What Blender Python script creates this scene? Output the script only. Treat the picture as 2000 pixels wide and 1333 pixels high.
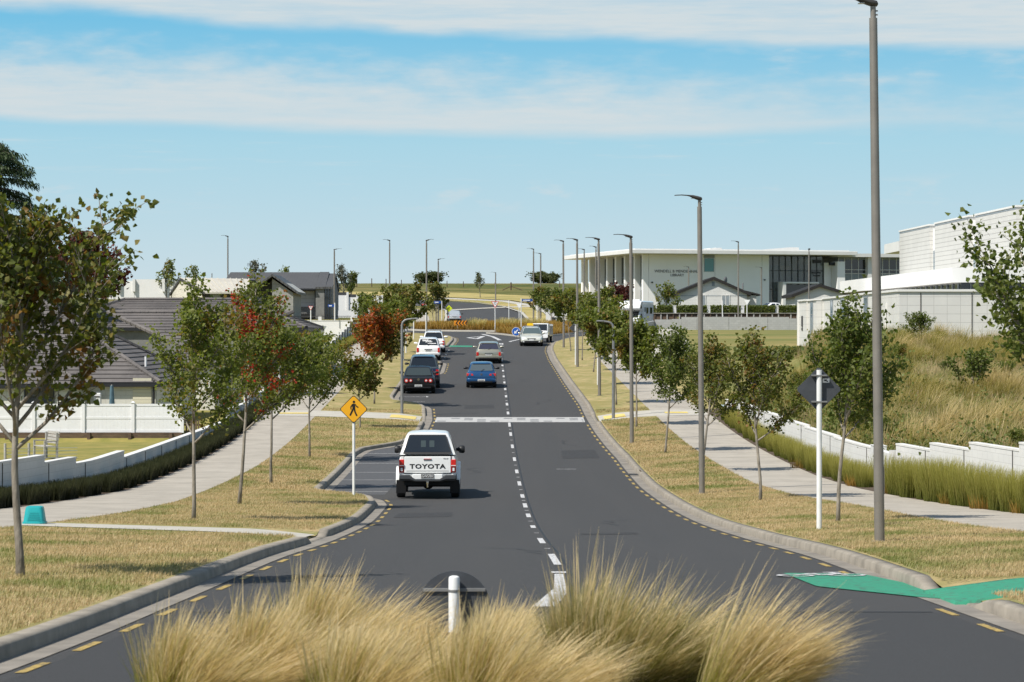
import bpy, math, random
import numpy as np
from mathutils import Vector, Matrix
R = math.radians
SC = bpy.context.scene
COL = SC.collection
for o in list(bpy.data.objects): bpy.data.objects.remove(o)

# ------------------------------------------------------------------ camera
F, HZ, ZC = 5000.0, 647.0, 6.0          # focal length in px of the 2000 px photo, horizon row, camera height
cam_d = bpy.data.cameras.new('camera'); cam = bpy.data.objects.new('camera', cam_d); COL.objects.link(cam)
cam.location = (0, 0, ZC); cam.rotation_euler = (R(90), 0, 0)
cam_d.sensor_width = 36; cam_d.lens = 36*F/2000
cam_d.shift_y = -(666.5-HZ)/2000
cam_d.clip_start = 0.5; cam_d.clip_end = 9000
cam_d.dof.use_dof = True; cam_d.dof.focus_distance = 78; cam_d.dof.aperture_fstop = 6.3
SC.camera = cam
# ------------------------------------------------------------------ world and sun
SUN_EL, SUN_DIR = R(51), Vector((math.cos(R(40)), math.sin(R(40)), 0))   # horizontal direction in which shadows fall
wd = bpy.data.worlds.new('World'); SC.world = wd; wd.use_nodes = True
def build_sky():
    nt = wd.node_tree; N = nt.nodes; L = nt.links; N.clear()
    def nd(t, **k):
        n = N.new(t)
        for a, b in k.items(): setattr(n, a, b)
        return n
    def val(s, v):
        if hasattr(v, 'is_linked') or isinstance(v, bpy.types.NodeSocket): L.new(v, s)
        else: s.default_value = v
    def m(op, a, b=0.0, c=0.0, clamp=False):
        n = nd('ShaderNodeMath', operation=op, use_clamp=clamp)
        val(n.inputs[0], a); val(n.inputs[1], b); val(n.inputs[2], c); return n.outputs[0]
    def sstep(x, a, b):
        n = nd('ShaderNodeMapRange', interpolation_type='SMOOTHSTEP')
        val(n.inputs[0], x); val(n.inputs[1], a); val(n.inputs[2], b); n.inputs[3].default_value = 0; n.inputs[4].default_value = 1
        return n.outputs[0]
    tc = nd('ShaderNodeTexCoord'); sep = nd('ShaderNodeSeparateXYZ'); L.new(tc.outputs['Generated'], sep.inputs[0])
    X, Y, Z = sep.outputs
    hor = m('SQRT', m('ADD', m('MULTIPLY', X, X), m('MULTIPLY', Y, Y)))
    v = m('MULTIPLY', m('DIVIDE', Z, m('MAXIMUM', hor, 1e-4)), 100.0)     # tangent of elevation, in hundredths
    u = m('MULTIPLY', m('ARCTAN2', X, Y), 100.0)                         # azimuth, in hundredths of a radian
    # clear sky: the sky model, sampled higher up so the far band keeps a deep blue
    sky = nd('ShaderNodeTexSky', sky_type='NISHITA'); sky.sun_disc = False
    sky.sun_elevation = SUN_EL; sky.sun_rotation = R(230); sky.air_density = 1.0; sky.dust_density = 0.3; sky.ozone_density = 3.0; sky.altitude = 0
    zz = m('ADD', m('MULTIPLY', Z, 2.6), 0.10)
    cv = nd('ShaderNodeCombineXYZ'); L.new(X, cv.inputs[0]); L.new(Y, cv.inputs[1]); L.new(zz, cv.inputs[2])
    nv = nd('ShaderNodeVectorMath', operation='NORMALIZE'); L.new(cv.outputs[0], nv.inputs[0]); L.new(nv.outputs[0], sky.inputs[0])
    tint = nd('ShaderNodeMix', data_type='RGBA', blend_type='MULTIPLY'); tint.inputs[0].default_value = 1
    L.new(sky.outputs[0], tint.inputs[6]); tint.inputs[7].default_value = SKY_TINT
    ramp = nd('ShaderNodeValToRGB'); L.new(m('DIVIDE', v, 14.0, clamp=True), ramp.inputs[0])
    cr = ramp.color_ramp; cr.elements[0].position = 0.08; cr.elements[0].color = SKY_LO; cr.elements[1].position = 0.95; cr.elements[1].color = SKY_HI
    e = cr.elements.new(0.52); e.color = SKY_MID
    low = nd('ShaderNodeMix', data_type='RGBA'); L.new(sstep(v, 13.0, 40.0), low.inputs[0])
    L.new(ramp.outputs[0], low.inputs[6]); L.new(tint.outputs[2], low.inputs[7])
    # thin cloud banks
    def noise(su, sv, det, dx=0.0, rough=.55):
        c = nd('ShaderNodeCombineXYZ'); val(c.inputs[0], m('MULTIPLY', u, su)); val(c.inputs[1], m('MULTIPLY', v, sv)); c.inputs[2].default_value = dx
        n = nd('ShaderNodeTexNoise'); n.inputs['Scale'].default_value = 1; n.inputs['Detail'].default_value = det; n.inputs['Roughness'].default_value = rough
        L.new(c.outputs[0], n.inputs['Vector']); return m('SUBTRACT', n.outputs[0], 0.5)
    w1 = noise(.10, .35, 4, 3.1); w2 = noise(.22, 1.1, 6, 9.7); w3 = noise(.06, .12, 2, 5.5); w4 = noise(.5, 1.6, 6, 1.7)
    vv = m('ADD', v, m('ADD', m('MULTIPLY', w1, 1.6), m('MULTIPLY', w2, .5)))
    # upper bank: sharp lower edge sloping gently down to the right
    e1 = m('SUBTRACT', 12.15, m('MULTIPLY', m('ADD', u, 20), .042))
    top = m('MULTIPLY', sstep(m('SUBTRACT', vv, e1), -.15, .65), sstep(m('ADD', m('SUBTRACT', 15.6, vv), m('MULTIPLY', w4, 2.0)), -.6, 2.2))
    # second bank: sharp underside, soft ragged top, fading to the right
    e2 = m('SUBTRACT', 8.05, m('MULTIPLY', m('ADD', u, 20), .027))
    e2 = m('ADD', e2, m('MULTIPLY', m('MAXIMUM', m('SUBTRACT', u, 5), 0.0), .07))
    t2 = m('SUBTRACT', 11.0, m('MULTIPLY', m('ADD', u, 20), .045)); 
    b2 = m('MULTIPLY', sstep(m('ADD', m('SUBTRACT', v, e2), m('MULTIPLY', w2, .35)), -.12, .45), sstep(m('ADD', m('SUBTRACT', t2, vv), m('MULTIPLY', w4, 3.0)), -.8, 1.7))
    b2 = m('MULTIPLY', b2, m('SUBTRACT', 1.0, m('MULTIPLY', sstep(u, 2.0, 18.0), .45)))
    # right: broken veil between the banks
    b3 = m('MULTIPLY', m('MULTIPLY', sstep(u, 0.0, 12.0), sstep(m('ADD', w2, m('MULTIPLY', w4, .6)), -.06, .26)), m('MULTIPLY', sstep(v, 7.2, 8.5), .55))
    # low puffs near the horizon
    b4 = m('MULTIPLY', m('MULTIPLY', sstep(m('ADD', w4, m('MULTIPLY', w1, .8)), .06, .24), m('MULTIPLY', sstep(v, 4.4, 5.2), m('SUBTRACT', 1.0, sstep(v, 5.4, 6.2)))), .55)
    # the rest of the dome carries similar streaks
    b5 = m('MULTIPLY', m('MULTIPLY', sstep(v, 14.5, 22.0), sstep(noise(.03, .05, 5, 2.2), -.02, .2)), .8)
    cl = m('MAXIMUM', m('MAXIMUM', top, b2), m('MAXIMUM', m('MAXIMUM', b3, b4), b5))
    w5 = noise(.16, 2.6, 7, 4.4, .62); w6 = noise(.45, 5.5, 7, 8.8, .65)
    b6 = m('MULTIPLY', m('MULTIPLY', sstep(m('ADD', w5, m('MULTIPLY', w6, .5)), .05, .34), m('SUBTRACT', 1.0, sstep(v, 8.0, 9.5))), m('MULTIPLY', sstep(v, 2.2, 5.0), .38))
    cl = m('MAXIMUM', cl, b6)
    cl = m('MULTIPLY', cl, m('ADD', .90, m('ADD', m('MULTIPLY', w2, .35), m('ADD', m('MULTIPLY', w5, .75), m('MULTIPLY', w6, .45)))), clamp=True)
    mix = nd('ShaderNodeMix', data_type='RGBA'); L.new(cl, mix.inputs[0]); L.new(low.outputs[2], mix.inputs[6]); mix.inputs[7].default_value = SKY_CLOUD
    bg = nd('ShaderNodeBackground'); bg.inputs['Strength'].default_value = SKY_STR; L.new(mix.outputs[2], bg.inputs['Color'])
    out = nd('ShaderNodeOutputWorld'); L.new(bg.outputs[0], out.inputs[0])
SKY_STR = 0.1
EXPO = 0.6
K = 1/SKY_STR/2**EXPO
def kc(r, g, b): return (r*K, g*K, b*K, 1)
SKY_TINT = (1.0, 1.0, .92, 1)
SKY_LO, SKY_MID, SKY_HI = kc(.61, .725, .775), kc(.405, .665, .79), kc(.13, .50, .77)
SKY_CLOUD = kc(.635, .715, .75)
build_sky()
sun_d = bpy.data.lights.new('sun', 'SUN'); sun_d.energy = 4.1; sun_d.angle = R(.53); sun_d.color = (1, .955, .88)
sun = bpy.data.objects.new('sun', sun_d); COL.objects.link(sun)
sun.rotation_euler = (SUN_DIR*math.cos(SUN_EL) + Vector((0, 0, -math.sin(SUN_EL)))).to_track_quat('-Z', 'Y').to_euler()
sun.location = (-40, -20, 80)
SC.view_settings.view_transform = 'Standard'; SC.view_settings.look = 'None'
SC.view_settings.exposure = EXPO; SC.view_settings.gamma = 1
SC.cycles.max_bounces = 6; SC.cycles.transparent_max_bounces = 6

# ------------------------------------------------------------------ materials
MATS = {}
def mat(name, col, rough=.7, col2=None, scale=2.0, detail=5, lo=.35, hi=.65, bump=0.0, bscale=40.0, metal=0.0, spec=.4, coat=0.0, stretch=None, trans=0.0, emit=0.0, obj=False, col3=None, scale3=.3, stretch3=None):
    if name in MATS: return MATS[name]
    m = bpy.data.materials.new(name); m.use_nodes = True; MATS[name] = m
    nt = m.node_tree; N = nt.nodes; L = nt.links; b = N['Principled BSDF']
    b.inputs['Roughness'].default_value = rough; b.inputs['Metallic'].default_value = metal
    b.inputs['Specular IOR Level'].default_value = spec; b.inputs['Coat Weight'].default_value = coat
    b.inputs['Base Color'].default_value = (*col, 1)
    if trans: b.inputs['Transmission Weight'].default_value = trans
    if col2 or bump:
        if obj: src = N.new('ShaderNodeTexCoord').outputs['Object']
        else: src = N.new('ShaderNodeNewGeometry').outputs['Position']
        if stretch:
            mp = N.new('ShaderNodeMapping'); mp.inputs['Scale'].default_value = stretch; L.new(src, mp.inputs[0]); src = mp.outputs[0]
        def noise(s, d, st=None):
            t = N.new('ShaderNodeTexNoise'); t.inputs['Scale'].default_value = s; t.inputs['Detail'].default_value = d; t.inputs['Roughness'].default_value = .6
            if st:
                mp3 = N.new('ShaderNodeMapping'); mp3.inputs['Scale'].default_value = st; L.new(src, mp3.inputs[0]); L.new(mp3.outputs[0], t.inputs['Vector'])
            else: L.new(src, t.inputs['Vector'])
            return t.outputs[0]
        cur = None
        if col2:
            r = N.new('ShaderNodeValToRGB'); L.new(noise(scale, detail), r.inputs[0])
            r.color_ramp.elements[0].position = lo; r.color_ramp.elements[0].color = (*col, 1)
            r.color_ramp.elements[1].position = hi; r.color_ramp.elements[1].color = (*col2, 1); cur = r.outputs[0]
            if col3:
                r3 = N.new('ShaderNodeMapRange'); L.new(noise(scale3, 4, stretch3), r3.inputs[0]); r3.inputs[1].default_value = .42; r3.inputs[2].default_value = .62
                mx = N.new('ShaderNodeMix'); mx.data_type = 'RGBA'; L.new(r3.outputs[0], mx.inputs[0]); L.new(cur, mx.inputs[6]); mx.inputs[7].default_value = (*col3, 1); cur = mx.outputs[2]
            L.new(cur, b.inputs['Base Color'])
        if bump:
            bp = N.new('ShaderNodeBump'); bp.inputs['Strength'].default_value = bump; bp.inputs['Distance'].default_value = .02
            L.new(noise(bscale, 4), bp.inputs['Height']); L.new(bp.outputs[0], b.inputs['Normal'])
    return m
def leaf_mat(name, cols, trans=.35, patch=None, pscale=.9, plo=.55, phi=.66, attr=False, rough=.55, lock=None):
    """leaf colours picked per leaf; patch: a second colour in clumps"""
    m = bpy.data.materials.new(name); m.use_nodes = True; MATS[name] = m
    nt = m.node_tree; N = nt.nodes; L = nt.links; b = N['Principled BSDF']; out = N['Material Output']
    g = N.new('ShaderNodeNewGeometry'); r = N.new('ShaderNodeValToRGB'); cr = r.color_ramp
    L.new(g.outputs['Random Per Island'], r.inputs[0])
    n = len(cols); cr.elements[0].color = (*cols[0], 1); cr.elements[0].position = 0
    cr.elements[1].color = (*cols[-1], 1); cr.elements[1].position = 1
    for i in range(1, n-1): cr.elements.new(i/(n-1)).color = (*cols[i], 1)
    cur = r.outputs[0]
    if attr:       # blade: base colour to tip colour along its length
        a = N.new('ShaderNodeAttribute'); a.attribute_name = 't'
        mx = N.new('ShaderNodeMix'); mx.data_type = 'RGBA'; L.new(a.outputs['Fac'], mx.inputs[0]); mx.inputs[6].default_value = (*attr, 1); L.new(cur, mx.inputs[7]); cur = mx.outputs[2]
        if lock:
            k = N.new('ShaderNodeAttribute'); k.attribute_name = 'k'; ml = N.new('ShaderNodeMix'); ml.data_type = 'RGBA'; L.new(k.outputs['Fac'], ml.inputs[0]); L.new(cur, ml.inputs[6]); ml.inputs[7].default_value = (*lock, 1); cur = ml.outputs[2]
    if patch:
        tx = N.new('ShaderNodeTexNoise'); tx.inputs['Scale'].default_value = pscale; tx.inputs['Detail'].default_value = 3; L.new(g.outputs['Position'], tx.inputs['Vector'])
        ad = N.new('ShaderNodeMath'); ad.operation = 'MULTIPLY_ADD'; L.new(g.outputs['Random Per Island'], ad.inputs[0]); ad.inputs[1].default_value = .12; L.new(tx.outputs[0], ad.inputs[2])
        mr = N.new('ShaderNodeMapRange'); L.new(ad.outputs[0], mr.inputs[0]); mr.inputs[1].default_value = plo; mr.inputs[2].default_value = phi
        mx = N.new('ShaderNodeMix'); mx.data_type = 'RGBA'; L.new(mr.outputs[0], mx.inputs[0]); L.new(cur, mx.inputs[6]); mx.inputs[7].default_value = (*patch, 1); cur = mx.outputs[2]
    L.new(cur, b.inputs['Base Color']); b.inputs['Roughness'].default_value = rough; b.inputs['Specular IOR Level'].default_value = .3
    t = N.new('ShaderNodeBsdfTranslucent'); hs = N.new('ShaderNodeHueSaturation'); hs.inputs['Saturation'].default_value = 1.15; hs.inputs['Value'].default_value = 1.5
    L.new(cur, hs.inputs['Color']); L.new(hs.outputs[0], t.inputs['Color'])
    ms = N.new('ShaderNodeMixShader'); ms.inputs[0].default_value = trans; L.new(b.outputs[0], ms.inputs[1]); L.new(t.outputs[0], ms.inputs[2]); L.new(ms.outputs[0], out.inputs[0])
    return m
def course_mat(name, col, line, bw, bh, rough=.8, mortar=.012, vary=.06, axis='XZ', off=.5, bump=.25):
    """block or board courses laid out in the object's own coordinates"""
    m = bpy.data.materials.new(name); m.use_nodes = True; MATS[name] = m
    nt = m.node_tree; N = nt.nodes; L = nt.links; b = N['Principled BSDF']; b.inputs['Roughness'].default_value = rough
    tc = N.new('ShaderNodeTexCoord'); s = N.new('ShaderNodeSeparateXYZ'); L.new(tc.outputs['Object'], s.inputs[0])
    c = N.new('ShaderNodeCombineXYZ')
    if axis == 'XZ':
        ad = N.new('ShaderNodeMath'); ad.operation = 'ADD'; L.new(s.outputs[0], ad.inputs[0]); L.new(s.outputs[1], ad.inputs[1]); L.new(ad.outputs[0], c.inputs[0])
    L.new(s.outputs[2], c.inputs[1])
    k = N.new('ShaderNodeTexBrick'); L.new(c.outputs[0], k.inputs[0]); k.offset = off
    k.inputs['Color1'].default_value = (*[x*(1-vary) for x in col], 1); k.inputs['Color2'].default_value = (*[min(1, x*(1+vary)) for x in col], 1)
    k.inputs['Mortar'].default_value = (*line, 1); k.inputs['Scale'].default_value = 1; k.inputs['Mortar Size'].default_value = mortar
    k.inputs['Brick Width'].default_value = bw; k.inputs['Row Height'].default_value = bh; k.inputs['Mortar Smooth'].default_value = .1
    tx = N.new('ShaderNodeTexNoise'); tx.inputs['Scale'].default_value = .8; tx.inputs['Detail'].default_value = 6; L.new(tc.outputs['Object'], tx.inputs['Vector'])
    mr = N.new('ShaderNodeMapRange'); L.new(tx.outputs[0], mr.inputs[0]); mr.inputs[3].default_value = .88; mr.inputs[4].default_value = 1.08
    mx = N.new('ShaderNodeMix'); mx.data_type = 'RGBA'; mx.blend_type = 'MULTIPLY'; mx.inputs[0].default_value = 1; L.new(k.outputs[0], mx.inputs[6]); L.new(mr.outputs[0], mx.inputs[7])
    L.new(mx.outputs[2], b.inputs['Base Color'])
    bp = N.new('ShaderNodeBump'); bp.inputs['Strength'].default_value = bump; bp.inputs['Distance'].default_value = .02; bp.invert = True
    L.new(k.outputs['Fac'], bp.inputs['Height']); L.new(bp.outputs[0], b.inputs['Normal'])
    return m

# ------------------------------------------------------------------ mesh helpers
class MB:
    def __init__(s): s.v = []; s.f = []; s.m = []; s.cur = 0
    def mi(s, i): s.cur = i; return s
    def add(s, vs, fs, T=None):
        k = len(s.v)
        for p in vs: s.v.append(tuple(T @ Vector(p)) if T is not None else tuple(p))
        for f in fs: s.f.append([k+i for i in f]); s.m.append(s.cur)
        return s
    def box(s, c, d, T=None):
        x, y, z = c; a, b, e = d[0]/2, d[1]/2, d[2]/2
        vs = [(x+i*a, y+j*b, z+k*e) for k in (-1, 1) for j in (-1, 1) for i in (-1, 1)]
        return s.add(vs, [(0, 2, 3, 1), (4, 5, 7, 6), (0, 1, 5, 4), (2, 6, 7, 3), (0, 4, 6, 2), (1, 3, 7, 5)], T)
    def hexa(s, p, T=None):     # 8 corners: bottom 4 ccw, top 4 ccw
        return s.add(p, [(3, 2, 1, 0), (4, 5, 6, 7), (0, 1, 5, 4), (1, 2, 6, 5), (2, 3, 7, 6), (3, 0, 4, 7)], T)
    def poly(s, p, T=None): return s.add(p, [tuple(range(len(p)))], T)
    def prism(s, o, a, b, axis='y', T=None):
        """outline o (2D) pushed from a to b along axis; for 'y' the outline is (x, z), for 'x' (y, z), for 'z' (x, y)"""
        def P(q, t): return (q[0], t, q[1]) if axis == 'y' else ((t, q[0], q[1]) if axis == 'x' else (q[0], q[1], t))
        n = len(o); vs = [P(q, a) for q in o]+[P(q, b) for q in o]
        fs = [tuple(range(n))[::-1], tuple(range(n, 2*n))]+[(i, (i+1) % n, n+(i+1) % n, n+i) for i in range(n)]
        return s.add(vs, fs, T)
    def tube(s, pts, rad, n=8, cap=True, T=None):
        pts = [Vector(p) for p in pts]
        if not hasattr(rad, '__len__'): rad = [rad]*len(pts)
        vs = []; fs = []; ref = Vector((.3, .2, .9)) if abs((pts[-1]-pts[0]).normalized().z) < .9 else Vector((1, 0, 0))
        for i, p in enumerate(pts):
            t = (pts[min(i+1, len(pts)-1)]-pts[max(i-1, 0)]).normalized()
            a = t.cross(ref).normalized(); b = t.cross(a)
            for k in range(n):
                w = 2*math.pi*k/n; vs.append(p+(a*math.cos(w)+b*math.sin(w))*rad[i])
        for i in range(len(pts)-1):
            for k in range(n): fs.append((i*n+k, i*n+(k+1) % n, (i+1)*n+(k+1) % n, (i+1)*n+k))
        if cap: fs += [tuple(range(n))[::-1], tuple(range((len(pts)-1)*n, len(pts)*n))]
        return s.add(vs, fs, T)
    def cyl(s, c, r, h, axis='z', n=20, r2=None, T=None):
        c = Vector(c); d = {'x': Vector((1, 0, 0)), 'y': Vector((0, 1, 0)), 'z': Vector((0, 0, 1))}[axis]*(h/2)
        return s.tube([c-d, c+d], [r, r if r2 is None else r2], n, True, T)
    def loft(s, rings, cap=True, closed=True, T=None):
        n = len(rings[0]); vs = [p for r in rings for p in r]; fs = []
        for i in range(len(rings)-1):
            for k in range(n if closed else n-1): fs.append((i*n+k, i*n+(k+1) % n, (i+1)*n+(k+1) % n, (i+1)*n+k))
        if cap: fs += [tuple(range(n))[::-1], tuple(range((len(rings)-1)*n, len(rings)*n))]
        return s.add(vs, fs, T)
    def text(s, body, size, T, depth=.004, spacing=1.0, bold=.0):
        c = bpy.data.curves.new('lettering', 'FONT'); c.body = body; c.size = size; c.extrude = depth; c.align_x = 'CENTER'; c.align_y = 'CENTER'; c.resolution_u = 2; c.offset = bold; c.space_character = spacing
        o = bpy.data.objects.new('lettering', c); COL.objects.link(o); bpy.context.view_layer.update()
        me = bpy.data.meshes.new_from_object(o.evaluated_get(bpy.context.evaluated_depsgraph_get()))
        s.add([v.co for v in me.vertices], [tuple(p.vertices) for p in me.polygons], T)
        bpy.data.objects.remove(o); bpy.data.curves.remove(c); bpy.data.meshes.remove(me); return s
    def build(s, name, mats, parent=None, smooth=0, bevel=0, loc=None):
        me = bpy.data.meshes.new(name); me.from_pydata(s.v, [], s.f)
        for m in (mats if isinstance(mats, (list, tuple)) else [mats]): me.materials.append(m)
        me.polygons.foreach_set('material_index', s.m)
        o = bpy.data.objects.new(name, me); COL.objects.link(o); o.parent = parent
        if loc is not None: o.location = loc
        if smooth: me.shade_smooth(); me.set_sharp_from_angle(angle=R(smooth))
        if bevel:
            b = o.modifiers.new('bevel', 'BEVEL'); b.width = bevel; b.segments = 2; b.limit_method = 'ANGLE'; b.angle_limit = R(40)
        return o
def np_mesh(name, V, Q, m, t=None, smooth=False, k=None):
    """V (n,3), Q (k,3 or 4) -> mesh datablock"""
    me = bpy.data.meshes.new(name); V = np.asarray(V, np.float32); Q = np.asarray(Q, np.int32); kv = k; k, w = Q.shape
    me.vertices.add(len(V)); me.vertices.foreach_set('co', V.ravel())
    me.loops.add(k*w); me.loops.foreach_set('vertex_index', Q.ravel())
    me.polygons.add(k); me.polygons.foreach_set('loop_start', np.arange(k, dtype=np.int32)*w)
    if smooth: me.polygons.foreach_set('use_smooth', np.ones(k, bool))
    if t is not None:
        a = me.attributes.new('t', 'FLOAT', 'POINT'); a.data.foreach_set('value', np.asarray(t, np.float32))
    if kv is not None: a = me.attributes.new('k', 'FLOAT', 'POINT'); a.data.foreach_set('value', np.asarray(kv, np.float32))
    me.update(calc_edges=True); me.materials.append(m); return me
def link(name, me, parent=None, loc=None, rz=0, sc=1):
    o = bpy.data.objects.new(name, me); COL.objects.link(o); o.parent = parent
    if loc is not None: o.location = loc
    o.rotation_euler = (0, 0, rz); o.scale = (sc, sc, sc); return o
def tag(o, label, cat, group=None):
    o['label'] = label; o['category'] = cat; o['kind'] = 'thing'
    if group: o['group'] = group
    return o
def thing(name, label, cat, loc=(0, 0, 0), rz=0, group=None):
    o = bpy.data.objects.new(name, None); COL.objects.link(o); o.location = loc; o.rotation_euler = (0, 0, rz); o.empty_display_size = .3
    return tag(o, label, cat, group)
def struct(o): o['kind'] = 'structure'; return o
def stuff(o, label=None, cat=None):
    o['kind'] = 'stuff'
    if label: o['label'] = label; o['category'] = cat
    return o
def dup(root, loc, rz=0, label=None, sc=None):
    r = root.copy(); COL.objects.link(r); r.location = loc; r.rotation_euler = (0, 0, rz)
    if label: r['label'] = label
    if sc: r.scale = (sc, sc, sc)
    for ch in list(root.children):
        c = ch.copy(); COL.objects.link(c); c.parent = r
        for g in list(ch.children):
            d = g.copy(); COL.objects.link(d); d.parent = c
    return r
ORD = 'first second third fourth fifth sixth seventh eighth ninth tenth eleventh twelfth thirteenth fourteenth fifteenth sixteenth seventeenth eighteenth nineteenth twentieth'.split()
ORD += ['twenty-'+w for w in ORD[:9]]+['thirtieth']+['thirty-'+w for w in ORD[:9]]+['fortieth']+['forty-'+w for w in ORD[:9]]+['fiftieth']+['fifty-'+w for w in ORD[:9]]
SIGNW = None

# ------------------------------------------------------------------ ground model
def smooth_table(T):
    xs = np.array([a for a, b in T], float); ys = np.array([b for a, b in T], float)
    h = np.diff(xs); d = np.diff(ys)/h; m = np.zeros(len(xs)); m[0], m[-1] = d[0], d[-1]
    m[1:-1] = (d[:-1]*h[1:]+d[1:]*h[:-1])/(h[1:]+h[:-1])
    def f(x):
        x = np.clip(np.asarray(x, float), xs[0], xs[-1]); i = np.clip(np.searchsorted(xs, x)-1, 0, len(xs)-2)
        t = (x-xs[i])/h[i]; t2 = t*t; t3 = t2*t
        return (2*t3-3*t2+1)*ys[i]+(t3-2*t2+t)*h[i]*m[i]+(-2*t3+3*t2)*ys[i+1]+(t3-t2)*h[i]*m[i+1]
    return f
def lin(T):
    xs = [a for a, b in T]; ys = [b for a, b in T]
    return lambda x: np.interp(x, xs, ys)
_zr = smooth_table([(5, -2.2), (15, -2.48), (22, -2.8), (30, -3.12), (39, -3.48), (50, -4.05), (60, -4.48), (72, -4.76), (85, -4.85), (102, -4.7), (120, -4.18), (136, -3.58), (155, -2.86), (172, -2.2), (190, -1.52), (205, -1.1), (245, -.42), (275, .1), (325, 1.3), (370, 2.6), (420, 4.2), (470, 6.1), (520, 8.3), (560, 10.1), (600, 11.2), (650, 11.9), (720, 11.6), (900, 6), (1300, 0)])
def Zr(Y): return _zr(Y)+ZC
kL = lin([(5, -4.9), (18, -4.45), (25, -4.2), (33, -4.0), (45, -3.75), (60, -3.6), (69, -3.68), (72, -3.95), (73.5, -4.5), (74.5, -5.3), (76, -5.75), (98, -6.0), (101, -5.85), (104.5, -4.6), (107, -4.2), (112, -4.05), (120, -4.05), (128, -4.35), (130.5, -4.7), (133, -6.1), (136, -6.35), (154, -6.4), (157, -5.6), (159, -4.75), (161, -4.6), (172, -4.7), (174, -5.2), (176.5, -6.6), (194, -6.9), (197.5, -5.5), (199, -5.0), (216, -5.0), (228, -5.25), (236, -5.8), (244, -7.3), (252, -9.8), (256, -14), (258, -22), (259, -46)])
kR = lin([(5, 5.6), (20, 5.3), (30, 5.05), (36, 5.0), (50, 4.85), (67, 4.5), (79, 4.3), (96, 4.25), (112, 3.95), (120, 3.85), (130, 3.8), (150, 3.4), (177, 2.95), (190, 2.9), (198, 3.05), (208, 3.4), (215, 4.0), (228, 5.3), (238, 7.6), (244, 11), (247, 20), (249, 52)])
pLi = lin([(5, -10), (50, -9.7), (54, -9.4), (66, -8.7), (87, -8.7), (100, -8.9), (114, -9.1), (122, -9.2), (180, -9.6), (230, -10.2), (246, -11.2), (252, -13), (256, -17), (258, -25), (259, -48)])
pLo = lin([(5, -13.6), (56, -12.9), (62, -12.3), (67, -11.6), (73, -10.95), (85, -11.0), (101, -11.2), (120, -11.6), (180, -12.0), (230, -12.6), (246, -13.6), (252, -15.4), (256, -20), (258, -28), (259, -50)])
pRi = lin([(5, 8.8), (60, 8.75), (64, 8.45), (69.5, 7.6), (76, 7.2), (89, 7.05), (121, 6.65), (168, 5.9), (204, 5.9), (215, 6.7), (228, 8.6), (238, 11), (244, 15), (247, 24), (249, 54)])
pRo = lin([(5, 12.4), (50, 11.9), (57.5, 11.45), (68, 10.35), (73, 9.9), (80, 9.6), (100, 9.45), (118, 9.3), (124, 9.1), (168, 8.3), (204, 8.3), (222, 9.6), (234, 12), (243, 17.5), (247, 27), (249, 56)])
def wL(Y): return pLo(Y)-.95
def wR(Y): return pRo(Y)+1.0
KH = .14
_zl = lin([(5, -2.9), (40, -3.7), (60, -4.4), (104.6, -4.52), (105.4, -4.1), (140, -3.9), (150, -3.5), (186, -3.0), (221.4, -2.8), (222, .9), (232, .95), (262, 1.3), (300, 2.2), (420, 4.4)])
_mound = smooth_table([(5, -2.6), (40, -2.8), (60, -3.0), (80, -3.15), (90, -2.9), (100, -2.45), (125, -1.35), (148, -.55), (160, -.5), (175, -.9), (200, -1.2)])
_lawn = lin([(5, -9), (100, -4.3), (120, -3.9), (150, -2.9), (165, -2.25), (190, -1.2), (205, -.6), (230, .1), (260, .15), (274, .3), (274.5, 1.85), (300, 1.95), (340, 2.3), (400, 3.5), (430, 4.6)])
def hill_bump(X, Y): return (.5*math.sin(X*.031+1.3)+.35*math.sin(X*.083+.4)+.2*math.sin(X*.19))*min(1, max(0, (Y-500)/80))
_lo = lin([(5, -2.6), (40, -2.9), (60, -3.2), (66, -3.35), (76, -3.75), (90, -3.62), (105, -3.52), (122, -3.4), (126, -3.6)])
_x0 = lin([(5, 13), (60, 12.7), (74, 11.2), (110, 11.0), (130, 12.6), (148, 14.6), (175, 16)])
def terrain(X, Y):
    """ground outside the road corridor"""
    zr = float(Zr(Y))
    if Y > 420: return zr+hill_bump(X, Y)+max(0, -X-20)*.012*min(1, (Y-420)/100)
    if X < 0: z = ZC+float(_zl(Y))
    else:
        q = min(1, max(0, (Y-122)/10)); lawn = zr+.35 if Y < 150 else max(ZC+float(_lawn(Y)), zr+.1)
        lo = (ZC+float(_lo(Y)))*(1-q)+lawn*q
        k = min(1, max(0, (X-float(_x0(Y)))/3.6)); k = k*k*(3-2*k)*(1 if Y < 152 else max(0, (170-Y)/18))
        z = lo+(ZC+float(_mound(Y))-lo)*k
    if Y > 380: k = (Y-380)/40; z = z*(1-k)+zr*k
    return z
def kh(Y, left):
    for a, b in ([(47.4, 50.6)] if left else [(28.3, 31.1)])+[(118.0, 122.2)]:
        if a-.8 < Y < b+.8: return .02 if a < Y < b else .02+(KH-.02)*(min(abs(Y-a), abs(Y-b))/.8)
    return KH
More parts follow.
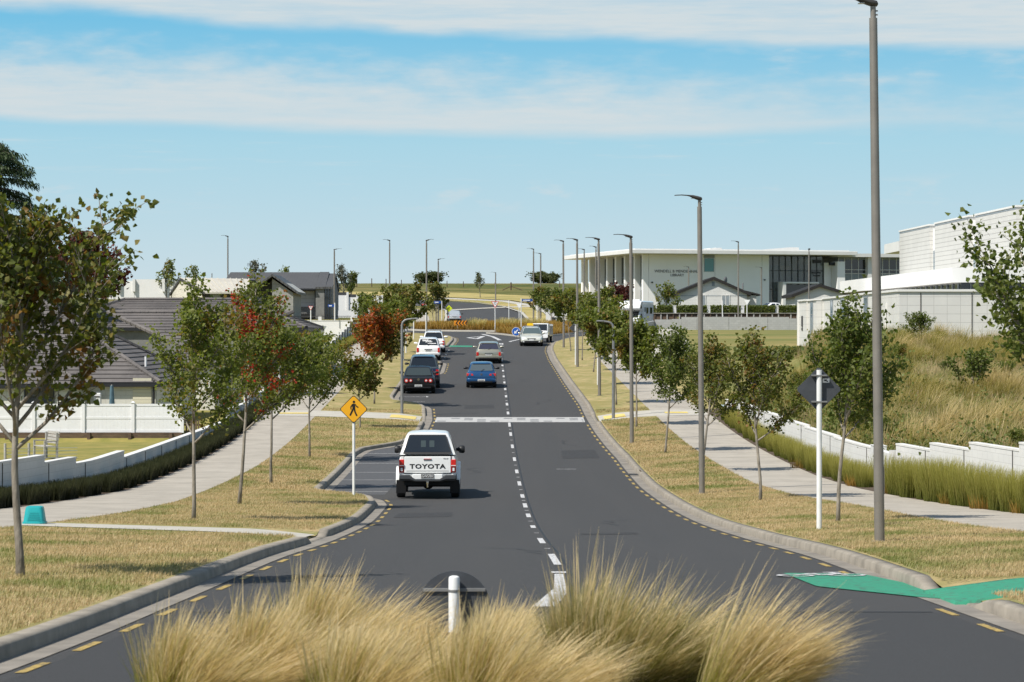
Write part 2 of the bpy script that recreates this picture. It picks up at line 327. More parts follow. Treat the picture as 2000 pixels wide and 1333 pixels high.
def GZ(X, Y):
    """visible ground height"""
    if Y >= (259 if X < 0 else 249):
        k = min(1, max(0, (abs(X)-26)/14)); z = float(Zr(Y)); return z if k == 0 else z+(terrain(X, Y)-z)*k
    a, b = float(kL(Y)), float(kR(Y)); zr = float(Zr(Y))
    if a <= X <= b: return zr
    if X < a:
        e = float(pLo(Y))
        if X > e-.95: k = kh(Y, True); return zr+k+(KH-k)*min(1, (a-X)/1.3)+.10*min(1, (a-X)/max(.5, a-float(pLi(Y))))
        return terrain(X, Y)
    e = float(pRo(Y))
    if X < e+1.0: k = kh(Y, False); return zr+k+(KH-k)*min(1, (X-b)/1.3)+.14*min(1, (X-b)/max(.5, float(pRi(Y))-b))
    return terrain(X, Y)
def P(px, py, Y): return Vector(((px-1000)*Y/F, Y, ZC+(HZ-py)*Y/F))
def at(px, py, dz=0.0):
    """ground point seen at photo pixel (px, py)"""
    Y = 13.0; prev = None
    while Y < 700:
        X = (px-1000)*Y/F; g = HZ+F*(ZC-GZ(X, Y)-dz)/Y-py
        if g <= 0:
            a, b = Y-.5, Y
            for _ in range(18):
                c = (a+b)/2; X = (px-1000)*c/F
                if HZ+F*(ZC-GZ(X, c)-dz)/c-py > 0: a = c
                else: b = c
            X = (px-1000)*b/F; return Vector((X, b, GZ(X, b)))
        Y += .5
    return Vector(((px-1000)*.14, 700, GZ(0, 700)))
def road_at(px, py):
    a, b = 12.0, 640.0
    for _ in range(40):
        c = (a+b)/2
        if HZ+F*(ZC-float(Zr(c)))/c-py > 0: a = c
        else: b = c
    return Vector(((px-1000)*b/F, b, float(Zr(b))))
# ------------------------------------------------------------------ ground surfaces
rng = np.random.default_rng(7); random.seed(7)
ASPH = mat('asphalt', (.033, .0328, .033), .88, (.080, .0785, .0775), 26, 5, .28, .72, bump=.6, bscale=80, col3=(.060, .0585, .0575), scale3=1.0, stretch3=(.85, .02, 1), spec=.25)
ASPHN = mat('smooth_asphalt', (.034, .0338, .034), .85, (.060, .059, .059), 60, 3, .3, .7, bump=.3, bscale=120, spec=.25)
ASPH2 = mat('bay_asphalt', (.050, .051, .055), .9, (.11, .11, .112), 38, 3, .3, .7, bump=.6, bscale=70, spec=.3)
CONC = mat('concrete', (.40, .36, .30), .85, (.29, .26, .215), 1.1, 7, .3, .75, bump=.15, bscale=60)
CONCW = mat('pale_concrete', (.46, .43, .37), .85, (.37, .345, .29), 1.4, 6, .3, .75, bump=.1, bscale=60)
KERBM = mat('kerb_concrete', (.315, .275, .22), .88, (.17, .15, .12), 2.5, 8, .3, .72, bump=.2, bscale=50)
GUTM = mat('gutter_concrete', (.27, .24, .20), .9, (.15, .135, .115), 1.8, 8, .3, .72, bump=.2, bscale=50)
SOIL = mat('soil', (.10, .07, .045), .95, (.05, .035, .024), 4, 6, bump=.5, bscale=20)
TURF = mat('dry_turf', (.43, .32, .17), .95, (.22, .21, .080), 1.6, 8, .36, .60, bump=.6, bscale=45, spec=.1, col3=(.25, .215, .085), scale3=.35)
LAWN = mat('lawn_turf', (.27, .215, .088), .95, (.165, .16, .052), .5, 8, .35, .65, bump=.4, bscale=20, spec=.1, stretch=(.35, 1, 1), col3=(.14, .15, .048), scale3=.15)
YARD = mat('yard_turf', (.29, .235, .075), .95, (.17, .17, .045), .9, 8, .35, .65, bump=.5, bscale=25, spec=.1)
FIELD = mat('field_turf', (.12, .125, .036), .95, (.045, .062, .016), .35, 9, .36, .64, bump=1, bscale=3, spec=.1, col3=(.19, .16, .06), scale3=.04)
DRYF = mat('dry_field', (.42, .33, .14), .95, (.26, .23, .08), .15, 8, .35, .65, bump=.3, bscale=4, spec=.1)
WHITEP = mat('white_road_paint', (.54, .53, .52), .7, (.17, .17, .17), 16, 6, .5, .66)
YELP = mat('yellow_road_paint', (.40, .28, .08), .7, (.13, .105, .06), 14, 6, .50, .62)
GREENP = mat('green_road_paint', (.032, .235, .14), .85, (.055, .115, .085), 9, 9, .50, .70, bump=.3, bscale=80)
TACT = mat('yellow_tactile_paving', (.66, .52, .16), .8, (.55, .42, .13), 4, 4)
PAVL = mat('pale_pavers', (.44, .43, .41), .85, (.34, .335, .325), 5, 4, obj=False)
PAVD = mat('dark_pavers', (.24, .24, .24), .85, (.17, .17, .17), 5, 4)

def grid(name, ys, xfun, nx, zfun, m, smooth=True, parent=None):
    """a sheet between X limits that change with Y"""
    V = []; Q = []
    for Y in ys:
        a, b = xfun(Y)
        for i in range(nx+1):
            X = a+(b-a)*i/nx; V.append((X, Y, zfun(X, Y)))
    for j in range(len(ys)-1):
        for i in range(nx):
            k = j*(nx+1)+i; Q.append((k, k+1, k+nx+2, k+nx+1))
    return link(name, np_mesh(name, V, Q, m, smooth=smooth), parent)
def yr(a, b, st):
    n = max(1, int(round((b-a)/st))); return [a+(b-a)*i/n for i in range(n+1)]
# base ground: left of the left wall, right of the right wall, and everything beyond the roundabout
def ground_mesh():
    V = []; Q = []; MI = []
    def sheet(rows, mi):
        k0 = len(V); n = len(rows[0])
        for r in rows: V.extend(r)
        for j in range(len(rows)-1):
            for i in range(n-1): k = k0+j*n+i; Q.append((k, k+1, k+n+1, k+n)); MI.append(mi)
    fr = [0, .004, .01, .018, .028, .04, .055, .075, .1, .13, .17, .22, .29, .38, .5, .7, 1]
    ysl = yr(5, 104.6, 1.2)+[105.4]+yr(107, 186, 2)+[187]+yr(189, 259, 1.5)
    sheet([[(-260+(wL(Y)+260)*(1-f), Y, terrain(-260+(wL(Y)+260)*(1-f), Y)) for f in reversed(fr)] for Y in ysl], 0)
    ysr = yr(5, 249, 1.4)
    sheet([[(wR(Y)+(260-wR(Y))*f, Y, terrain(wR(Y)+(260-wR(Y))*f, Y)) for f in fr] for Y in ysr], 1)
    xs = [-420, -260, -180, -130, -100, -80, -65, -55, -48, -40, -33, -26]+[x for x in range(-24, 26, 2)]+[26, 33, 40, 48, 56, 65, 80, 100, 130, 180, 260, 420]
    def fz(X, Y):
        lim = 259 if X < 0 else 249
        return (GZ(X, Y) if Y >= lim else float(Zr(Y)))-.06
    ysf = yr(262, 290, 2)+yr(294, 420, 4)+yr(426, 660, 5)+yr(680, 900, 20)+[1000, 1300]
    sheet([[(x, Y, fz(x, Y)) for x in xs] for Y in ysf], 2)
    sheet([[(float(wL(Y))-.3+(float(wR(Y))-float(wL(Y))+.6)*i/16, Y, float(Zr(Y))-.35) for i in range(17)] for Y in yr(5, 262, 2)], 3)
    me = np_mesh('ground', V, Q, YARD, smooth=True)
    for m in (LAWN, FIELD, SOIL): me.materials.append(m)
    me.polygons.foreach_set('material_index', np.array(MI, np.int32)); me.update()
    return struct(link('ground', me))
ground_mesh()
# the road between its kerbs, and the roundabout
ysn = yr(5, 252, .5)
struct(grid('road', ysn, lambda Y: (max(-40, float(kL(Y))-.05), min(40, float(kR(Y))+.05)), 8, lambda X, Y: float(Zr(Y)), ASPH))
struct(grid('roundabout_road', yr(252, 296, 1), lambda Y: (-46, 52) if Y < 275 else (-46+(Y-275)*1.75, 52-(Y-275)*2.2), 20, lambda X, Y: float(Zr(Y)), ASPH))
struct(grid('road_patch', yr(5, 27.4, .5), lambda Y: (float(kL(Y))+.5, float(kR(Y))-.5), 6, lambda X, Y: float(Zr(Y))+.004, ASPHN))
struct(grid('parking_bay', yr(75, 104.2, .5), lambda Y: (float(kL(Y))+.02, -3.72), 3, lambda X, Y: float(Zr(Y))+.004, ASPH2))
# kerbs, gutters, dashes: follow the kerb lines
def kerb_line(fn, Y0, Y1, left):
    pts = []
    Y = Y0
    while Y <= Y1: pts.append((float(fn(Y)), Y)); Y += .12
    out = [pts[0]]; acc = 0
    for a, b in zip(pts, pts[1:]):
        if math.hypot(b[0]-out[-1][0], b[1]-out[-1][1]) > .35: out.append(b)
    # round the corners
    A = np.array(out)
    for _ in range(3): A[1:-1] = (A[:-2]+2*A[1:-1]+A[2:])/4
    T = np.gradient(A, axis=0); T /= np.linalg.norm(T, axis=1)[:, None]
    Nn = np.stack([T[:, 1], -T[:, 0]], 1)*(1 if left else -1)     # towards the road
    return A, Nn
def profile(name, A, Nn, prof, m, left):
    V = []; Q = []; n = len(prof)
    for (x, y), (nx, ny) in zip(A, Nn):
        z = float(Zr(y)); h = kh(y, left)
        for d, e, top in prof: V.append((x+nx*d, y+ny*d, z+e+(h if top else 0)))
    for j in range(len(A)-1):
        for i in range(n-1):
            k = j*n+i; q = (k, k+1, k+n+1, k+n); Q.append(q if not left else q[::-1])
    return struct(link(name, np_mesh(name, V, Q, m)))
kerbs = {}
for left, fn, Y1 in ((True, kL, 258.6), (False, kR, 248.6)):
    A, Nn = kerb_line(fn, 6, Y1, left); kerbs[left] = (A, Nn)
    profile('kerb', A, Nn, [(.03, -.03, 0), (.015, -.025, 1), (-.015, 0, 1), (-.17, .004, 1), (-.185, -.3, 1)], KERBM, left)
    profile('gutter', A, Nn, [(.02, .006, 0), (.32, .008, 0)], GUTM, left)
def dashes(left, spans):
    A, Nn = kerbs[left]; mb = MB(); s = np.concatenate([[0], np.cumsum(np.linalg.norm(np.diff(A, axis=0), axis=1))])
    for a, b in spans:
        sa, sb = np.interp(a, A[:, 1], s), np.interp(b, A[:, 1], s); t = sa
        while t < sb:
            ps = []
            for q in (t, t+1.0):
                x, y = np.interp(q, s, A[:, 0]), np.interp(q, s, A[:, 1]); nx, ny = np.interp(q, s, Nn[:, 0]), np.interp(q, s, Nn[:, 1])
                ps.append([(x+nx*d, y+ny*d, float(Zr(y+ny*d))+.006) for d in (.40, .485)])
            mb.poly([ps[0][0], ps[0][1], ps[1][1], ps[1][0]] if left else [ps[0][1], ps[0][0], ps[1][0], ps[1][1]]); t += 2.2
    return mb
mb = dashes(True, [(16, 71.5), (107, 128), (160, 172), (200, 236)]); mb2 = dashes(False, [(16, 27.5), (34.5, 117), (122, 212)])
mb.add(mb2.v, mb2.f); struct(mb.build('yellow_kerb_markings', YELP))
# verges and paths
def vz(X, Y): return GZ(X, Y)
struct(grid('left_verge', yr(5, 258.4, .6), lambda Y: (float(pLi(Y))-.02, float(kL(Y))-.17), 14, lambda X, Y: GZ(min(X, float(kL(Y))-.001), Y), TURF))
struct(grid('right_verge', yr(5, 248.6, .6), lambda Y: (float(kR(Y))+.17, float(pRi(Y))+.02), 12, lambda X, Y: GZ(max(X, float(kR(Y))+.001), Y), TURF))
struct(grid('left_footpath', yr(5, 258.4, .8), lambda Y: (float(pLo(Y)), float(pLi(Y))), 3, lambda X, Y: float(Zr(Y))+KH+.10+.006, CONC))
struct(grid('right_footpath', yr(5, 248.6, .8), lambda Y: (float(pRi(Y)), float(pRo(Y))), 3, lambda X, Y: float(Zr(Y))+KH+.14+.006, CONC))
struct(grid('left_planting_bed', yr(5, 258.4, 1), lambda Y: (float(wL(Y))-.3, float(pLo(Y))), 2, lambda X, Y: float(Zr(Y))+KH+.10, SOIL))
struct(grid('right_lawn_strip', yr(124, 248.6, 1), lambda Y: (float(pRo(Y)), float(wR(Y))+.3), 2, lambda X, Y: float(Zr(Y))+KH+.14, TURF))
struct(grid('right_planting_bed', yr(5, 124, 1), lambda Y: (float(pRo(Y)), float(wR(Y))+.3), 2, lambda X, Y: float(Zr(Y))+KH+.14, SOIL))
def path_joints():
    mb = MB()
    for Y in np.arange(20, 250, 3.0):
        for a, b, h in ((pLo, pLi, .246), (pRi, pRo, .286)):
            if b(Y)-a(Y) > 4: continue
            z = float(Zr(Y))+h+.004; z2 = float(Zr(Y+.03))+h+.004
            mb.poly([(a(Y), Y, z), (b(Y), Y, z), (b(Y), Y+.03, z2), (a(Y), Y+.03, z2)])
    return struct(mb.build('footpath_joint_lines', mat('joint_line', (.2, .18, .15), .9)))
path_joints()
def drape(name, poly, m, lift, zfun, step=.4, skirt=0):
    """flat sheet laid over the ground inside a polygon (x, y)"""
    ys = sorted(set([p[1] for p in poly])); y0, y1 = ys[0], ys[-1]; rows = []
    yy = yr(y0+1e-4, y1-1e-4, step)
    for Y in yy:
        xs = []
        for (xa, ya), (xb, yb) in zip(poly, poly[1:]+poly[:1]):
            if (ya-Y)*(yb-Y) < 0: xs.append(xa+(xb-xa)*(Y-ya)/(yb-ya))
        rows.append((min(xs), max(xs)) if xs else rows[-1])
    V = []; Q = []; n = 18
    for Y, (a, b) in zip(yy, rows):
        for i in range(n): X = a+(b-a)*i/(n-1); V.append((X, Y, zfun(X, Y)+lift))
    for j in range(len(yy)-1):
        for i in range(n-1): k = j*n+i; Q.append((k, k+1, k+n+1, k+n))
    if skirt:
        J = len(yy)-1; edge = [i for i in range(n)]+[j*n+n-1 for j in range(1, J+1)]+[J*n+i for i in range(n-2, -1, -1)]+[j*n for j in range(J-1, 0, -1)]; k0 = len(V)
        for e in edge: V.append((V[e][0], V[e][1], V[e][2]-skirt))
        for i in range(len(edge)): a, c = i, (i+1) % len(edge); Q.append((edge[c], edge[a], k0+a, k0+c))
    return struct(link(name, np_mesh(name, V, Q, m)))
def xy(p): return (p.x, p.y)
# white connecting paths across the verges
rd = lambda X, Y: float(Zr(Y))
drape('verge_crossing_path', [(-3.98, 47.6), (-3.86, 50.2), (-9.75, 52.2), (-9.9, 50.4)], CONCW, .010, lambda X, Y: GZ(min(X, -4.1), Y))
drape('verge_crossing_path', [(-4.28, 118.2), (-4.28, 122.0), (-11.4, 123.4), (-11.4, 119.4)], CONCW, .016, lambda X, Y: GZ(min(X, -4.3), Y))
drape('verge_crossing_path', [(4.06, 118.2), (4.06, 122.0), (9.2, 123.4), (9.2, 119.4)], CONCW, .016, lambda X, Y: GZ(max(X, 4.1), Y))
for a, b, c, d in ((-5.7, -4.5, 119.0, 121.0), (4.3, 5.3, 119.0, 121.0), (-11.0, -9.6, 120.6, 121.4), (7.2, 8.3, 120.4, 121.4)):
    drape('tactile_paving', [(a, c), (b, c), (b, d), (a, d)], TACT, .030, GZ)
# paved threshold across the road
def threshold():
    mb = MB(); Y0, Y1 = 118.6, 122.0
    x = float(kL(120))+.46; k = 0; zf = lambda Y: float(Zr(Y))+.006
    xe = float(kR(120))-.46
    while x < xe-.05:
        w = min(.62, xe-x)
        mb.mi(0); mb.poly([(x, Y0, zf(Y0)), (x+w, Y0, zf(Y0)), (x+w, Y1, zf(Y1)), (x, Y1, zf(Y1))])
        mb.mi(1)
        for j in range(3):
            if (k*7+j*3) % 4 < 2: a = Y0+.35+j*.95; mb.poly([(x+.1, a, zf(a)+.004), (x+w-.12, a, zf(a)+.004), (x+w-.12, a+.6, zf(a+.6)+.004), (x+.1, a+.6, zf(a+.6)+.004)])
        x += w; k += 1
    return struct(mb.build('paved_threshold', [PAVL, PAVD]))
threshold()
# painted lines
def markings():
    mb = MB()
    def rect(x, y, w, l, lift=.006):
        mb.poly([(x-w/2, y, float(Zr(y))+lift), (x+w/2, y, float(Zr(y))+lift), (x+w/2-.0098*l, y+l, float(Zr(y+l))+lift), (x-w/2-.0098*l, y+l, float(Zr(y+l))+lift)])
    xc = lambda Y: 1.03-.0098*Y
    # dashes of the centre line where the photo has them, with reflectors between
    rows = [(1083, 1104), (1052, 1062), (1027, 1032), (1004, 1011), (984, 992), (966, 973), (941, 949), (918, 925), (894, 901), (869, 876), (845, 852), (826, 834)]
    for a, b in rows:
        q, p = road_at(1000, a), road_at(1000, b); rect(xc(p.y), p.y, .11, max(.9, q.y-p.y))
    for (a, c), (d, e) in zip(rows, rows[1:]):
        if c-d > 8: m_ = road_at(1000, (a+e)/2+(c-a)*0+((a-e)/2 if 0 else 0)); rect(xc(m_.y), m_.y, .10, .16)
    Y = 124.0
    while Y < 176: rect(xc(Y), Y, .12, 1.9); rect(xc(Y+3.6), Y+3.6, .10, .2); Y += 6.4
    # flush median ahead of the near island
    p = road_at(1092, 1120); rect(p.x, p.y, .20, .35)
    pts = [(1040, 1186), (1086, 1186), (1108, 1158), (1100, 1122), (1083, 1122), (1082, 1150)]
    q = [road_at(*a) for a in pts]; mb.poly([(v.x, v.y, v.z+.006) for v in q])
    # bay lines
    for Y in (76.6, 79.6, 83.2, 87.6, 93.0, 99.0, 133.0, 137.2, 141.5): 
        a, b = float(kL(Y))+.3, -3.72 if Y < 110 else -4.5
        mb.poly([(a, Y, float(Zr(Y))+.010), (b, Y, float(Zr(Y))+.010), (b, Y+.09, float(Zr(Y+.09))+.010), (a, Y+.09, float(Zr(Y+.09))+.010)])
    for Y in (137, 141.2, 145.2, 149.2, 176.5, 180.4, 184.4, 188.4, 192.2): rect(-4.55 if Y < 160 else -4.75, Y, .12, .7)
    mb.poly([(1.55, 89.6, float(Zr(89.6))+.006), (2.25, 89.6, float(Zr(89.6))+.006), (2.25, 89.7, float(Zr(89.7))+.006), (1.55, 89.7, float(Zr(89.7))+.006)])
    # lines that close the flush median before the roundabout
    def line(pts, w):
        q = [road_at(*a) for a in pts]
        for a, b in zip(q, q[1:]):
            d = Vector((b.x-a.x, b.y-a.y)).normalized(); n = Vector((-d.y, d.x))*w/2
            mb.poly([(a.x-n.x, a.y-n.y, a.z+.006), (a.x+n.x, a.y+n.y, a.z+.006), (b.x+n.x, b.y+n.y, b.z+.006), (b.x-n.x, b.y-n.y, b.z+.006)])
    line([(978, 690), (979, 672), (975, 664), (962, 658), (942, 653)], .35); line([(978, 675), (998, 667), (1020, 662)], .22)
    line([(1075, 657), (1110, 654), (1150, 653)], .30)
    # give-way triangle
    for tri in ([(914, 660), (945, 657), (931, 662.5)],):
        q = [road_at(*a) for a in tri]
        for a, b in ((0, 1), (1, 2), (2, 0)): line([tri[a], tri[b]], .35)
    struct(mb.build('white_road_markings', WHITEP))
markings()
# green cycle ramp
GP = [(1530, 1121), (1680, 1122), (1775, 1142), (1842, 1157), (1850, 1172), (1802, 1169), (1739, 1162), (1595, 1147)]
drape('green_cycle_lane', [xy(road_at(*p)) for p in GP], GREENP, .012, rd, .2)
drape('green_cycle_ramp', [(4.95, 28.6), (4.95, 30.9), (6.0, 31.0), (9.2, 30.5), (9.2, 29.5), (6.4, 29.0)], GREENP, .014, lambda X, Y: max(GZ(max(X, float(kR(Y))+.001), Y), float(Zr(Y))+.01), .2, .25)
drape('green_cycle_lane', [(-4.9, 199.5), (-3.1, 199.0), (-3.1, 202.5), (-5.0, 203)], GREENP, .012, rd, .4)
def bike():
    mb = MB(); o = road_at(1605, 1127)
    def ring(cx, cy, r, w, n=18):
        for i in range(n):
            a, b = 2*math.pi*i/n, 2*math.pi*(i+1)/n
            q = [(cx+math.cos(t)*e, cy+math.sin(t)*e) for t, e in ((a, r-w), (b, r-w), (b, r), (a, r))]
            mb.poly([(x, y, float(Zr(y))+.022) for x, y in q][::-1])
    def bar(x0, y0, x1, y1, w=.07):
        d = Vector((x1-x0, y1-y0)).normalized(); n = Vector((-d.y, d.x))*w/2
        q = [(x0-n.x, y0-n.y), (x1-n.x, y1-n.y), (x1+n.x, y1+n.y), (x0+n.x, y0+n.y)]; mb.poly([(x, y, float(Zr(y))+.022) for x, y in q])
    x, y = o.x, o.y
    ring(x-.35, y, .26, .07); ring(x+.35, y+.1, .26, .07); bar(x-.35, y, x-.1, y+.45); bar(x-.1, y+.45, x+.3, y+.5); bar(x+.35, y+.1, x+.2, y+.7); bar(x-.1, y+.45, x, y+.05); bar(x, y+.05, x+.3, y+.5); bar(x+.1, y+.72, x+.35, y+.75)
    struct(mb.build('cycle_symbol_marking', WHITEP))
bike()
# near island under the tussocks, splitter island and central island of the far roundabout
def island(name, outline, h, m_top, m_k):
    mb = MB(); n = len(outline)
    top = [(x, y, float(Zr(y))+h) for x, y in outline]; bot = [(x, y, float(Zr(y))-.05) for x, y in outline]
    cx, cy = sum(p[0] for p in outline)/n, sum(p[1] for p in outline)/n
    inn = [(x+(cx-x)*min(.9, .2/max(.3, math.hypot(x-cx, y-cy))), y+(cy-y)*min(.9, .2/max(.3, math.hypot(x-cx, y-cy)))) for x, y in outline]
    it = [(x, y, float(Zr(y))+h) for x, y in inn]
    mb.mi(0)
    for i in range(n): j = (i+1) % n; mb.poly([bot[i], bot[j], top[j], top[i]]); mb.poly([top[i], top[j], it[j], it[i]])
    mb.mi(1); c = (cx, cy, float(Zr(cy))+h+.01)
    for i in range(n): mb.poly([it[i], it[(i+1) % n], c])
    return struct(mb.build(name, [m_k, m_top]))
def oval(cx, cy, a, b, n=48, p=2.0): return [(cx+a*math.copysign(abs(math.cos(t))**(2/p), math.cos(t)), cy+b*math.copysign(abs(math.sin(t))**(2/p), math.sin(t))) for t in [2*math.pi*i/n for i in range(n)]]
island('near_traffic_island', [(-1.3, 8), (2.6, 8), (2.4, 17), (1.6, 20), (.9, 22.6), (.1, 24.2), (-.5, 24.2), (-1.1, 22.8), (-1.3, 20)], .14, SOIL, KERBM)
island('splitter_island', [(1.2, 231), (2.6, 233), (3.6, 240), (5.4, 249), (6.6, 254), (5.8, 256), (1, 256.5), (-2.2, 256), (-2.6, 254.6), (-1.2, 249), (.2, 240), (.8, 232.5)], .14, SOIL, CONCW)
island('central_island', oval(2.0, 275, 13.2, 10.2, 64), .16, SOIL, CONCW)
island('far_splitter_island', [(-3.4, 291), (-2.2, 291), (-2.6, 305), (-2.9, 306)], .14, CONCW, CONCW)
# the road beyond the roundabout
def ribbon(name, A, B, m, lift=.0, n=6, sub=8):
    A = [road_at(*p) if len(p) == 2 else Vector((p[0], p[1], 0)) for p in A]; B = [road_at(*p) if len(p) == 2 else Vector((p[0], p[1], 0)) for p in B]
    def along(L, t):
        s = [0]
        for a, b in zip(L, L[1:]): s.append(s[-1]+(b.xy-a.xy).length)
        t *= s[-1]; return Vector((np.interp(t, s, [p.x for p in L]), np.interp(t, s, [p.y for p in L])))
    V = []; Q = []; M = sub*max(len(A), len(B))
    for j in range(M+1):
        a, b = along(A, j/M), along(B, j/M)
        for i in range(n+1): p = a.lerp(b, i/n); V.append((p.x, p.y, float(Zr(p.y))+lift))
    for j in range(M):
        for i in range(n): k = j*(n+1)+i; Q.append((k, k+1, k+n+2, k+n+1))
    return struct(link(name, np_mesh(name, V, Q, m)))
FL = [(-7.4, 284, 0), (-7.9, 305, 0), (-8.6, 340, 0), (-9.8, 385, 0), (-13, 412, 0), (-20, 432, 0), (-40, 448, 0), (-90, 462, 0)]
FR = [(4.5, 284, 0), (2.2, 300, 0), (1.95, 325, 0), (1.2, 372, 0), (-1.6, 412, 0), (-6.5, 438, 0), (-14, 452, 0), (-38, 472, 0), (-90, 486, 0)]
ribbon('far_road', FL, FR, ASPH, -.02)
ribbon('far_kerb', [(x-.3, y, 0) for x, y, _ in FL], FL, CONCW, .10, 1); ribbon('far_kerb', FR, [(x+.45, y-.1, 0) for x, y, _ in FR], CONCW, .10, 1)
ribbon('far_footpath', [(-10.8, 284, 0), (-11.6, 310, 0), (-13.2, 350, 0), (-16, 392, 0)], [(-8.9+.0, 284, 0), (-9.9, 310, 0), (-11.4, 350, 0), (-14.2, 392, 0)], CONC, .03, 2)
ribbon('far_footpath', [(7.0, 288, 0), (5.6, 300, 0), (5.0, 330, 0), (4.6, 372, 0), (2.5, 415, 0), (-2, 445, 0), (-12, 462, 0), (-40, 484, 0), (-90, 500, 0)], [(9.0, 288, 0), (7.4, 300, 0), (6.8, 330, 0), (6.5, 372, 0), (4.4, 418, 0), (-.6, 450, 0), (-11, 468, 0), (-40, 491, 0), (-90, 508, 0)], CONCW, .04, 2)
ribbon('far_threshold', [(-9.4, 384, 0), (-5, 396, 0), (.2, 406, 0), (4, 409, 0)], [(-9.8, 390, 0), (-5, 402, 0), (.2, 412, 0), (4, 414, 0)], CONCW, .045, 2)
ribbon('dry_grass_strip', [(-9.8, 284.5, 0), (-10.6, 320, 0), (-12, 360, 0), (-15, 400, 0)], [(-8.2, 284.5, 0), (-8.6, 320, 0), (-9.4, 360, 0), (-10.5, 392, 0)], TURF, .02, 2)
ribbon('dry_grass_strip', [(2.6, 300, 0), (2.3, 330, 0), (1.8, 372, 0), (-.6, 412, 0), (-5.6, 440, 0), (-13, 455, 0), (-38, 476, 0)], [(5.5, 300, 0), (4.9, 330, 0), (4.5, 372, 0), (2.4, 415, 0), (-2.1, 445, 0), (-12.1, 461.5, 0), (-40, 483, 0)], DRYF, .03, 2)
ribbon('dry_grass_strip', [(5, 420, 0), (0, 452, 0), (-10, 470, 0), (-40, 494, 0), (-100, 512, 0)], [(30, 456, 0), (6, 478, 0), (-8, 500, 0), (-40, 512, 0), (-100, 520, 0)], DRYF, .05, 4)

# seams, patches and stains of the carriageway
def road_wear():
    rg = random.Random(5); mb = MB(); TAR = mat('tar_seam', (.018, .018, .018), .6)
    def strip(pts, w):
        for (x0, y0), (x1, y1) in zip(pts, pts[1:]):
            d = Vector((x1-x0, y1-y0)); d.normalize(); n = Vector((-d.y, d.x))*w/2
            mb.poly([(x0-n.x, y0-n.y, float(Zr(y0))+.0055), (x1-n.x, y1-n.y, float(Zr(y1))+.0055), (x1+n.x, y1+n.y, float(Zr(y1))+.0055), (x0+n.x, y0+n.y, float(Zr(y0))+.0055)])
    strip([(float(kL(27.5))+.6, 27.5), (-1, 27.45), (2, 27.52), (float(kR(27.5))-.6, 27.5)], .05)
    strip([(1.15-.0098*y, y) for y in range(28, 236, 2)], .035)
    for y0 in (41, 58, 87, 104, 131, 150):
        x = rg.uniform(-2.8, 2.5); y = y0; p = [(x, y)]
        for _ in range(12): x += rg.uniform(-.12, .12)+.16*rg.choice((-1, 1)); y += rg.uniform(.05, .5); p.append((x, y))
        strip(p, .022)
    struct(mb.build('road_seam_lines', TAR))
    pm = mat('worn_asphalt_patch', (.022, .022, .0225), .9, (.050, .049, .049), 30, 4, bump=.5, bscale=70)
    for x0, x1, y0, y1 in ((-2.9, -1.5, 62.5, 65.4), (1.9, 3.3, 96, 101.5), (-2.4, -.9, 128, 131), (1.4, 2.6, 52, 53.6)): drape('asphalt_patch', [(x0, y0), (x1, y0+.1), (x1-.02, y1), (x0+.03, y1-.06)], pm, .0042, rd, .5)
    p = at(1226, 928); x = float(kR(p.y)); t = thing('drain_grate', 'dark kerb drain grate in the right gutter near the third tall lamp post', 'drain', (x-.22, p.y, float(Zr(p.y))+.012)); b = MB(); b.box((0, 0, 0), (.40, .8, .012)); b.build('frame', mat('cast_iron', (.05, .048, .045), .6), t); b = MB(); [b.box((0, -.32+.08*k, .009), (.32, .035, .008)) for k in range(9)]; b.build('bar', mat('cast_iron_bar', (.10, .095, .09), .5, metal=.5), t); b = MB(); b.box((.26, 0, .09), (.05, .9, .10)); b.build('inlet', MATS['soil'], t)
road_wear()
# ------------------------------------------------------------------ vegetation
BARK = mat('pale_bark', (.30, .265, .215), .9, (.14, .12, .095), 9, 6, .35, .65, bump=.5, bscale=30, stretch=(1, 1, .35))
BARKD = mat('dark_bark', (.11, .085, .065), .9, (.055, .045, .035), 6, 6, bump=.5, bscale=20)
LG = leaf_mat('maple_green', [(.09, .122, .021), (.13, .158, .03), (.175, .19, .04), (.10, .132, .023), (.24, .24, .08)], trans=.46, patch=(.20, .125, .03), plo=.62, phi=.74)
LB = leaf_mat('maple_turning', [(.075, .098, .018), (.105, .124, .024), (.15, .152, .032), (.085, .104, .02), (.20, .16, .045)], trans=.42, patch=(.21, .105, .03), plo=.64, phi=.76, pscale=1.6)
LR = leaf_mat('maple_red', [(.32, .07, .022), (.40, .10, .028), (.25, .10, .025), (.16, .14, .03), (.36, .065, .022)], trans=.42, patch=(.12, .12, .028), plo=.56, phi=.64, pscale=.6)
LM = leaf_mat('maple_with_red_tips', [(.085, .115, .02), (.12, .145, .028), (.165, .17, .036), (.095, .12, .022)], trans=.42, patch=(.36, .045, .02), plo=.60, phi=.64, pscale=.8)
LD = leaf_mat('deep_green_leaf', [(.072, .102, .018), (.10, .13, .026), (.135, .155, .034), (.08, .11, .02), (.19, .20, .06)], trans=.42)
LMAR = leaf_mat('maroon_leaf', [(.075, .022, .018), (.11, .03, .022), (.055, .02, .016), (.14, .045, .03)])
LC = leaf_mat('conifer_needle', [(.020, .040, .014), (.032, .055, .018), (.05, .075, .022), (.026, .046, .015)], trans=.15)
LFAR = leaf_mat('far_shrub_leaf', [(.06, .075, .025), (.085, .10, .035), (.11, .115, .045)])
LGREY = leaf_mat('grey_leaf', [(.09, .10, .07), (.12, .13, .09), (.15, .14, .10)])
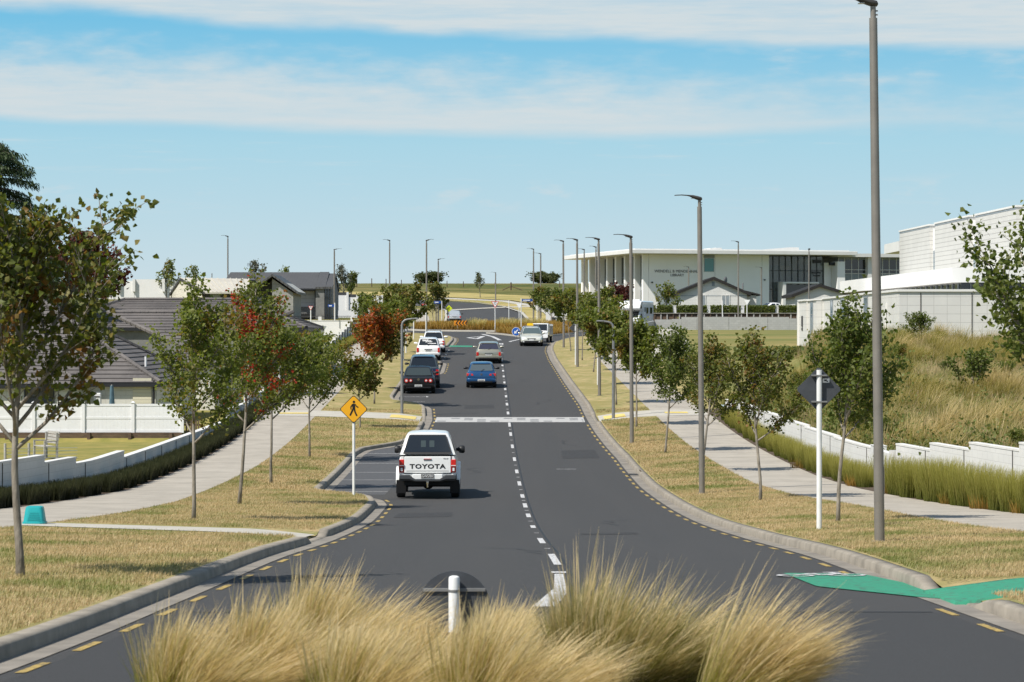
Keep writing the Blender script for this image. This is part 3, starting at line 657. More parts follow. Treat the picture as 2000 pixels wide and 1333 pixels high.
def leaves(rg, pos, out, size, wind=(.45, 0, -.1), jit=.8):
    """folded, lobed leaves: 6 vertices and 2 quads each"""
    n = len(pos)
    d = out+rg.normal(0, jit, (n, 3))+np.array(wind)+np.array([0, 0, -.25]); d /= np.linalg.norm(d, axis=1)[:, None]
    r = rg.normal(0, 1, (n, 3)); s = np.cross(d, r); s /= np.linalg.norm(s, axis=1)[:, None]; nn = np.cross(s, d)
    L = (size*rg.uniform(.65, 1.25, n))[:, None]; fold = rg.uniform(.05, .35, n)[:, None]; cur = rg.uniform(-.25, .25, n)[:, None]
    base = pos; tip = pos+d*L+nn*L*cur*.6
    def side(sg): return (pos+d*L*.38+s*sg*L*.50+nn*L*fold, pos+d*L*.74+s*sg*L*.26+nn*L*(fold*.5+cur*.3))
    l1, l2 = side(1); r1, r2 = side(-1)
    V = np.stack([base, tip, l1, l2, r1, r2], 1).reshape(-1, 3); k = np.arange(n)[:, None]*6
    Q = np.concatenate([k+np.array([[0, 2, 3, 1]]), k+np.array([[0, 1, 5, 4]])]); return V, Q
def tree_meshes(seed, H=5.2, fork=1.7, spread=1.5, nlimb=9, nleaf=4200, leaf=.092, lm=None, bm=None, r0=.07, wind=.25, top=1.0, droop=0.0, vase=.0, cluster=.115, dens_low=1.0, stems=1):
    rg = np.random.default_rng(seed); mb = MB(); twigs = []
    def path(p, d, L, n, up, wob):
        pts = [p]; d = d/np.linalg.norm(d)
        for i in range(n):
            d = d+np.array([wind*(.10 if wob > .05 else .012), 0, up])+rg.normal(0, wob, 3); d /= np.linalg.norm(d); pts.append(pts[-1]+d*L/n)
        return pts
    main = path(np.array([0, 0, -.1]), np.array([rg.normal(0, .03), rg.normal(0, .03), 1]), H*.93, 12, .05, .035)
    rad = [r0*(1-.82*i/12)+.006 for i in range(13)]; rad[0] = r0*1.35
    mb.tube(main, rad, 9)
    ml = np.array(main)
    def on_main(h):
        i = int(np.clip(np.searchsorted(ml[:, 2], h)-1, 0, 11)); t = (h-ml[i, 2])/(ml[i+1, 2]-ml[i, 2]); return ml[i]+(ml[i+1]-ml[i])*t
    for k in range(nlimb):
        f = k/(nlimb-1); h = fork+(H*.74-fork)*f**1.15
        az = k*2.4+rg.uniform(-.5, .5)
        reach = spread*(.78+.5*math.sin(math.pi*min(1, f*.8+.18)))*(1-.52*f)*rg.uniform(.8, 1.15)
        el = .95-.35*f-vase; up = .09-droop
        d = np.array([math.cos(az)*math.sin(el), math.sin(az)*math.sin(el), math.cos(el)])
        L = reach/max(.35, math.sin(el))*.95
        p0 = on_main(h); pts = path(p0, d, L, 7, up, .06)
        r1 = r0*(.52-.24*f); mb.tube(pts, [r1*(1-.8*i/7)+.004 for i in range(8)], 6)
        for i in range(2, 8):
            for _ in range(3):
                a2 = rg.uniform(0, 6.28); dd = (np.array(pts[i])-np.array(pts[i-1])); dd /= np.linalg.norm(dd)
                dd = dd+.75*np.array([math.cos(a2), math.sin(a2), rg.uniform(-.2, .5)])
                tw = path(np.array(pts[i]), dd, L*rg.uniform(.18, .38), 3, .05-droop, .1); twigs.append(tw)
                mb.tube(tw, [.009, .007, .005, .003], 4, False)
        twigs.append(pts[4:])
    for h in np.linspace(H*.55, H*.93, 9):
        for _ in range(3):
            az = rg.uniform(0, 6.28); tw = path(on_main(h), np.array([math.cos(az), math.sin(az), .9]), spread*.42*(1.25-h/H)*2, 3, .05, .1); twigs.append(tw); mb.tube(tw, [.01, .007, .005, .003], 4, False)
    twigs.append(main[-4:]); twigs.append(main[-3:])
    # leaves along the twigs
    w = np.array([np.linalg.norm(np.array(t[-1])-np.array(t[0]))+.12 for t in twigs])*np.array([dens_low if t[-1][2] < fork+.5 else 1 for t in twigs]); w /= w.sum()
    pick = rg.choice(len(twigs), nleaf, p=w); pos = np.zeros((nleaf, 3)); out = np.zeros((nleaf, 3))
    for j, k in enumerate(pick):
        t = twigs[k]; f = rg.uniform(.15, 1.08)*(len(t)-1); i = min(int(f), len(t)-2); a = np.array(t[i]); b = np.array(t[i+1]); pos[j] = a+(b-a)*(f-i); out[j] = (b-a)/np.linalg.norm(b-a)
    pos += rg.normal(0, cluster, (nleaf, 3))*np.array([1, 1, .8])
    kz = H/np.percentile(pos[:, 2], 99.7); pos[:, 2] *= kz; mb.v = [(x, y, z*kz if z > 0 else z) for x, y, z in mb.v]
    V, Q = leaves(rg, pos, out*.5, leaf, (wind*1.6, 0, 0))
    tm = bpy.data.meshes.new('trunk'); tm.from_pydata(mb.v, [], mb.f); tm.materials.append(bm or BARK); tm.shade_smooth()
    return tm, np_mesh('crown', V, Q, lm or LG)
def place_tree(name, label, cat, meshes, loc, rz=0, sc=1, group=None, crown_mat=None):
    t = thing(name, label, cat, loc, rz, group); t.scale = (sc, sc, sc)
    link('trunk', meshes[0], t); c = link('crown', meshes[1], t)
    if crown_mat: c.material_slots[0].link = 'OBJECT'; c.material_slots[0].material = crown_mat
    return t
def hgt(base, px, py): return (HZ-py)*base.y/F+ZC-base.z      # height of a photo row above a base point
GL, GR = 'maples along the left verge', 'maples along the right verge'
def maples():
    def t(label, bx, by, ty, seed, group, **k):
        b = at(bx, by); H = hgt(b, bx, ty); cm = k.pop('cm', LG); k.setdefault('r0', .024+.0035*H); k['nleaf'] = int(k['nleaf']*1.3)
        place_tree('maple_tree', label, 'tree', tree_meshes(seed, H=H, lm=cm, **k), b, 0, 1, group)
    t('large wind-blown maple with reddening leaves, nearest on the left verge', 40, 1125, 372, 21, GL, fork=1.65, spread=1.5, nlimb=16, nleaf=5600, leaf=.082, dens_low=1.7, cm=LB, r0=.050, wind=.04, vase=.10, cluster=.075)
    t('slim maple with a loose light green crown beside the crossing path on the left verge', 378, 1015, 545, 12, GL, fork=1.6, spread=1.15, nlimb=10, nleaf=3700, leaf=.085, cm=LG, wind=.2)
    t('maple with scarlet sprays at its top and a bent trunk', 467, 985, 535, 13, GL, fork=1.8, spread=1.15, nlimb=10, nleaf=3500, leaf=.085, cm=LM, wind=.2)
    t('leafy green maple on the left verge beyond the scarlet-tipped one', 530, 945, 620, 14, GL, fork=1.9, spread=1.35, nlimb=11, nleaf=4600, leaf=.092, cm=LG, wind=.3)
    t('dense dark green maple in front of the white crossing path, next to the pedestrian sign', 605, 893, 640, 15, GL, fork=1.7, spread=1.55, nlimb=11, nleaf=4800, leaf=.092, cm=LG, wind=.3)
    t('small maple with a low brownish crown, its trunk seen behind the pedestrian sign', 703, 836, 690, 16, GL, fork=1.3, spread=1.0, nlimb=8, nleaf=1700, leaf=.13, cm=LB)
    t('bright red maple standing on the dry verge beside the far parking bay', 731, 789, 600, 17, GL, fork=2.0, spread=1.6, nlimb=11, nleaf=3800, leaf=.15, cm=LR, wind=.3)
    t('red and olive maple just beyond the bright red one', 723, 760, 632, 18, GL, fork=2.2, spread=1.2, nlimb=9, nleaf=2400, leaf=.15, cm=LR, wind=.3)
    t('tall green and bronze maple behind the curved lamp on the left verge', 781, 690, 555, 19, GL, fork=2.0, spread=2.1, nlimb=10, nleaf=3000, leaf=.19, cm=LB)
    t('olive green maple beside the left footpath ahead of the roundabout', 765, 706, 578, 20, GL, fork=1.9, spread=1.7, nlimb=9, nleaf=2600, leaf=.18, cm=LG)
    # right verge
    t('tall dark green maple behind the back of the diamond sign', 1637, 1020, 578, 31, GR, fork=1.7, spread=1.0, nlimb=11, nleaf=4000, leaf=.085, cm=LD, wind=.25)
    t('maple with rusty red leaves and a crooked white trunk', 1485, 978, 645, 32, GR, fork=1.5, spread=1.0, nlimb=10, nleaf=3000, leaf=.085, cm=LB, wind=.25)
    t('maple half hidden by the second tall lamp post', 1372, 925, 655, 33, GR, fork=1.5, spread=1.05, nlimb=10, nleaf=2900, leaf=.092, cm=LB, wind=.25)
    t('round-crowned green maple between the second and third lamp posts', 1299, 885, 640, 34, GR, fork=1.6, spread=1.15, nlimb=11, nleaf=4000, leaf=.092, cm=LD, wind=.25)
    t('green maple beside the crossing on the right verge', 1243, 835, 625, 35, GR, fork=1.9, spread=1.25, nlimb=10, nleaf=3000, leaf=.14, cm=LG, wind=.25)
    t('green maple behind the short curved lamp on the right verge', 1204, 791, 606, 36, GR, fork=1.7, spread=1.35, nlimb=10, nleaf=2800, leaf=.15, cm=LG, wind=.25)
    t('olive maple half hidden by the fourth tall lamp post', 1169, 755, 600, 37, GR, fork=1.7, spread=1.35, nlimb=9, nleaf=2400, leaf=.16, cm=LG)
    t('thin-trunked maple between the fourth and fifth lamp posts', 1159, 727, 575, 38, GR, fork=1.8, spread=1.7, nlimb=9, nleaf=2400, leaf=.17, cm=LG)
    t('maple with an olive crown right of the white back-to-front sign', 1137, 704, 572, 39, GR, fork=1.7, spread=1.6, nlimb=9, nleaf=2200, leaf=.18, cm=LB)
    t('last maple on the right verge before the roundabout', 1115, 686, 566, 40, GR, fork=1.7, spread=1.5, nlimb=9, nleaf=2000, leaf=.18, cm=LG)
    # cut by the right edge of the frame
    b = at(2062, 1050); H = hgt(b, 1985, 385)
    place_tree('maple_tree', 'large green maple leaning into view at the far right edge', 'tree', tree_meshes(30, H=H, fork=1.9, spread=1.9, nlimb=13, nleaf=9000, leaf=.092, lm=LD, wind=.15, r0=.09), b, 0, 1, GR)
maples()
def yd(px, py, Y): v = P(px, py, Y); v.z = GZ(v.x, v.y); return v
def other_trees():
    far = tree_meshes(51, H=5, fork=1.4, spread=1.5, nlimb=9, nleaf=1500, leaf=.22, lm=LG, r0=.09)
    fard = tree_meshes(52, H=5, fork=1.2, spread=1.9, nlimb=9, nleaf=1700, leaf=.24, lm=LD, r0=.09)
    thin = tree_meshes(53, H=6, fork=1.8, spread=1.5, nlimb=9, nleaf=560, leaf=.26, lm=LGREY, r0=.10)
    bush = tree_meshes(54, H=3, fork=.3, spread=1.6, nlimb=10, nleaf=1900, leaf=.16, lm=LD, r0=.06)
    def t(name, label, cat, ms, px, by, ty, Y, H0, mt=None, group=None, z=None):
        b = P(px, by, Y) if z == 'px' else yd(px, by, Y); s = ((HZ-ty)*Y/F+ZC-b.z)/H0
        place_tree(name, label, cat, ms, b, random.uniform(0, 6), s, group, mt)
    t('maple_tree', 'dark rounded tree in front of the white terrace walls on the left', 'tree', fard, 716, 640, 572, 215, 5, LD)
    t('maple_tree', 'bronze-green tree behind the left triangular roundabout sign', 'tree', far, 852, 632, 552, 300, 5, LB)
    t('young_tree', 'young tree with supports on the left verge beyond the roundabout', 'tree', thin, 846, 628, 580, 318, 6, LG)
    t('maple_tree', 'green tree beside the blue street sign right of the roundabout', 'tree', fard, 1078, 634, 562, 292, 5, LD)
    t('maple_tree', 'olive tree in front of the pair of lamp posts past the roundabout', 'tree', far, 1052, 628, 560, 316, 5, LG)
    t('maroon_tree', 'maroon-leaved tree behind the motorhome', 'tree', tree_meshes(55, H=5, fork=1.3, spread=1.9, nlimb=10, nleaf=1700, leaf=.24, lm=LMAR, r0=.1), 1220, 625, 553, 292, 5)
    t('young_tree', 'young thin-leaved tree between the motorhome and the white gabled house', 'tree', tree_meshes(56, H=5, fork=1.4, spread=1.5, nlimb=9, nleaf=700, leaf=.24, lm=LG, r0=.07), 1303, 622, 552, 290, 5)
    t('maple_tree', 'green tree in front of the library colonnade', 'tree', far, 1181, 632, 560, 285, 5, LG)
    t('maple_tree', 'olive tree left of the colonnade behind the lamp posts', 'tree', far, 1118, 630, 566, 288, 5, LB)
    t('small_tree', 'small dark tree against the white panelled wall', 'tree', bush, 1797, 674, 610, 143, 3, LD)
    t('shrub', 'upright dark shrub on the tussock bank', 'shrub', bush, 1902, 792, 682, 99, 3, LD)
    t('shrub', 'low green shrub among golden grass right of the upright one', 'shrub', bush, 1962, 770, 705, 104, 3, LG)
    t('shrub', 'grey-green shrub at the foot of the bank behind the diamond sign', 'shrub', bush, 1562, 815, 762, 104, 3, LG)
    t('shrub', 'wide low shrub behind the white wall beside the near lamp post', 'shrub', bush, 1672, 858, 800, 86, 3, LD)
    t('shrub', 'leafy shrub half way up the golden bank', 'shrub', bush, 1755, 735, 672, 118, 3, LG)
    t('shrub', 'round shrub at the white building corner', 'shrub', bush, 1605, 674, 645, 172, 3, LD)
    t('shrub', 'green shrub on the canopy roof terrace of the white building', 'shrub', bush, 1688, 546, 536, 205, 3, LD, z='px')
    for px, by, ty, Y, m_, lab in ((1640, 800, 752, 100, LG, 'leafy shrub on the bank just right of the diamond sign'), (1725, 850, 815, 82, LD, 'low dark shrub behind the wall pier beside the near lamp'), (1800, 790, 752, 100, LG, 'low green shrub among pale grass left of the upright dark one'), (1845, 748, 705, 112, LD, 'dark green shrub on the upper bank, below the panelled wall'), (1945, 720, 688, 122, LG, 'small olive shrub high on the bank near the right edge'), (1985, 865, 838, 70, LG, 'small green shrub behind the saw-tooth wall at the right edge'), (1560, 765, 728, 112, LG, 'green shrub between the rusty maple and the diamond sign'), (1705, 735, 690, 125, LD, 'dark shrub on the bank hidden partly by the near lamp post')):
        t('shrub', lab, 'shrub', bush, px, by, ty, Y, 3, m_)
    for i, (px, ty, Y, lab) in enumerate([(323, 507, 330, 'thin pale tree on the far left skyline'), (378, 519, 330, 'small skyline tree right of the thin pale one'), (500, 509, 340, 'sparse tree showing above the ribbed roof'), (551, 521, 345, 'tiny treetop above the right part of the ribbed roof'), (674, 517, 420, 'sparse grey sapling beside the dark one on the far field'), (938, 532, 470, 'lone sapling on the far verge in the middle of the road view')]):
        t('sapling', lab, 'tree', thin, px, 590, ty, Y, 6, [LG, LD, LGREY, LG, LGREY, LFAR][i])
    t('sapling', 'small dark sapling on the far field left of the lamp posts', 'tree', far, 686, 566, 531, 425, 5, LD)
    big = tree_meshes(57, H=6, fork=.6, spread=3.9, nlimb=14, nleaf=4200, leaf=.5, lm=LFAR, bm=BARKD, r0=.16, cluster=.45)
    t('shrub_tree', 'wide wind-shaped shrub on the hill crest left of centre', 'shrub', big, 842, 566, 533, 640, 6)
    t('shrub_tree', 'wide domed shrub on the hill crest near the library', 'shrub', big, 1062, 566, 533, 640, 6)
    for o in [o for o in COL.objects if o.name.startswith('shrub_tree')]: o.scale = (.95, .95, .62); o.location.z -= .75
    brown = tree_meshes(58, H=8, fork=1.5, spread=3.0, nlimb=12, nleaf=3400, leaf=.34, lm=LMAR, bm=BARKD, r0=.16, cluster=.35)
    t('copper_tree', 'copper-coloured tree behind the nearest left maple', 'tree', brown, 175, 600, 452, 230, 8)
    t('copper_tree', 'copper tree under the dark conifer at the left edge', 'tree', brown, 60, 600, 445, 236, 8)
other_trees()
def conifer():
    rg = np.random.default_rng(61); b = yd(-30, 700, 150); top = (HZ-262)*150/F+ZC; H = top-b.z
    t = thing('conifer_tree', 'dark conifer with drooping branches reaching in at the left edge', 'tree', b)
    mb = MB(); mb.tube([(0, 0, -.2), (0, 0, H*.5), (0, 0, H)], [.35, .2, .03], 10); pos = []; out = []
    for k in range(190):
        f = rg.uniform(.15, .97); az = rg.uniform(0, 6.28); L = (1-f)*6.0+1.5+rg.uniform(-.5, .6); p = np.array([0, 0, H*f]); d = np.array([math.cos(az), math.sin(az), .30]); pts = [p]
        for i in range(9): d = d+np.array([0, 0, -.07]); d /= np.linalg.norm(d); pts.append(pts[-1]+d*L/9)
        mb.tube(pts, [.05*(1-i/10)+.006 for i in range(10)], 5)
        for i in range(2, 10):
            for _ in range(44):
                q = pts[i]+rg.normal(0, .13, 3)*[1, 1, .6]; sd = np.array([-d[1], d[0], 0])*rg.choice([-1, 1])*rg.uniform(.1, .8); l = rg.uniform(0, .55)
                pos.append(q+sd*l+np.array([0, 0, -l*.5])); out.append(d+sd+np.array([0, 0, -.9]))
    V, Q = leaves(rg, np.array(pos), np.array(out), .24, (0, 0, -.2), .25); V = V.reshape(-1, 6, 3); V[:, 2:] = V[:, :1]*.55+V[:, 1:2]*.45+(V[:, 2:]-V[:, 2:].mean(1, keepdims=True))*.30; V = V.reshape(-1, 3)
    mb.build('trunk', BARKD, t, 60); link('crown', np_mesh('crown', V, Q, LC), t)
conifer()

# ------------------------------------------------------------------ grasses
def blades(rg, base, L, az, lean, curv, width, segs=4, taper=.15, twist=True):
    """ribbons that rise and bend over; returns vertices, quads and the height share t"""
    n = len(base); k = segs+1; tt = np.linspace(0, 1, k)
    ang = lean[:, None]+curv[:, None]*tt[None, :]            # tilt from the vertical along the blade
    dx = np.sin(ang); dz = np.cos(ang); seg = (L/segs)[:, None]
    r = np.concatenate([np.zeros((n, 1)), np.cumsum((dx*seg)[:, :-1], 1)], 1); z = np.concatenate([np.zeros((n, 1)), np.cumsum((dz*seg)[:, :-1], 1)], 1)
    h = np.stack([np.cos(az), np.sin(az)], 1); C = np.zeros((n, k, 3)); C[:, :, 0] = base[:, None, 0]+r*h[:, None, 0]; C[:, :, 1] = base[:, None, 1]+r*h[:, None, 1]; C[:, :, 2] = base[:, None, 2]+z
    ta = rg.uniform(0, 6.28, n) if twist else az+np.pi/2
    s = np.stack([np.cos(ta), np.sin(ta), np.zeros(n)], 1)[:, None, :]*(width[:, None]*(1-(1-taper)*tt[None, :]**1.5))[:, :, None]*.5
    V = np.stack([C-s, C+s], 2).reshape(-1, 3); i = (np.arange(n)*2*k)[:, None, None]+(np.arange(segs)*2)[None, :, None]
    Q = (i+np.array([0, 1, 3, 2])[None, None, :]).reshape(-1, 4); return V, Q, np.tile(np.repeat(tt, 2), n)
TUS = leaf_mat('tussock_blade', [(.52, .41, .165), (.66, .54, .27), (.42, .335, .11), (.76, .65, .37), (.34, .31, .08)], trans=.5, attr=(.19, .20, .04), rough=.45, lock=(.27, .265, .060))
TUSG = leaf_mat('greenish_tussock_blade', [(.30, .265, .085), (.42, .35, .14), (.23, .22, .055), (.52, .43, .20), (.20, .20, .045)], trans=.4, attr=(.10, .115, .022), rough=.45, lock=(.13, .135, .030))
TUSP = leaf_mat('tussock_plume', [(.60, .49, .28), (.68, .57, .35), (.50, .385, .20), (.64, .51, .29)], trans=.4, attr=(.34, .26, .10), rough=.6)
SEDGE = leaf_mat('green_sedge_blade', [(.27, .25, .052), (.33, .30, .075), (.22, .215, .04), (.42, .35, .11)], trans=.4, attr=(.10, .115, .022))
SEDGEO = leaf_mat('orange_sedge_blade', [(.36, .20, .045), (.45, .26, .06), (.28, .19, .04), (.42, .30, .09)], trans=.35, attr=(.20, .12, .03))
HEDGE = leaf_mat('dark_sedge_blade', [(.030, .036, .012), (.045, .050, .016), (.022, .028, .009), (.065, .062, .02)], trans=.2, attr=(.020, .022, .008))
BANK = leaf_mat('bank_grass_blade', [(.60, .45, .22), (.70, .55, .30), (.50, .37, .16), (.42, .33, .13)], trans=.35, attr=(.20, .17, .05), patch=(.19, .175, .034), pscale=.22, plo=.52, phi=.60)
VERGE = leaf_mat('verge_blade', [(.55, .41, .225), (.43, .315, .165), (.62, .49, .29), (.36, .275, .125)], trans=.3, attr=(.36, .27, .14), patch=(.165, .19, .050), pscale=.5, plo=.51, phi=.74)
def tussock(seed, n, R0, H, wind, az0=0.0, spread=.75, plumes=.3, w=.0062, nl=260):
    """blades gathered in locks that lean outwards and then with the wind"""
    rg = np.random.default_rng(seed); la = rg.uniform(0, 6.28, nl); lr = np.sqrt(rg.uniform(0, 1, nl)); lx, ly = np.cos(la)*lr*spread+rg.normal(0, .22, nl)+wind*math.cos(az0), np.sin(la)*lr*spread+rg.normal(0, .22, nl)+wind*math.sin(az0)
    ll = rg.uniform(.70, 1.15, nl); lk = np.clip(rg.normal(.15, .38, nl), 0, 1); lc = rg.uniform(.5, 1.3, nl)
    g = rg.integers(0, nl, n); base = np.stack([R0*lr[g]*np.cos(la[g]), R0*lr[g]*np.sin(la[g]), np.zeros(n)], 1)+rg.normal(0, .028, (n, 3))*[1, 1, 0]; base[:, 2] -= .02
    ox, oy = lx[g]+rg.normal(0, .11, n), ly[g]+rg.normal(0, .11, n); az = np.arctan2(oy, ox); m = np.clip(np.hypot(ox, oy), 0, 1.25); L = H*ll[g]*rg.uniform(.62, 1.12, n)*(1.05-.12*m)
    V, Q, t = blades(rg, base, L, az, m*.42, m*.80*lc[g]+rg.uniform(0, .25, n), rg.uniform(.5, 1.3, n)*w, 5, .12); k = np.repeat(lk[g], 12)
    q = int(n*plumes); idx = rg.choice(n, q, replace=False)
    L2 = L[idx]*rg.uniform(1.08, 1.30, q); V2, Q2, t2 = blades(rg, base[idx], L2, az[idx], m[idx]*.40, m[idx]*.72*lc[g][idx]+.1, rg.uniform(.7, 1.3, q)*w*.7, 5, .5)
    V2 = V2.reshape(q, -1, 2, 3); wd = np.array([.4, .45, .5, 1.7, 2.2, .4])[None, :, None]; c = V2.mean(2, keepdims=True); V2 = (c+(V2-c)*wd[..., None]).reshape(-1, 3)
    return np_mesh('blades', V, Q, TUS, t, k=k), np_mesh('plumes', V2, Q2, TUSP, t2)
def foreground():
    g = 'tussocks on the near traffic island'
    def put(label, ms, px, Y, top, rz=0, wide=1.0):
        x = (px-1000)*Y/F; z = float(Zr(Y))+.10; t = thing('tussock_grass', label, 'grass clump', (x, Y, z), rz, g); s = ((HZ-top)*Y/F+ZC-z)/ms[2]; t.scale = (max(s, .8)*wide, max(s, .8)*wide, s)
        o = link('blades', ms[0], t); link('plumes', ms[1], t)
        if ms is B: o.material_slots[0].link = 'OBJECT'; o.material_slots[0].material = TUSG
    def mk(*a, **k):
        m = tussock(*a, **k); q = np.empty(len(m[1].vertices)*3, np.float32); m[1].vertices.foreach_get('co', q); return m[0], m[1], float(np.percentile(q[2::3], 99.6))
    A = mk(71, 9500, .48, .84, .85, plumes=.36); B = mk(72, 12500, .50, .84, .60, plumes=.16); C = mk(73, 7500, .26, .90, 1.15, spread=.5, plumes=.42); D = mk(74, 7000, .42, .70, .85, plumes=.36)
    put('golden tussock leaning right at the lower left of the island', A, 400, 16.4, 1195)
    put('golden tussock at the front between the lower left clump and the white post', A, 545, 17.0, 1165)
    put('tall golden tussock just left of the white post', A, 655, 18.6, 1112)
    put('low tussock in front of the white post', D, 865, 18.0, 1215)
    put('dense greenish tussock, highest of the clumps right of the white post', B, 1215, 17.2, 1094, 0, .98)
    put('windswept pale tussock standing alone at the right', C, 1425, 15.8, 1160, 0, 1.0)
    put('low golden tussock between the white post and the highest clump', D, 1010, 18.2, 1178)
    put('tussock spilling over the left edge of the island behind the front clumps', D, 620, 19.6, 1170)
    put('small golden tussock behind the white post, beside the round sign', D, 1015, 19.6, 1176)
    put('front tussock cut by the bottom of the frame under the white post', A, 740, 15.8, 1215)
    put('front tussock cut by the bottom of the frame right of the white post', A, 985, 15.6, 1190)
foreground()
def verge_grass():
    rg = np.random.default_rng(81); pts = []
    for Ya, Yb, dens in ((22, 45, 620), (45, 75, 420), (75, 125, 170)):
        for left in (True, False):
            n = int((Yb-Ya)*6.0*dens); Y = rg.uniform(Ya, Yb, n)
            lo, hi = (pLi(Y)+.02, kL(Y)-.22) if left else (kR(Y)+.22, pRi(Y)-.02)
            X = lo+(hi-lo)*rg.uniform(0, 1, n); keep = np.ones(n, bool)
            if left: keep &= ~((Y > 46.9+(-X-3.9)*.45) & (Y < 50.9+(-X-3.9)*.36)); keep &= ~((Y > 117.8+(-X-4.3)*.17) & (Y < 122.4+(-X-4.3)*.2))
            else: keep &= ~((Y > 117.8) & (Y < 123)); keep &= ~((Y > 28.4) & (Y < 31.2))
            X, Y = X[keep], Y[keep]; z = Zr(Y)+KH+(.10*np.clip((kL(Y)-X)/np.maximum(.5, kL(Y)-pLi(Y)), 0, 1) if left else .14*np.clip((X-kR(Y))/np.maximum(.5, pRi(Y)-kR(Y)), 0, 1))
            pts.append(np.stack([X, Y, z-.005], 1))
    B = np.concatenate(pts); n = len(B)
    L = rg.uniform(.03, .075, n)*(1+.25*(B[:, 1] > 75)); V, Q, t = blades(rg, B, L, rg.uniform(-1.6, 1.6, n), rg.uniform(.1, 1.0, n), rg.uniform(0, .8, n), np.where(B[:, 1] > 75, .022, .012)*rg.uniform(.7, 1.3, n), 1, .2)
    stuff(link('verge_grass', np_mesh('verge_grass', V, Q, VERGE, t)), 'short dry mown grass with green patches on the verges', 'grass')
verge_grass()
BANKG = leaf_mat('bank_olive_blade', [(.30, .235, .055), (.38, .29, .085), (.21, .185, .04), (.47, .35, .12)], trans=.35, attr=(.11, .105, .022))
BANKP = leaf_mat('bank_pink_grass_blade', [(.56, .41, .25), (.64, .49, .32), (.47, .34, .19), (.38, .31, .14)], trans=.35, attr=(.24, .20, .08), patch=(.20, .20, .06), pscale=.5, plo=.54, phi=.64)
WEED = leaf_mat('weed_leaf', [(.10, .13, .03), (.15, .17, .045), (.08, .10, .022), (.19, .19, .06)], trans=.3)
def bank_grass():
    rg = np.random.default_rng(82)
    def spots(n, big):
        o = []
        ph = rg.uniform(0, 6.28, 8)
        while len(o) < n:
            Y = rg.uniform(61, 150); X = float(wR(Y))+.4+rg.uniform(0, 1)**.9*26
            if Y > 128 and X < 13.5+.07*(Y-128)+1.5: continue
            f = math.sin(X*.55+ph[0])+math.sin(Y*.17+ph[1])+math.sin(X*.3-Y*.11+ph[2])+.5*math.sin(Y*.45+X*.8+ph[3])
            zone = 0 if Y > 92+3*math.sin(X*.4) and f > .1 else (1 if f > .55 or f < -1.1 else 2)      # olive above, blond tussocks, pale grass below
            if (big and zone == 2 and rg.uniform() > .12) or (not big and zone != 2 and rg.uniform() > .45): continue
            o.append((X, Y, terrain(X, Y)-.04, zone))
        return o
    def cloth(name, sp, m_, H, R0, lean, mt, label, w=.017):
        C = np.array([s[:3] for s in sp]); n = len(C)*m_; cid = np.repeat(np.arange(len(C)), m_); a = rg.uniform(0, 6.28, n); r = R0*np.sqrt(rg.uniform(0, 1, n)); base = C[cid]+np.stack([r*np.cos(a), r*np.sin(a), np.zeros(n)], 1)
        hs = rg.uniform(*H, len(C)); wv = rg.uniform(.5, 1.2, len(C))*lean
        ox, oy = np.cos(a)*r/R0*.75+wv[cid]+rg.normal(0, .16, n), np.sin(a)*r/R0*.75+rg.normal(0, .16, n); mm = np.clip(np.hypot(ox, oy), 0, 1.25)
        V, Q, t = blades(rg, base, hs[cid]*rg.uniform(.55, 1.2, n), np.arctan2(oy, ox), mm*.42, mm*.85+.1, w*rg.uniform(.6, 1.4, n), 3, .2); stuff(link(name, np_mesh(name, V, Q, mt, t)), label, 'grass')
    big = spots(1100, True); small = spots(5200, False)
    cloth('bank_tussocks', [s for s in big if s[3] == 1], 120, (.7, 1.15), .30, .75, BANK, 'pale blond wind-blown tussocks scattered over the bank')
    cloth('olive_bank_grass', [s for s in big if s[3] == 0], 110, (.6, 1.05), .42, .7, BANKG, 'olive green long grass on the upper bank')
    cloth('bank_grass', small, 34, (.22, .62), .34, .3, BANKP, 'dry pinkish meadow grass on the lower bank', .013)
    # low weeds at the foot of the bank
    P_ = []; 
    for i in range(420):
        Y = rg.uniform(64, 122); X = float(wR(Y))+.4+abs(rg.normal(0, 1.5 if i % 3 else 5)); z = terrain(X, Y); h = rg.uniform(.12, .42); n = 26; P_.append(np.stack([X+rg.normal(0, .22, n), Y+rg.normal(0, .22, n), z+np.abs(rg.normal(0, h, n))], 1))
    P_ = np.concatenate(P_); V, Q = leaves(rg, P_, np.tile([0, 0, .6], (len(P_), 1)), .10, (.1, 0, 0)); stuff(link('bank_weeds', np_mesh('bank_weeds', V, Q, WEED)), 'low green weeds at the foot of the bank', 'weeds')
bank_grass()
def sedge_mesh(seed, n, lx, ly, H, m, w=.010, lean=.25, fan=.5, rag=True):
    rg = np.random.default_rng(seed); qa = rg.uniform(0, 6.28, n); qr = np.sqrt(rg.uniform(0, 1, n)); x = lx/2*qr*np.cos(qa) if rag else rg.uniform(-lx/2, lx/2, n); y = ly/2*qr*np.sin(qa) if rag else rg.uniform(-ly/2, ly/2, n); base = np.stack([x, y, np.zeros(n)-.02], 1)
    ox = x/lx*2*fan+rg.normal(0, .18, n)+lean; oy = y/ly*2*fan*.6+rg.normal(0, .18, n); mm = np.clip(np.hypot(ox, oy), 0, 1.1)
    V, Q, t = blades(rg, base, H*(rg.uniform(.42, 1.12, n) if rag else rg.uniform(.75, 1.08, n)), np.arctan2(oy, ox), mm*.35, mm*.45, w*rg.uniform(.7, 1.3, n), 3, .2); return np_mesh('sedge_blades', V, Q, m, t)
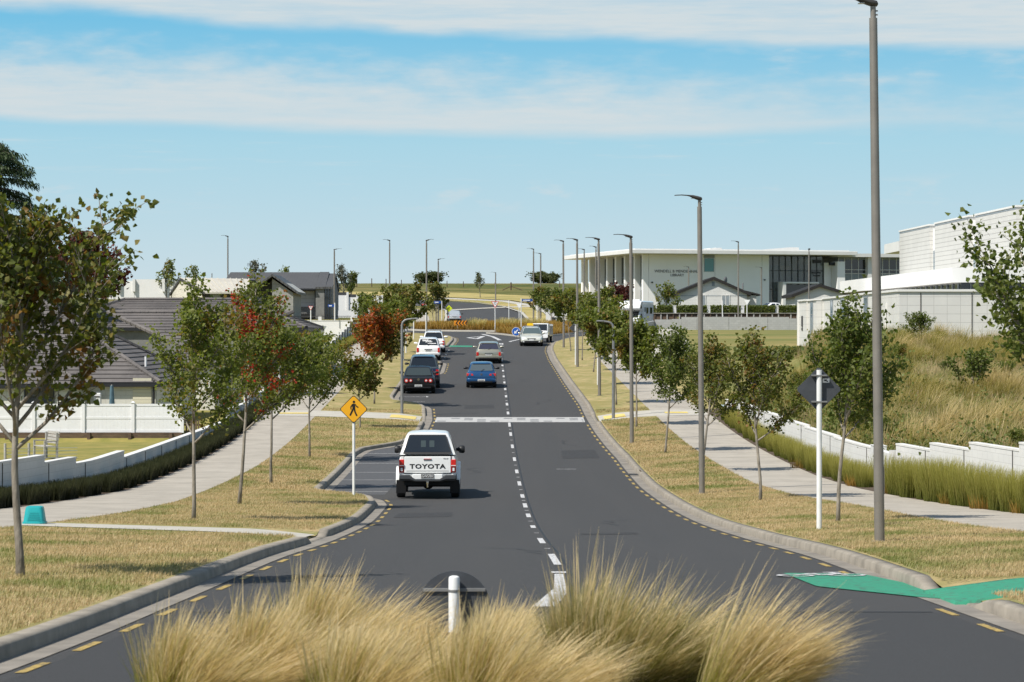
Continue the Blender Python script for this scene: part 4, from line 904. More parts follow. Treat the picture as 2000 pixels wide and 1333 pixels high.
def plantings():
    # dark clipped sedge along the left wall, one block per bay of the wall
    H3 = [sedge_mesh(90+i, 2600, .60, 1.75, .50, HEDGE, .016, .05, .14, False) for i in range(3)]; Y = 55.5; i = 0
    spots = []
    while Y < 128: spots.append(Y); Y += 2.35+random.uniform(-.1, .2)
    for i, Y in enumerate(spots):
        x = float(pLo(Y))-.42; dz = float(Zr(Y+1))-float(Zr(Y-1)); o = link('sedge_hedge', H3[i % 3], None, (x, Y, float(Zr(Y))+KH+.10), math.atan2(float(pLo(Y-1)-pLo(Y+1)), 2.0))
        tag(o, ORD[i]+' dark sedge block along the left white wall, counting from the nearest', 'hedge plant', 'dark sedge blocks under the left wall')
    for i, Y in enumerate(np.arange(131, 212, 3.4)):
        x = float(pLo(Y))-.42; o = link('sedge_clump', H3[i % 3], None, (x, Y, float(Zr(Y))+KH+.10)); o.material_slots[0].link = 'OBJECT'; o.material_slots[0].material = SEDGE; o.scale = (1, 1.5, 1)
        tag(o, ORD[i]+' green sedge clump under the stepped left wall beyond the crossing, counting from the crossing', 'sedge', 'green sedge under the far left wall')
    S3 = [sedge_mesh(95+i, 1500, .85, 1.6, 1.12, SEDGE, .013, .15, .5) for i in range(3)]; O3 = sedge_mesh(99, 220, .5, .9, .36, SEDGEO, .011, .1, .9)
    Y = 55.0; sp = []
    while Y < 117:
        if not 71.0 < Y < 73.6: sp.append(Y)
        Y += 1.25+random.uniform(-.15, .2)
    for i, Y in enumerate(sp[:59]):
        x = float(pRo(Y))+.40+random.uniform(-.08, .08)
        o = link('sedge_clump', S3[i % 3], None, (x, Y, float(Zr(Y))+KH+.14), random.uniform(-.3, .3), random.uniform(.80, 1.0)*(1 if Y < 74 else .66))
        near = Y < 72
        tag(o, ORD[i]+' tall green sedge clump under the right white wall, counting from the nearest', 'sedge', 'green sedge under the right wall')
    for i, (px, py) in enumerate([(1790, 985), (1850, 995), (1905, 1003), (1985, 1012), (1700, 965), (1648, 950), (1560, 915)]):
        p = at(px, py); p.x = float(pRo(p.y))+.16; o = link('sedge_tuft', O3, None, p, i*1.3); tag(o, ['small orange sedge tuft in front of the green sedge at the wall corner', 'orange sedge tuft, second in front of the right-hand green sedge', 'orange sedge tuft near the middle of the right-hand green sedge', 'orange sedge tuft at the right edge of the frame', 'orange sedge tuft beside the wall pier', 'orange sedge tuft behind the white sign post', 'orange sedge tuft behind the crooked white trunk'][i], 'sedge', 'orange sedge tufts at the path edge')
    # orange planting on the roundabout
    rg = np.random.default_rng(101); n = 26000; a = rg.uniform(0, 6.28, n); r = np.sqrt(rg.uniform(0, 1, n)); X = 2+12.6*r*np.cos(a); Y = 275+9.6*r*np.sin(a); base = np.stack([X, Y, Zr(Y)+.14], 1)
    V, Q, t = blades(rg, base, rg.uniform(.45, .95, n), rg.uniform(0, 6.28, n), rg.uniform(0, .5, n), rg.uniform(.1, .8, n), .06*rg.uniform(.7, 1.3, n), 2, .3)
    stuff(link('orange_groundcover', np_mesh('orange_groundcover', V, Q, SEDGEO, t)), 'mass of orange sedge filling the roundabout island', 'grass')
    n = 9000; Y = rg.uniform(236, 255.5, n); lo, hi = np.interp(Y, [236, 240, 249, 256], [.9, .5, -.9, -1.9]), np.interp(Y, [236, 240, 249, 254, 256], [2.8, 3.3, 5.1, 6.2, 5.6]); X = lo+(hi-lo)*rg.uniform(0, 1, n)
    V, Q, t = blades(rg, np.stack([X, Y, Zr(Y)+.12], 1), rg.uniform(.35, .7, n), rg.uniform(0, 6.28, n), rg.uniform(0, .5, n), rg.uniform(.1, .8, n), .05*rg.uniform(.7, 1.3, n), 2, .3)
    stuff(link('splitter_groundcover', np_mesh('splitter_groundcover', V, Q, SEDGEO, t)), 'low orange sedge on the splitter island', 'grass')
    for i, (px, Y) in enumerate([(1000, 268), (1030, 270), (1048, 268), (985, 270), (930, 268)]):
        b = (((px-1000)*Y/F), Y, float(Zr(Y))+.15); me = sedge_mesh(110+i, 500, 1.5, 1.2, 1.25, TUS, .06, .3, .8); o = link('tussock_grass', me, None, b)
        tag(o, ['pale tussock on the roundabout left of the keep-left disc', 'tallest pale tussock on the roundabout above the keep-left disc', 'pale tussock on the roundabout beside the blue street sign post', 'low pale tussock in the middle of the roundabout planting', 'pale tussock right of the chevron board'][i], 'grass clump', 'pale tussocks on the roundabout')
plantings()
# ------------------------------------------------------------------ walls, fences and buildings
WALLM = course_mat('white_painted_block', (.64, .63, .605), (.50, .49, .47), .4, .2, .75, .006, .02)
CAPM = mat('white_wall_cap', (.68, .67, .64), .75, (.56, .545, .51), 2.5, 6, .35, .75)
GAPM = mat('dark_joint', (.06, .055, .05), .9)
VINYL = mat('white_vinyl', (.72, .72, .72), .45, (.68, .68, .68), 2, 4)
TIMB = mat('weathered_timber', (.13, .085, .055), .9, (.075, .05, .035), 6, 6, bump=.3, bscale=25, stretch=(.3, 1, 1))
TIMBG = mat('grey_timber', (.42, .40, .37), .9, (.30, .285, .26), 8, 6, bump=.3)
TILE = mat('roof_tile', (.118, .106, .100), .8, (.082, .074, .070), 7, 5, .35, .65, bump=.4, bscale=16, col3=(.135, .121, .113), scale3=.6)
FASCIA = mat('black_fascia', (.02, .02, .022), .4)
BLOCKC = course_mat('cream_block', (.60, .585, .52), (.45, .435, .385), .44, .2, .8, .008, .03)
BRICKG = course_mat('grey_brick', (.30, .295, .27), (.22, .215, .2), .46, .10, .85, .010, .14)
BRICKC = course_mat('pale_brick', (.56, .53, .45), (.42, .40, .35), .46, .10, .85, .010, .10)
BOARD = course_mat('white_board', (.64, .63, .60), (.42, .415, .40), 30, .18, .7, .012, .01)
BOARDC = course_mat('cream_board', (.60, .56, .42), (.42, .39, .30), 30, .15, .7, .012, .01)
GLASS = mat('dark_glass', (.012, .016, .02), .06, spec=.8)
GLASSB = mat('blue_glass', (.10, .17, .22), .08, spec=.8)
GLASST = mat('teal_glass', (.05, .22, .23), .12, spec=.7)
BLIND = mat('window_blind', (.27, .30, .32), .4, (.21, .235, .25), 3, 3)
RIBM = course_mat('ribbed_dark_roof', (.085, .083, .08), (.04, .04, .04), .35, 40, .55, .05, .04)
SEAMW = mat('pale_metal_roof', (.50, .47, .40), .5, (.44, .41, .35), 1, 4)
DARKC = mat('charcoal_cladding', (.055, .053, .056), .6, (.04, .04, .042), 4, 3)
MIDG = mat('mid_grey_render', (.20, .20, .19), .8, (.16, .16, .155), 3, 6)
GARAGE = course_mat('grey_garage_panel', (.40, .39, .40), (.27, .265, .27), 30, .38, .6, .02, .0)
BLACKM = mat('black_metal', (.018, .018, .02), .4)
WHITER = mat('white_render', (.71, .70, .675), .75, (.67, .66, .63), .35, 6, .35, .7)
WHITEC = mat('white_fascia', (.68, .67, .64), .6, (.64, .63, .60), .8, 4)
PANEL = course_mat('white_wall_panel', (.59, .58, .55), (.42, .413, .39), .78, .5, .75, .014, .015, off=0)
CLAD = course_mat('white_cladding', (.54, .53, .495), (.33, .32, .30), 60, .33, .7, .022, .0)
GBLOCK = course_mat('grey_block', (.37, .37, .355), (.29, .29, .28), .4, .2, .85, .008, .06)
INTER = mat('dim_interior', (.10, .085, .06), .8, (.05, .045, .035), .7, 5)
INTERO = mat('tan_interior', (.20, .13, .06), .8, (.13, .09, .045), .6, 4)
def WB(mb, name, m, root, smooth=0, bevel=0): return mb.build(name, m, root, smooth, bevel, -root.location)
def wall_run(name, label, xf, side, segs, thick=.2, below=.35, group=None, gaps=4.0, gw=.05):
    """a stepped garden wall; side -1 grows away to the left"""
    Y0 = segs[0][0]; root = thing(name, label, 'wall', (float(xf(Y0)), Y0, float(Zr(Y0))), 0, group); body, gap = MB(), MB()
    for a, b, zt in segs:
        cap = MB(); ys = yr(a, b, 1.5); zt += ZC
        for p, q in zip(ys, ys[1:]):
            x, x2 = float(xf(p)), float(xf(q)); z0, z1 = float(Zr(p))-below, float(Zr(q))-below
            body.hexa([(x, p, z0), (x+side*thick, p, z0), (x2+side*thick, q, z1), (x2, q, z1), (x, p, zt-.05), (x+side*thick, p, zt-.05), (x2+side*thick, q, zt-.05), (x2, q, zt-.05)] if side > 0 else
                      [(x+side*thick, p, z0), (x, p, z0), (x2, q, z1), (x2+side*thick, q, z1), (x+side*thick, p, zt-.05), (x, p, zt-.05), (x2, q, zt-.05), (x2+side*thick, q, zt-.05)])
            o = .012*side
            cap.hexa([(x-o, p, zt-.05), (x+side*thick+o, p, zt-.05), (x2+side*thick+o, q, zt-.05), (x2-o, q, zt-.05), (x-o, p, zt), (x+side*thick+o, p, zt), (x2+side*thick+o, q, zt), (x2-o, q, zt)])
        WB(cap, 'coping', CAPM, root)
        n = max(1, int((b-a)/gaps)) if gaps else 0
        for k in range(n):
            y = a+(b-a)*(k+.12)/n; x = float(xf(y)); gap.box((x-side*.004, y, (zt-.02+float(Zr(y)))/2), (.018, gw, zt-.06-float(Zr(y))))
    WB(body, 'blockwork', WALLM, root)
    if gaps: WB(gap, 'joint', GAPM, root)
    return root
segsL = [(8, 30, -1.7), (30, 48, -2.55), (48, 58, -2.95), (58, 64.2, -3.1), (64.2, 68.1, -3.29), (68.1, 71.1, -3.49), (71.1, 78.7, -3.67), (78.7, 112, -3.87), (112, 122, -3.4), (122, 131, -3.05), (131, 140, -2.75), (140, 150, -2.35), (150, 159, -2.0), (159, 168, -1.6), (168, 178, -1.2), (178, 186, -.86)]
wall_run('block_wall', 'long white painted block wall stepping along the left footpath behind the dark sedge', wL, -1, segsL, thick=.22, gaps=4.0)
step = []
for i in range(9): step.append((186+i*4.0, 190+i*4.0, -.66+i*.20))
wall_run('stepped_wall', 'white wall climbing in small steps with dark slots below the railed white wall', wL, -1, step, thick=.25, gaps=3.9, gw=1.1)
segsR = [(76.4, 84, -3.47), (84, 92, -3.43), (92, 100, -3.37), (100, 110, -3.31), (110, 122, -3.24)]
wall_run('block_wall', 'white garden wall behind the green sedge right of the footpath, ending in a tall pier', wR, 1, segsR, gaps=5)
wall_run('block_wall', 'white garden wall with saw-tooth top at the right edge behind tall sedge', wR, 1, [(20, 44, -2.0), (44, 52, -2.2), (52, 57, -2.45), (57, 61, -2.64), (61, 65.2, -2.82), (65.2, 69, -3.0), (69, 72.8, -3.19)][::-1][::-1], gaps=3.9)
def pier():
    x = float(wR(76)); z = float(Zr(75)); t = thing('wall_pier', 'white block return wall with a tall pier between the two right garden walls', 'wall', (x, 75, z)); mb, c = MB(), MB()
    mb.box((x+.1, 75.9, ZC-3.95), (.34, .9, 1.10)); mb.box((x+.95, 73.0, ZC-4.0), (1.9, .22, 1.2)); mb.box((x+.1, 74.4, ZC-4.05), (.22, 2.6, 1.1)); c.box((x+.1, 75.9, ZC-3.39), (.37, .93, .02)); WB(mb, 'blockwork', WALLM, t); WB(c, 'coping', CAPM, t)
pier()
# white vinyl fence on its timber retaining wall
def vinyl_fence():
    Y = 105.0; s = Y/F; zb, zt = ZC+(HZ-845)*s, ZC+(HZ-790)*s; xs = [(px-1000)*s for px in (-225, -128, -31, 66, 163, 260, 356)]
    t = thing('vinyl_fence', 'white vinyl panel fence in front of the tiled house on the left', 'fence', (xs[0], Y, zb)); mid = (zb*.48+zt*.52)
    for a, b in zip(xs, xs[1:]):
        p = MB(); n = int((b-a)/.15)
        for i in range(n): w = (b-a)/n; p.box((a+w*(i+.5), Y, (zb+zt)/2), (w-.0015, .03, zt-zb-.06))
        p.box(((a+b)/2, Y, zt-.03), (b-a-.1, .06, .09)); p.box(((a+b)/2, Y, mid), (b-a-.1, .055, .09)); p.box(((a+b)/2, Y, zb+.05), (b-a-.1, .06, .10)); WB(p, 'panel', VINYL, t)
    for x in xs: p = MB(); p.box((x, Y-.01, (zb+zt)/2+.02), (.13, .13, zt-zb+.06)); p.box((x, Y-.01, zt+.065), (.17, .17, .03)); p.add([(x-.08, Y-.09, zt+.08), (x+.08, Y-.09, zt+.08), (x+.08, Y+.07, zt+.08), (x-.08, Y+.07, zt+.08), (x, Y-.01, zt+.13)], [(0, 1, 4), (1, 2, 4), (2, 3, 4), (3, 0, 4)]); WB(p, 'post', VINYL, t)
    r = thing('retaining_wall', 'low dark timber retaining wall under the white vinyl fence', 'retaining wall', (xs[0], Y-.2, zb-.4)); p = MB()
    for k in range(3): p.box(((xs[0]+xs[-1])/2, Y-.1, zb-.07-.14*k), (xs[-1]-xs[0], .08, .13))
    WB(p, 'timber_board', TIMB, r); x = xs[0]
    while x < xs[-1]: p = MB(); p.box((x, Y-.2, zb-.25), (.13, .1, .5)); WB(p, 'timber_post', TIMB, r, bevel=.01); x += 1.68*s/.021
    b = MB(); x = xs[-1]+.05
    t2 = thing('batten_screen', 'small dark batten screen beside the end of the white vinyl fence', 'fence', (x, Y, zb))
    for i in range(6): b.box((x+.1+i*.1, Y+.15, zb+.1), (.06, .03, .8))
    b.box((x+.35, Y+.19, zb+.3), (.7, .04, .07)); WB(b, 'batten', TIMB, t2)
vinyl_fence()
def bench():
    p = P(88, 893, 90); p.z = GZ(p.x, p.y); t = thing('garden_bench', 'weathered grey timber bench in the yard behind the white left wall', 'bench', p, R(-62))
    b = MB(); [b.box((0, -.18+.11*i, .44), (1.3, .09, .03)) for i in range(4)]; b.build('seat', TIMBG, t)
    b = MB(); [b.box((0, .26+.02*i, .58+.11*i), (1.3, .03, .09)) for i in range(4)]; b.build('backrest', TIMBG, t)
    for x in (-.6, .6):
        b = MB(); b.box((x, -.2, .22), (.07, .07, .44)); b.box((x, .24, .46), (.07, .07, .92)); b.box((x, .02, .62), (.07, .5, .04)); b.box((x, -.2, .53), (.06, .06, .16)); b.build('end_frame', TIMBG, t)
    a = P(10, 893, 88); a.z = GZ(a.x, a.y); f = thing('wire_fence', 'low post and wire fence beside the timber bench', 'fence', a)
    for i in range(2): b = MB(); b.cyl((i*.78, .2*i, .3), .045, .62, n=10); b.build('post', TIMBG, f, 60)
    b = MB(); [b.tube([(0, 0, h), (2.4, .5, h)], .008, 5) for h in (.1, .22, .34, .44)]; b.build('wire', BLIND, f)
bench()
# tiled hip roofs
def roof_plane(mb, A, B, C, D, n):
    """stepped tile courses from eave A-B up to ridge D-C"""
    A, B, C, D = map(Vector, (A, B, C, D)); nn = (B-A).cross(D-A).normalized()
    for i in range(n):
        f, g = i/n, (i+1)/n; a, b = A.lerp(D, f)+nn*.045, B.lerp(C, f)+nn*.045; d, c = A.lerp(D, g)+nn*.004, B.lerp(C, g)+nn*.004; a0, b0 = A.lerp(D, f), B.lerp(C, f)
        mb.poly([a, b, c, d]); mb.poly([a0, b0, b, a])
def hip_house(label, x0, x1, y0, y1, zg, ze, zr, walls, n=16, group=None, ov=.16, ridge_in=None):
    t = thing('tiled_house', label, 'house', ((x0+x1)/2, y0, zg), 0, group); d = ridge_in or (y1-y0)/2; ym = (y0+y1)/2
    r = MB(); L, Rr = (x0+d, ym, zr), (x1-d, ym, zr); a, b, c, e = (x0, y0, ze), (x1, y0, ze), (x1, y1, ze), (x0, y1, ze)
    roof_plane(r, a, b, Rr, L, n); roof_plane(r, b, c, Rr, Rr, n); roof_plane(r, c, e, L, Rr, n); roof_plane(r, e, a, L, L, n)
    ro = WB(r, 'roof', TILE, t); h = MB()
    for p, q in ((a, L), (b, Rr), (c, Rr), (e, L), (L, Rr)):
        p, q = Vector(p), Vector(q); k = int((q-p).length/.42)
        for i in range(k): h.tube([p.lerp(q, i/k)+Vector((0, 0, .03)), p.lerp(q, (i+1.08)/k)+Vector((0, 0, .045))], [.13, .11], 6)
    o = WB(h, 'ridge_cap', TILE, ro); o.location = (0, 0, 0)
    g = MB()
    for (xa, ya), (xb, yb) in (((x0, y0), (x1, y0)), ((x1, y0), (x1, y1)), ((x1, y1), (x0, y1)), ((x0, y1), (x0, y0))):
        if ya == yb: g.box(((xa+xb)/2, ya+(-.06 if ya == y0 else .06), ze-.09), (abs(xb-xa)+.24, .12, .16))
        else: g.box((xa+(.06 if xa == x1 else -.06), (ya+yb)/2, ze-.09), (.12, abs(yb-ya)-.02, .16))
    g.box(((x0+x1)/2, ym, ze-.14), (x1-x0, y1-y0, .04)); WB(g, 'gutter', FASCIA, t)
    w = MB(); w.box(((x0+x1)/2, ym, (zg+ze)/2-.25), (x1-x0-2*ov, y1-y0-2*ov, ze-zg+.3)); WB(w, 'wall', walls, t); return t
def left_houses():
    Y = 112.0; s = Y/F; X = lambda px: (px-1000)*s; Z = lambda py: ZC+(HZ-py)*s; zg = ZC-4.2
    A = hip_house('large house with brown tiled hip roof and cream block walls behind the white vinyl fence', X(-330), X(316), Y-.5, Y+12.5, zg, Z(748), ZC+1.45, BLOCKC, 21)
    A1 = hip_house('front wing of the brown tiled house at the left edge, with a dark window', X(-300), X(172), Y-1.7, Y+7.5, zg, Z(750), ZC+.0, BLOCKC, 15)
    wf = Y-1.7+.16-.02
    b = MB(); b.box((X(90), wf-.01, Z(774)), (X(118)-X(62), .06, Z(757)-Z(791))); o = WB(b, 'window', GLASS, A1); b = MB(); [b.box((x, wf-.04, Z(774)), (.05, .05, Z(757)-Z(791)+.1)) for x in (X(62), X(90), X(118))]; b.box((X(90), wf-.04, Z(757)), (X(118)-X(62), .05, .05)); k = WB(b, 'window_frame', FASCIA, A1)
    f = Y-.5+.16
    b = MB(); b.box((X(280), f-.02, Z(770)), (X(298)-X(262), .06, 1.4)); WB(b, 'board_panel', BOARDC, A)
    b = MB(); b.cyl((X(303), f-.12, Z(772)), .05, 1.3, n=10); WB(b, 'downpipe', FASCIA, A)
    b = MB(); b.cyl((X(268), Y+2.6, Z(708)), .05, .45, n=12); WB(b, 'vent_pipe', VINYL, A)
    t = thing('heat_pump', 'white heat pump box against the cream block wall behind the vinyl fence', 'heat pump', (X(196), f-.4, zg)); b = MB(); b.box((0, 0, Z(781)-zg), (.30, .3, .62)); b.build('casing', VINYL, t, bevel=.03); b = MB(); b.box((0, -.16, Z(774)-zg), (.22, .02, .05)); b.build('grille', GAPM, t); b = MB(); b.box((0, 0, (Z(795)-zg)/2), (.24, .2, Z(795)-zg)); b.build('stand', VINYL, t)
    t = thing('folded_parasol', 'folded blue-grey parasol behind the white vinyl fence', 'parasol', (X(229), f-1.2, zg)); b = MB(); zt = Z(752)-zg; rings = []
    for i in range(9): q = i/8; rings.append([(math.cos(w)*(.05+.11*(1-q)*(.75+.25*math.cos(3*w))+.02), math.sin(w)*(.05+.11*(1-q)*(.75+.25*math.cos(3*w))+.02), zt-.9+.9*q-.5*(1-q)) for w in [2*math.pi*k/24 for k in range(24)]])
    b.loft(rings); b.build('canopy', mat('blue_grey_canvas', (.085, .15, .19), .8, (.06, .11, .145), 5, 4), t, 60); b = MB(); b.cyl((0, 0, (zt)/2), .03, zt+.08); b.build('pole', TIMBG, t)
    # the two roofs further up the slope
    s2 = 128/F; hip_house('middle tiled house, its roof partly hidden by the left maples', (-900)*s2+5, (425-1000)*s2, 128, 141, ZC-3.9, ZC+(HZ-710)*s2, ZC+.95, BLOCKC, 17)
    s3 = 152/F; B = hip_house('upper tiled house with a grey wall, right of the others', (60-1000)*s3, (598-1000)*s3, 152, 165, ZC-2.8, ZC+(HZ-641)*s3, ZC+1.92, MIDG, 15, ridge_in=4.6)
left_houses()
def gable_house():
    Y = 226.0; s = Y/F; V = lambda px, py, y: (lambda q: (q.x, q.y, q.z))(P(px, py, y)); zg = ZC+.9
    t = thing('brick_gable_house', 'modern house with grey brick gable, pale metal roof and dark recess', 'house', V(532, 626, Y))
    z = zg-.2
    # front gable: right brick half, dark recessed left half, roof
    ap, le, re = Vector(V(532, 540, Y)), Vector(V(487, 573, Y)), Vector(V(582, 575, Y)); bk = Vector((0, 9, 0)); off = Vector((0, 0, -.18))
    b = MB(); xr = (572-1000)*s; xm = (531-1000)*s; zr = ap.z+(re.z-ap.z)*(xr-ap.x)/(re.x-ap.x)-.2
    b.prism([(xm, z), (xr, z), (xr, zr), (xm, ap.z-.2)], Y+.25, Y+8.7); WB(b, 'brick_wall', BRICKG, t)
    b = MB(); xl = (492-1000)*s; zl = ap.z+(le.z-ap.z)*(xl-ap.x)/(le.x-ap.x)-.2; b.prism([(xl, z), (xm-.01, z), (xm-.01, ap.z-.22), (xl, zl)], Y+1.6, Y+8.7); WB(b, 'recessed_wall', DARKC, t)
    b = MB(); b.box(((490-1000)*s, Y+.6, (z+zl-.1)/2), (.35, .7, zl-.1-z)); WB(b, 'brick_pier', BRICKC, t)
    b = MB(); b.box(((503-1000)*s, Y+1.56, ZC+(HZ-589)*s), (.45, .05, 1.0)); WB(b, 'window', BLIND, t)
    b = MB(); b.box(((503-1000)*s, Y+1.52, ZC+(HZ-589)*s), (.46, .03, .05)); WB(b, 'window_bar', FASCIA, t)
    b = MB(); u = Vector((0, -.25, 0)); th = Vector((0, 0, .2))
    for p, q in ((le, ap), (ap, re)):
        k = [p+u, q+u, q+bk, p+bk]; b.hexa([v for v in k]+[v+th for v in k])
    WB(b, 'roof', RIBM, t)
    b = MB(); k = [ap+Vector((.45, 2.2, .21-.33)), re+Vector((0, .6, .21)), re+Vector((0, 8.6, .21)), ap+Vector((.45, 8.6, -.12))]; b.poly(k); WB(b, 'sunlit_roof_sheet', SEAMW, t)  # pale sheet over the dark roof, sunlight put into its colour
    # left wing: pale roof, its end gable and glazing
    r0, r1, e1, e0 = Vector(V(352, 543, Y+6)), Vector(V(486, 545, Y+6)), Vector(V(486, 571, Y)), Vector(V(400, 571, Y)); l0 = Vector(V(330, 575, Y+8))
    b = MB(); th = Vector((0, 0, -.14)); k = [e0, e1, r1, r0]; b.hexa([v+th for v in k]+k)
    n = 11
    for i in range(n+1):
        a, c = e0.lerp(e1, i/n), r0.lerp(r1, i/n); d = (e1-e0).normalized()*.04; up = Vector((0, 0, .06)); b.hexa([a-d, a+d, c+d, c-d, a-d+up, a+d+up, c+d+up, c-d+up])
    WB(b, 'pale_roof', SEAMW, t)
    b = MB(); k = [l0, r0, r1+Vector((0, 6, 0)), l0+Vector((8, 8, 0))]; b.hexa([v+th for v in k]+k); u2 = Vector((0, -.12, 0)); k = [e0+u2, r0+u2, r0+u2+Vector((0, 0, -.22)), e0+u2+Vector((0, 0, -.22))]; b.poly(k); b.poly([l0+u2, r0+u2, r0+u2+Vector((0, 0, -.22)), l0+u2+Vector((0, 0, -.22))]); WB(b, 'barge_board', DARKC, t)
    i0, i1 = l0.lerp(r0, .25), e0.lerp(r0, .12); mb = MB(); mb.poly([(i0.x, i0.y+.1, z), (i1.x, i1.y+.1, z), (i1.x, i1.y+.1, i1.z-.15), (r0.x, r0.y+.1, r0.z-.15), (i0.x, i0.y+.1, i0.z-.15)]); mb.poly([(l0.x, l0.y+.5, z), (i0.x, i0.y+.3, z), (i0.x, i0.y+.3, i0.z-.2), (l0.x, l0.y+.5, l0.z-.1)]); WB(mb, 'end_gable', BRICKC, t)
    b = MB(); b.box(((440-1000)*s, Y+1.2, (z+e1.z-.15)/2), ((488-395)*s, .3, e1.z-.15-z)); WB(b, 'shaded_wall', DARKC, t)  # dark wall set back below the pale roof edge
    for a, c in ((408, 428), (453, 470), (472, 484)): b = MB(); b.box((((a+c)/2-1000)*s, Y+1.03, ZC+(HZ-586)*s), ((c-a)*s, .06, 1.1)); WB(b, 'window', BLIND, t)
gable_house()
def clad_house():
    Y = 246.0; s = Y/F; zg = ZC+1.0; X = lambda px: (px-1000)*s; Z = lambda py: ZC+(HZ-py)*s
    t = thing('ribbed_roof_house', 'two-storey dark house with ribbed roof, grey garage door and black balcony rail', 'house', (X(600), Y, zg))
    w = MB(); w.box(((X(440)+X(617))/2, Y+5, (zg+Z(567))/2-.1), (X(617)-X(440), 9, Z(567)-zg+.2)); WB(w, 'wall', MIDG, t)
    r = MB(); r.hexa([(X(430), Y-.6, Z(567)), (X(617), Y-.6, Z(567)), (X(617), Y+4.6, Z(533)), (X(440), Y+4.6, Z(533)), (X(430), Y-.6, Z(567)+.15), (X(617), Y-.6, Z(567)+.15), (X(617), Y+4.6, Z(533)+.15), (X(440), Y+4.6, Z(533)+.15)])
    r.hexa([(X(440), Y+4.6, Z(533)), (X(617), Y+4.6, Z(533)), (X(617), Y+10, Z(567)), (X(430), Y+10, Z(567)), (X(440), Y+4.6, Z(533)+.15), (X(617), Y+4.6, Z(533)+.15), (X(617), Y+10, Z(567)+.15), (X(430), Y+10, Z(567)+.15)]); WB(r, 'roof', RIBM, t)
    g = MB(); g.box(((X(571)+X(616))/2, Y-.7, Z(566)), (X(616)-X(571), .15, .16)); WB(g, 'gutter', FASCIA, t)
    g = MB(); g.box(((X(573)+X(614))/2, Y+.44, (Z(569)+Z(600))/2), (X(614)-X(573), .08, Z(569)-Z(600))); WB(g, 'garage_door', GARAGE, t)
    # tall end walls with their own dark roof edge
    for a, c, top, m in ((617, 634, 533, MIDG), (634.5, 648, 536, MIDG)):
        b = MB(); b.prism([(Y-.4, zg-.2), (Y+9, zg-.2), (Y+9, Z(566)), (Y+4.6, Z(top)), (Y-.4, Z(566)+.1)], X(a)+.01, X(c), 'x'); WB(b, 'end_wall', m, t)
        b = MB(); k0, k1, k2 = (Y-.6, Z(566)+.25), (Y+4.6, Z(top)+.18), (Y+9.2, Z(566)+.1); b.prism([k0, k1, k2, (k2[0], k2[1]-.2), (k1[0], k1[1]-.2), (k0[0], k0[1]-.2)], X(a)+.03, X(c)+.12, 'x'); WB(b, 'roof_edge', RIBM, t)
    for a, c in ((635, 638.5), (640.5, 643.5), (645, 647.5)): b = MB(); b.box((X((a+c)/2), Y-.45, (Z(560)+Z(625))/2), ((c-a)*s, .06, Z(560)-Z(625))); WB(b, 'slot_window', GLASS, t)
    b = MB(); b.box(((X(572)+X(614))/2, Y-1.0, Z(601)), (X(614)-X(572), .05, .06)); b.box(((X(572)+X(614))/2, Y-1.0, Z(616)), (X(614)-X(572), .06, .25))
    for i in range(29): b.box((X(572)+(X(614)-X(572))*i/28, Y-1.0, Z(609)), (.025, .025, .75))
    WB(b, 'balcony_rail', BLACKM, t); b = MB(); b.box(((X(572)+X(614))/2, Y-.3, Z(618)-.05), (X(614)-X(572), 1.5, .15)); WB(b, 'balcony_slab', DARKC, t)
    b = MB(); b.cyl((X(479), Y+4.6, Z(522)), .03, 1.4, n=6); [b.tube([(X(479)-.3, Y+4.6, Z(515)+.12*k), (X(479)+.3, Y+4.6, Z(515)+.12*k)], .02, 5) for k in (-1, 0, 1)]; WB(b, 'antenna', BLACKM, t)
clad_house()
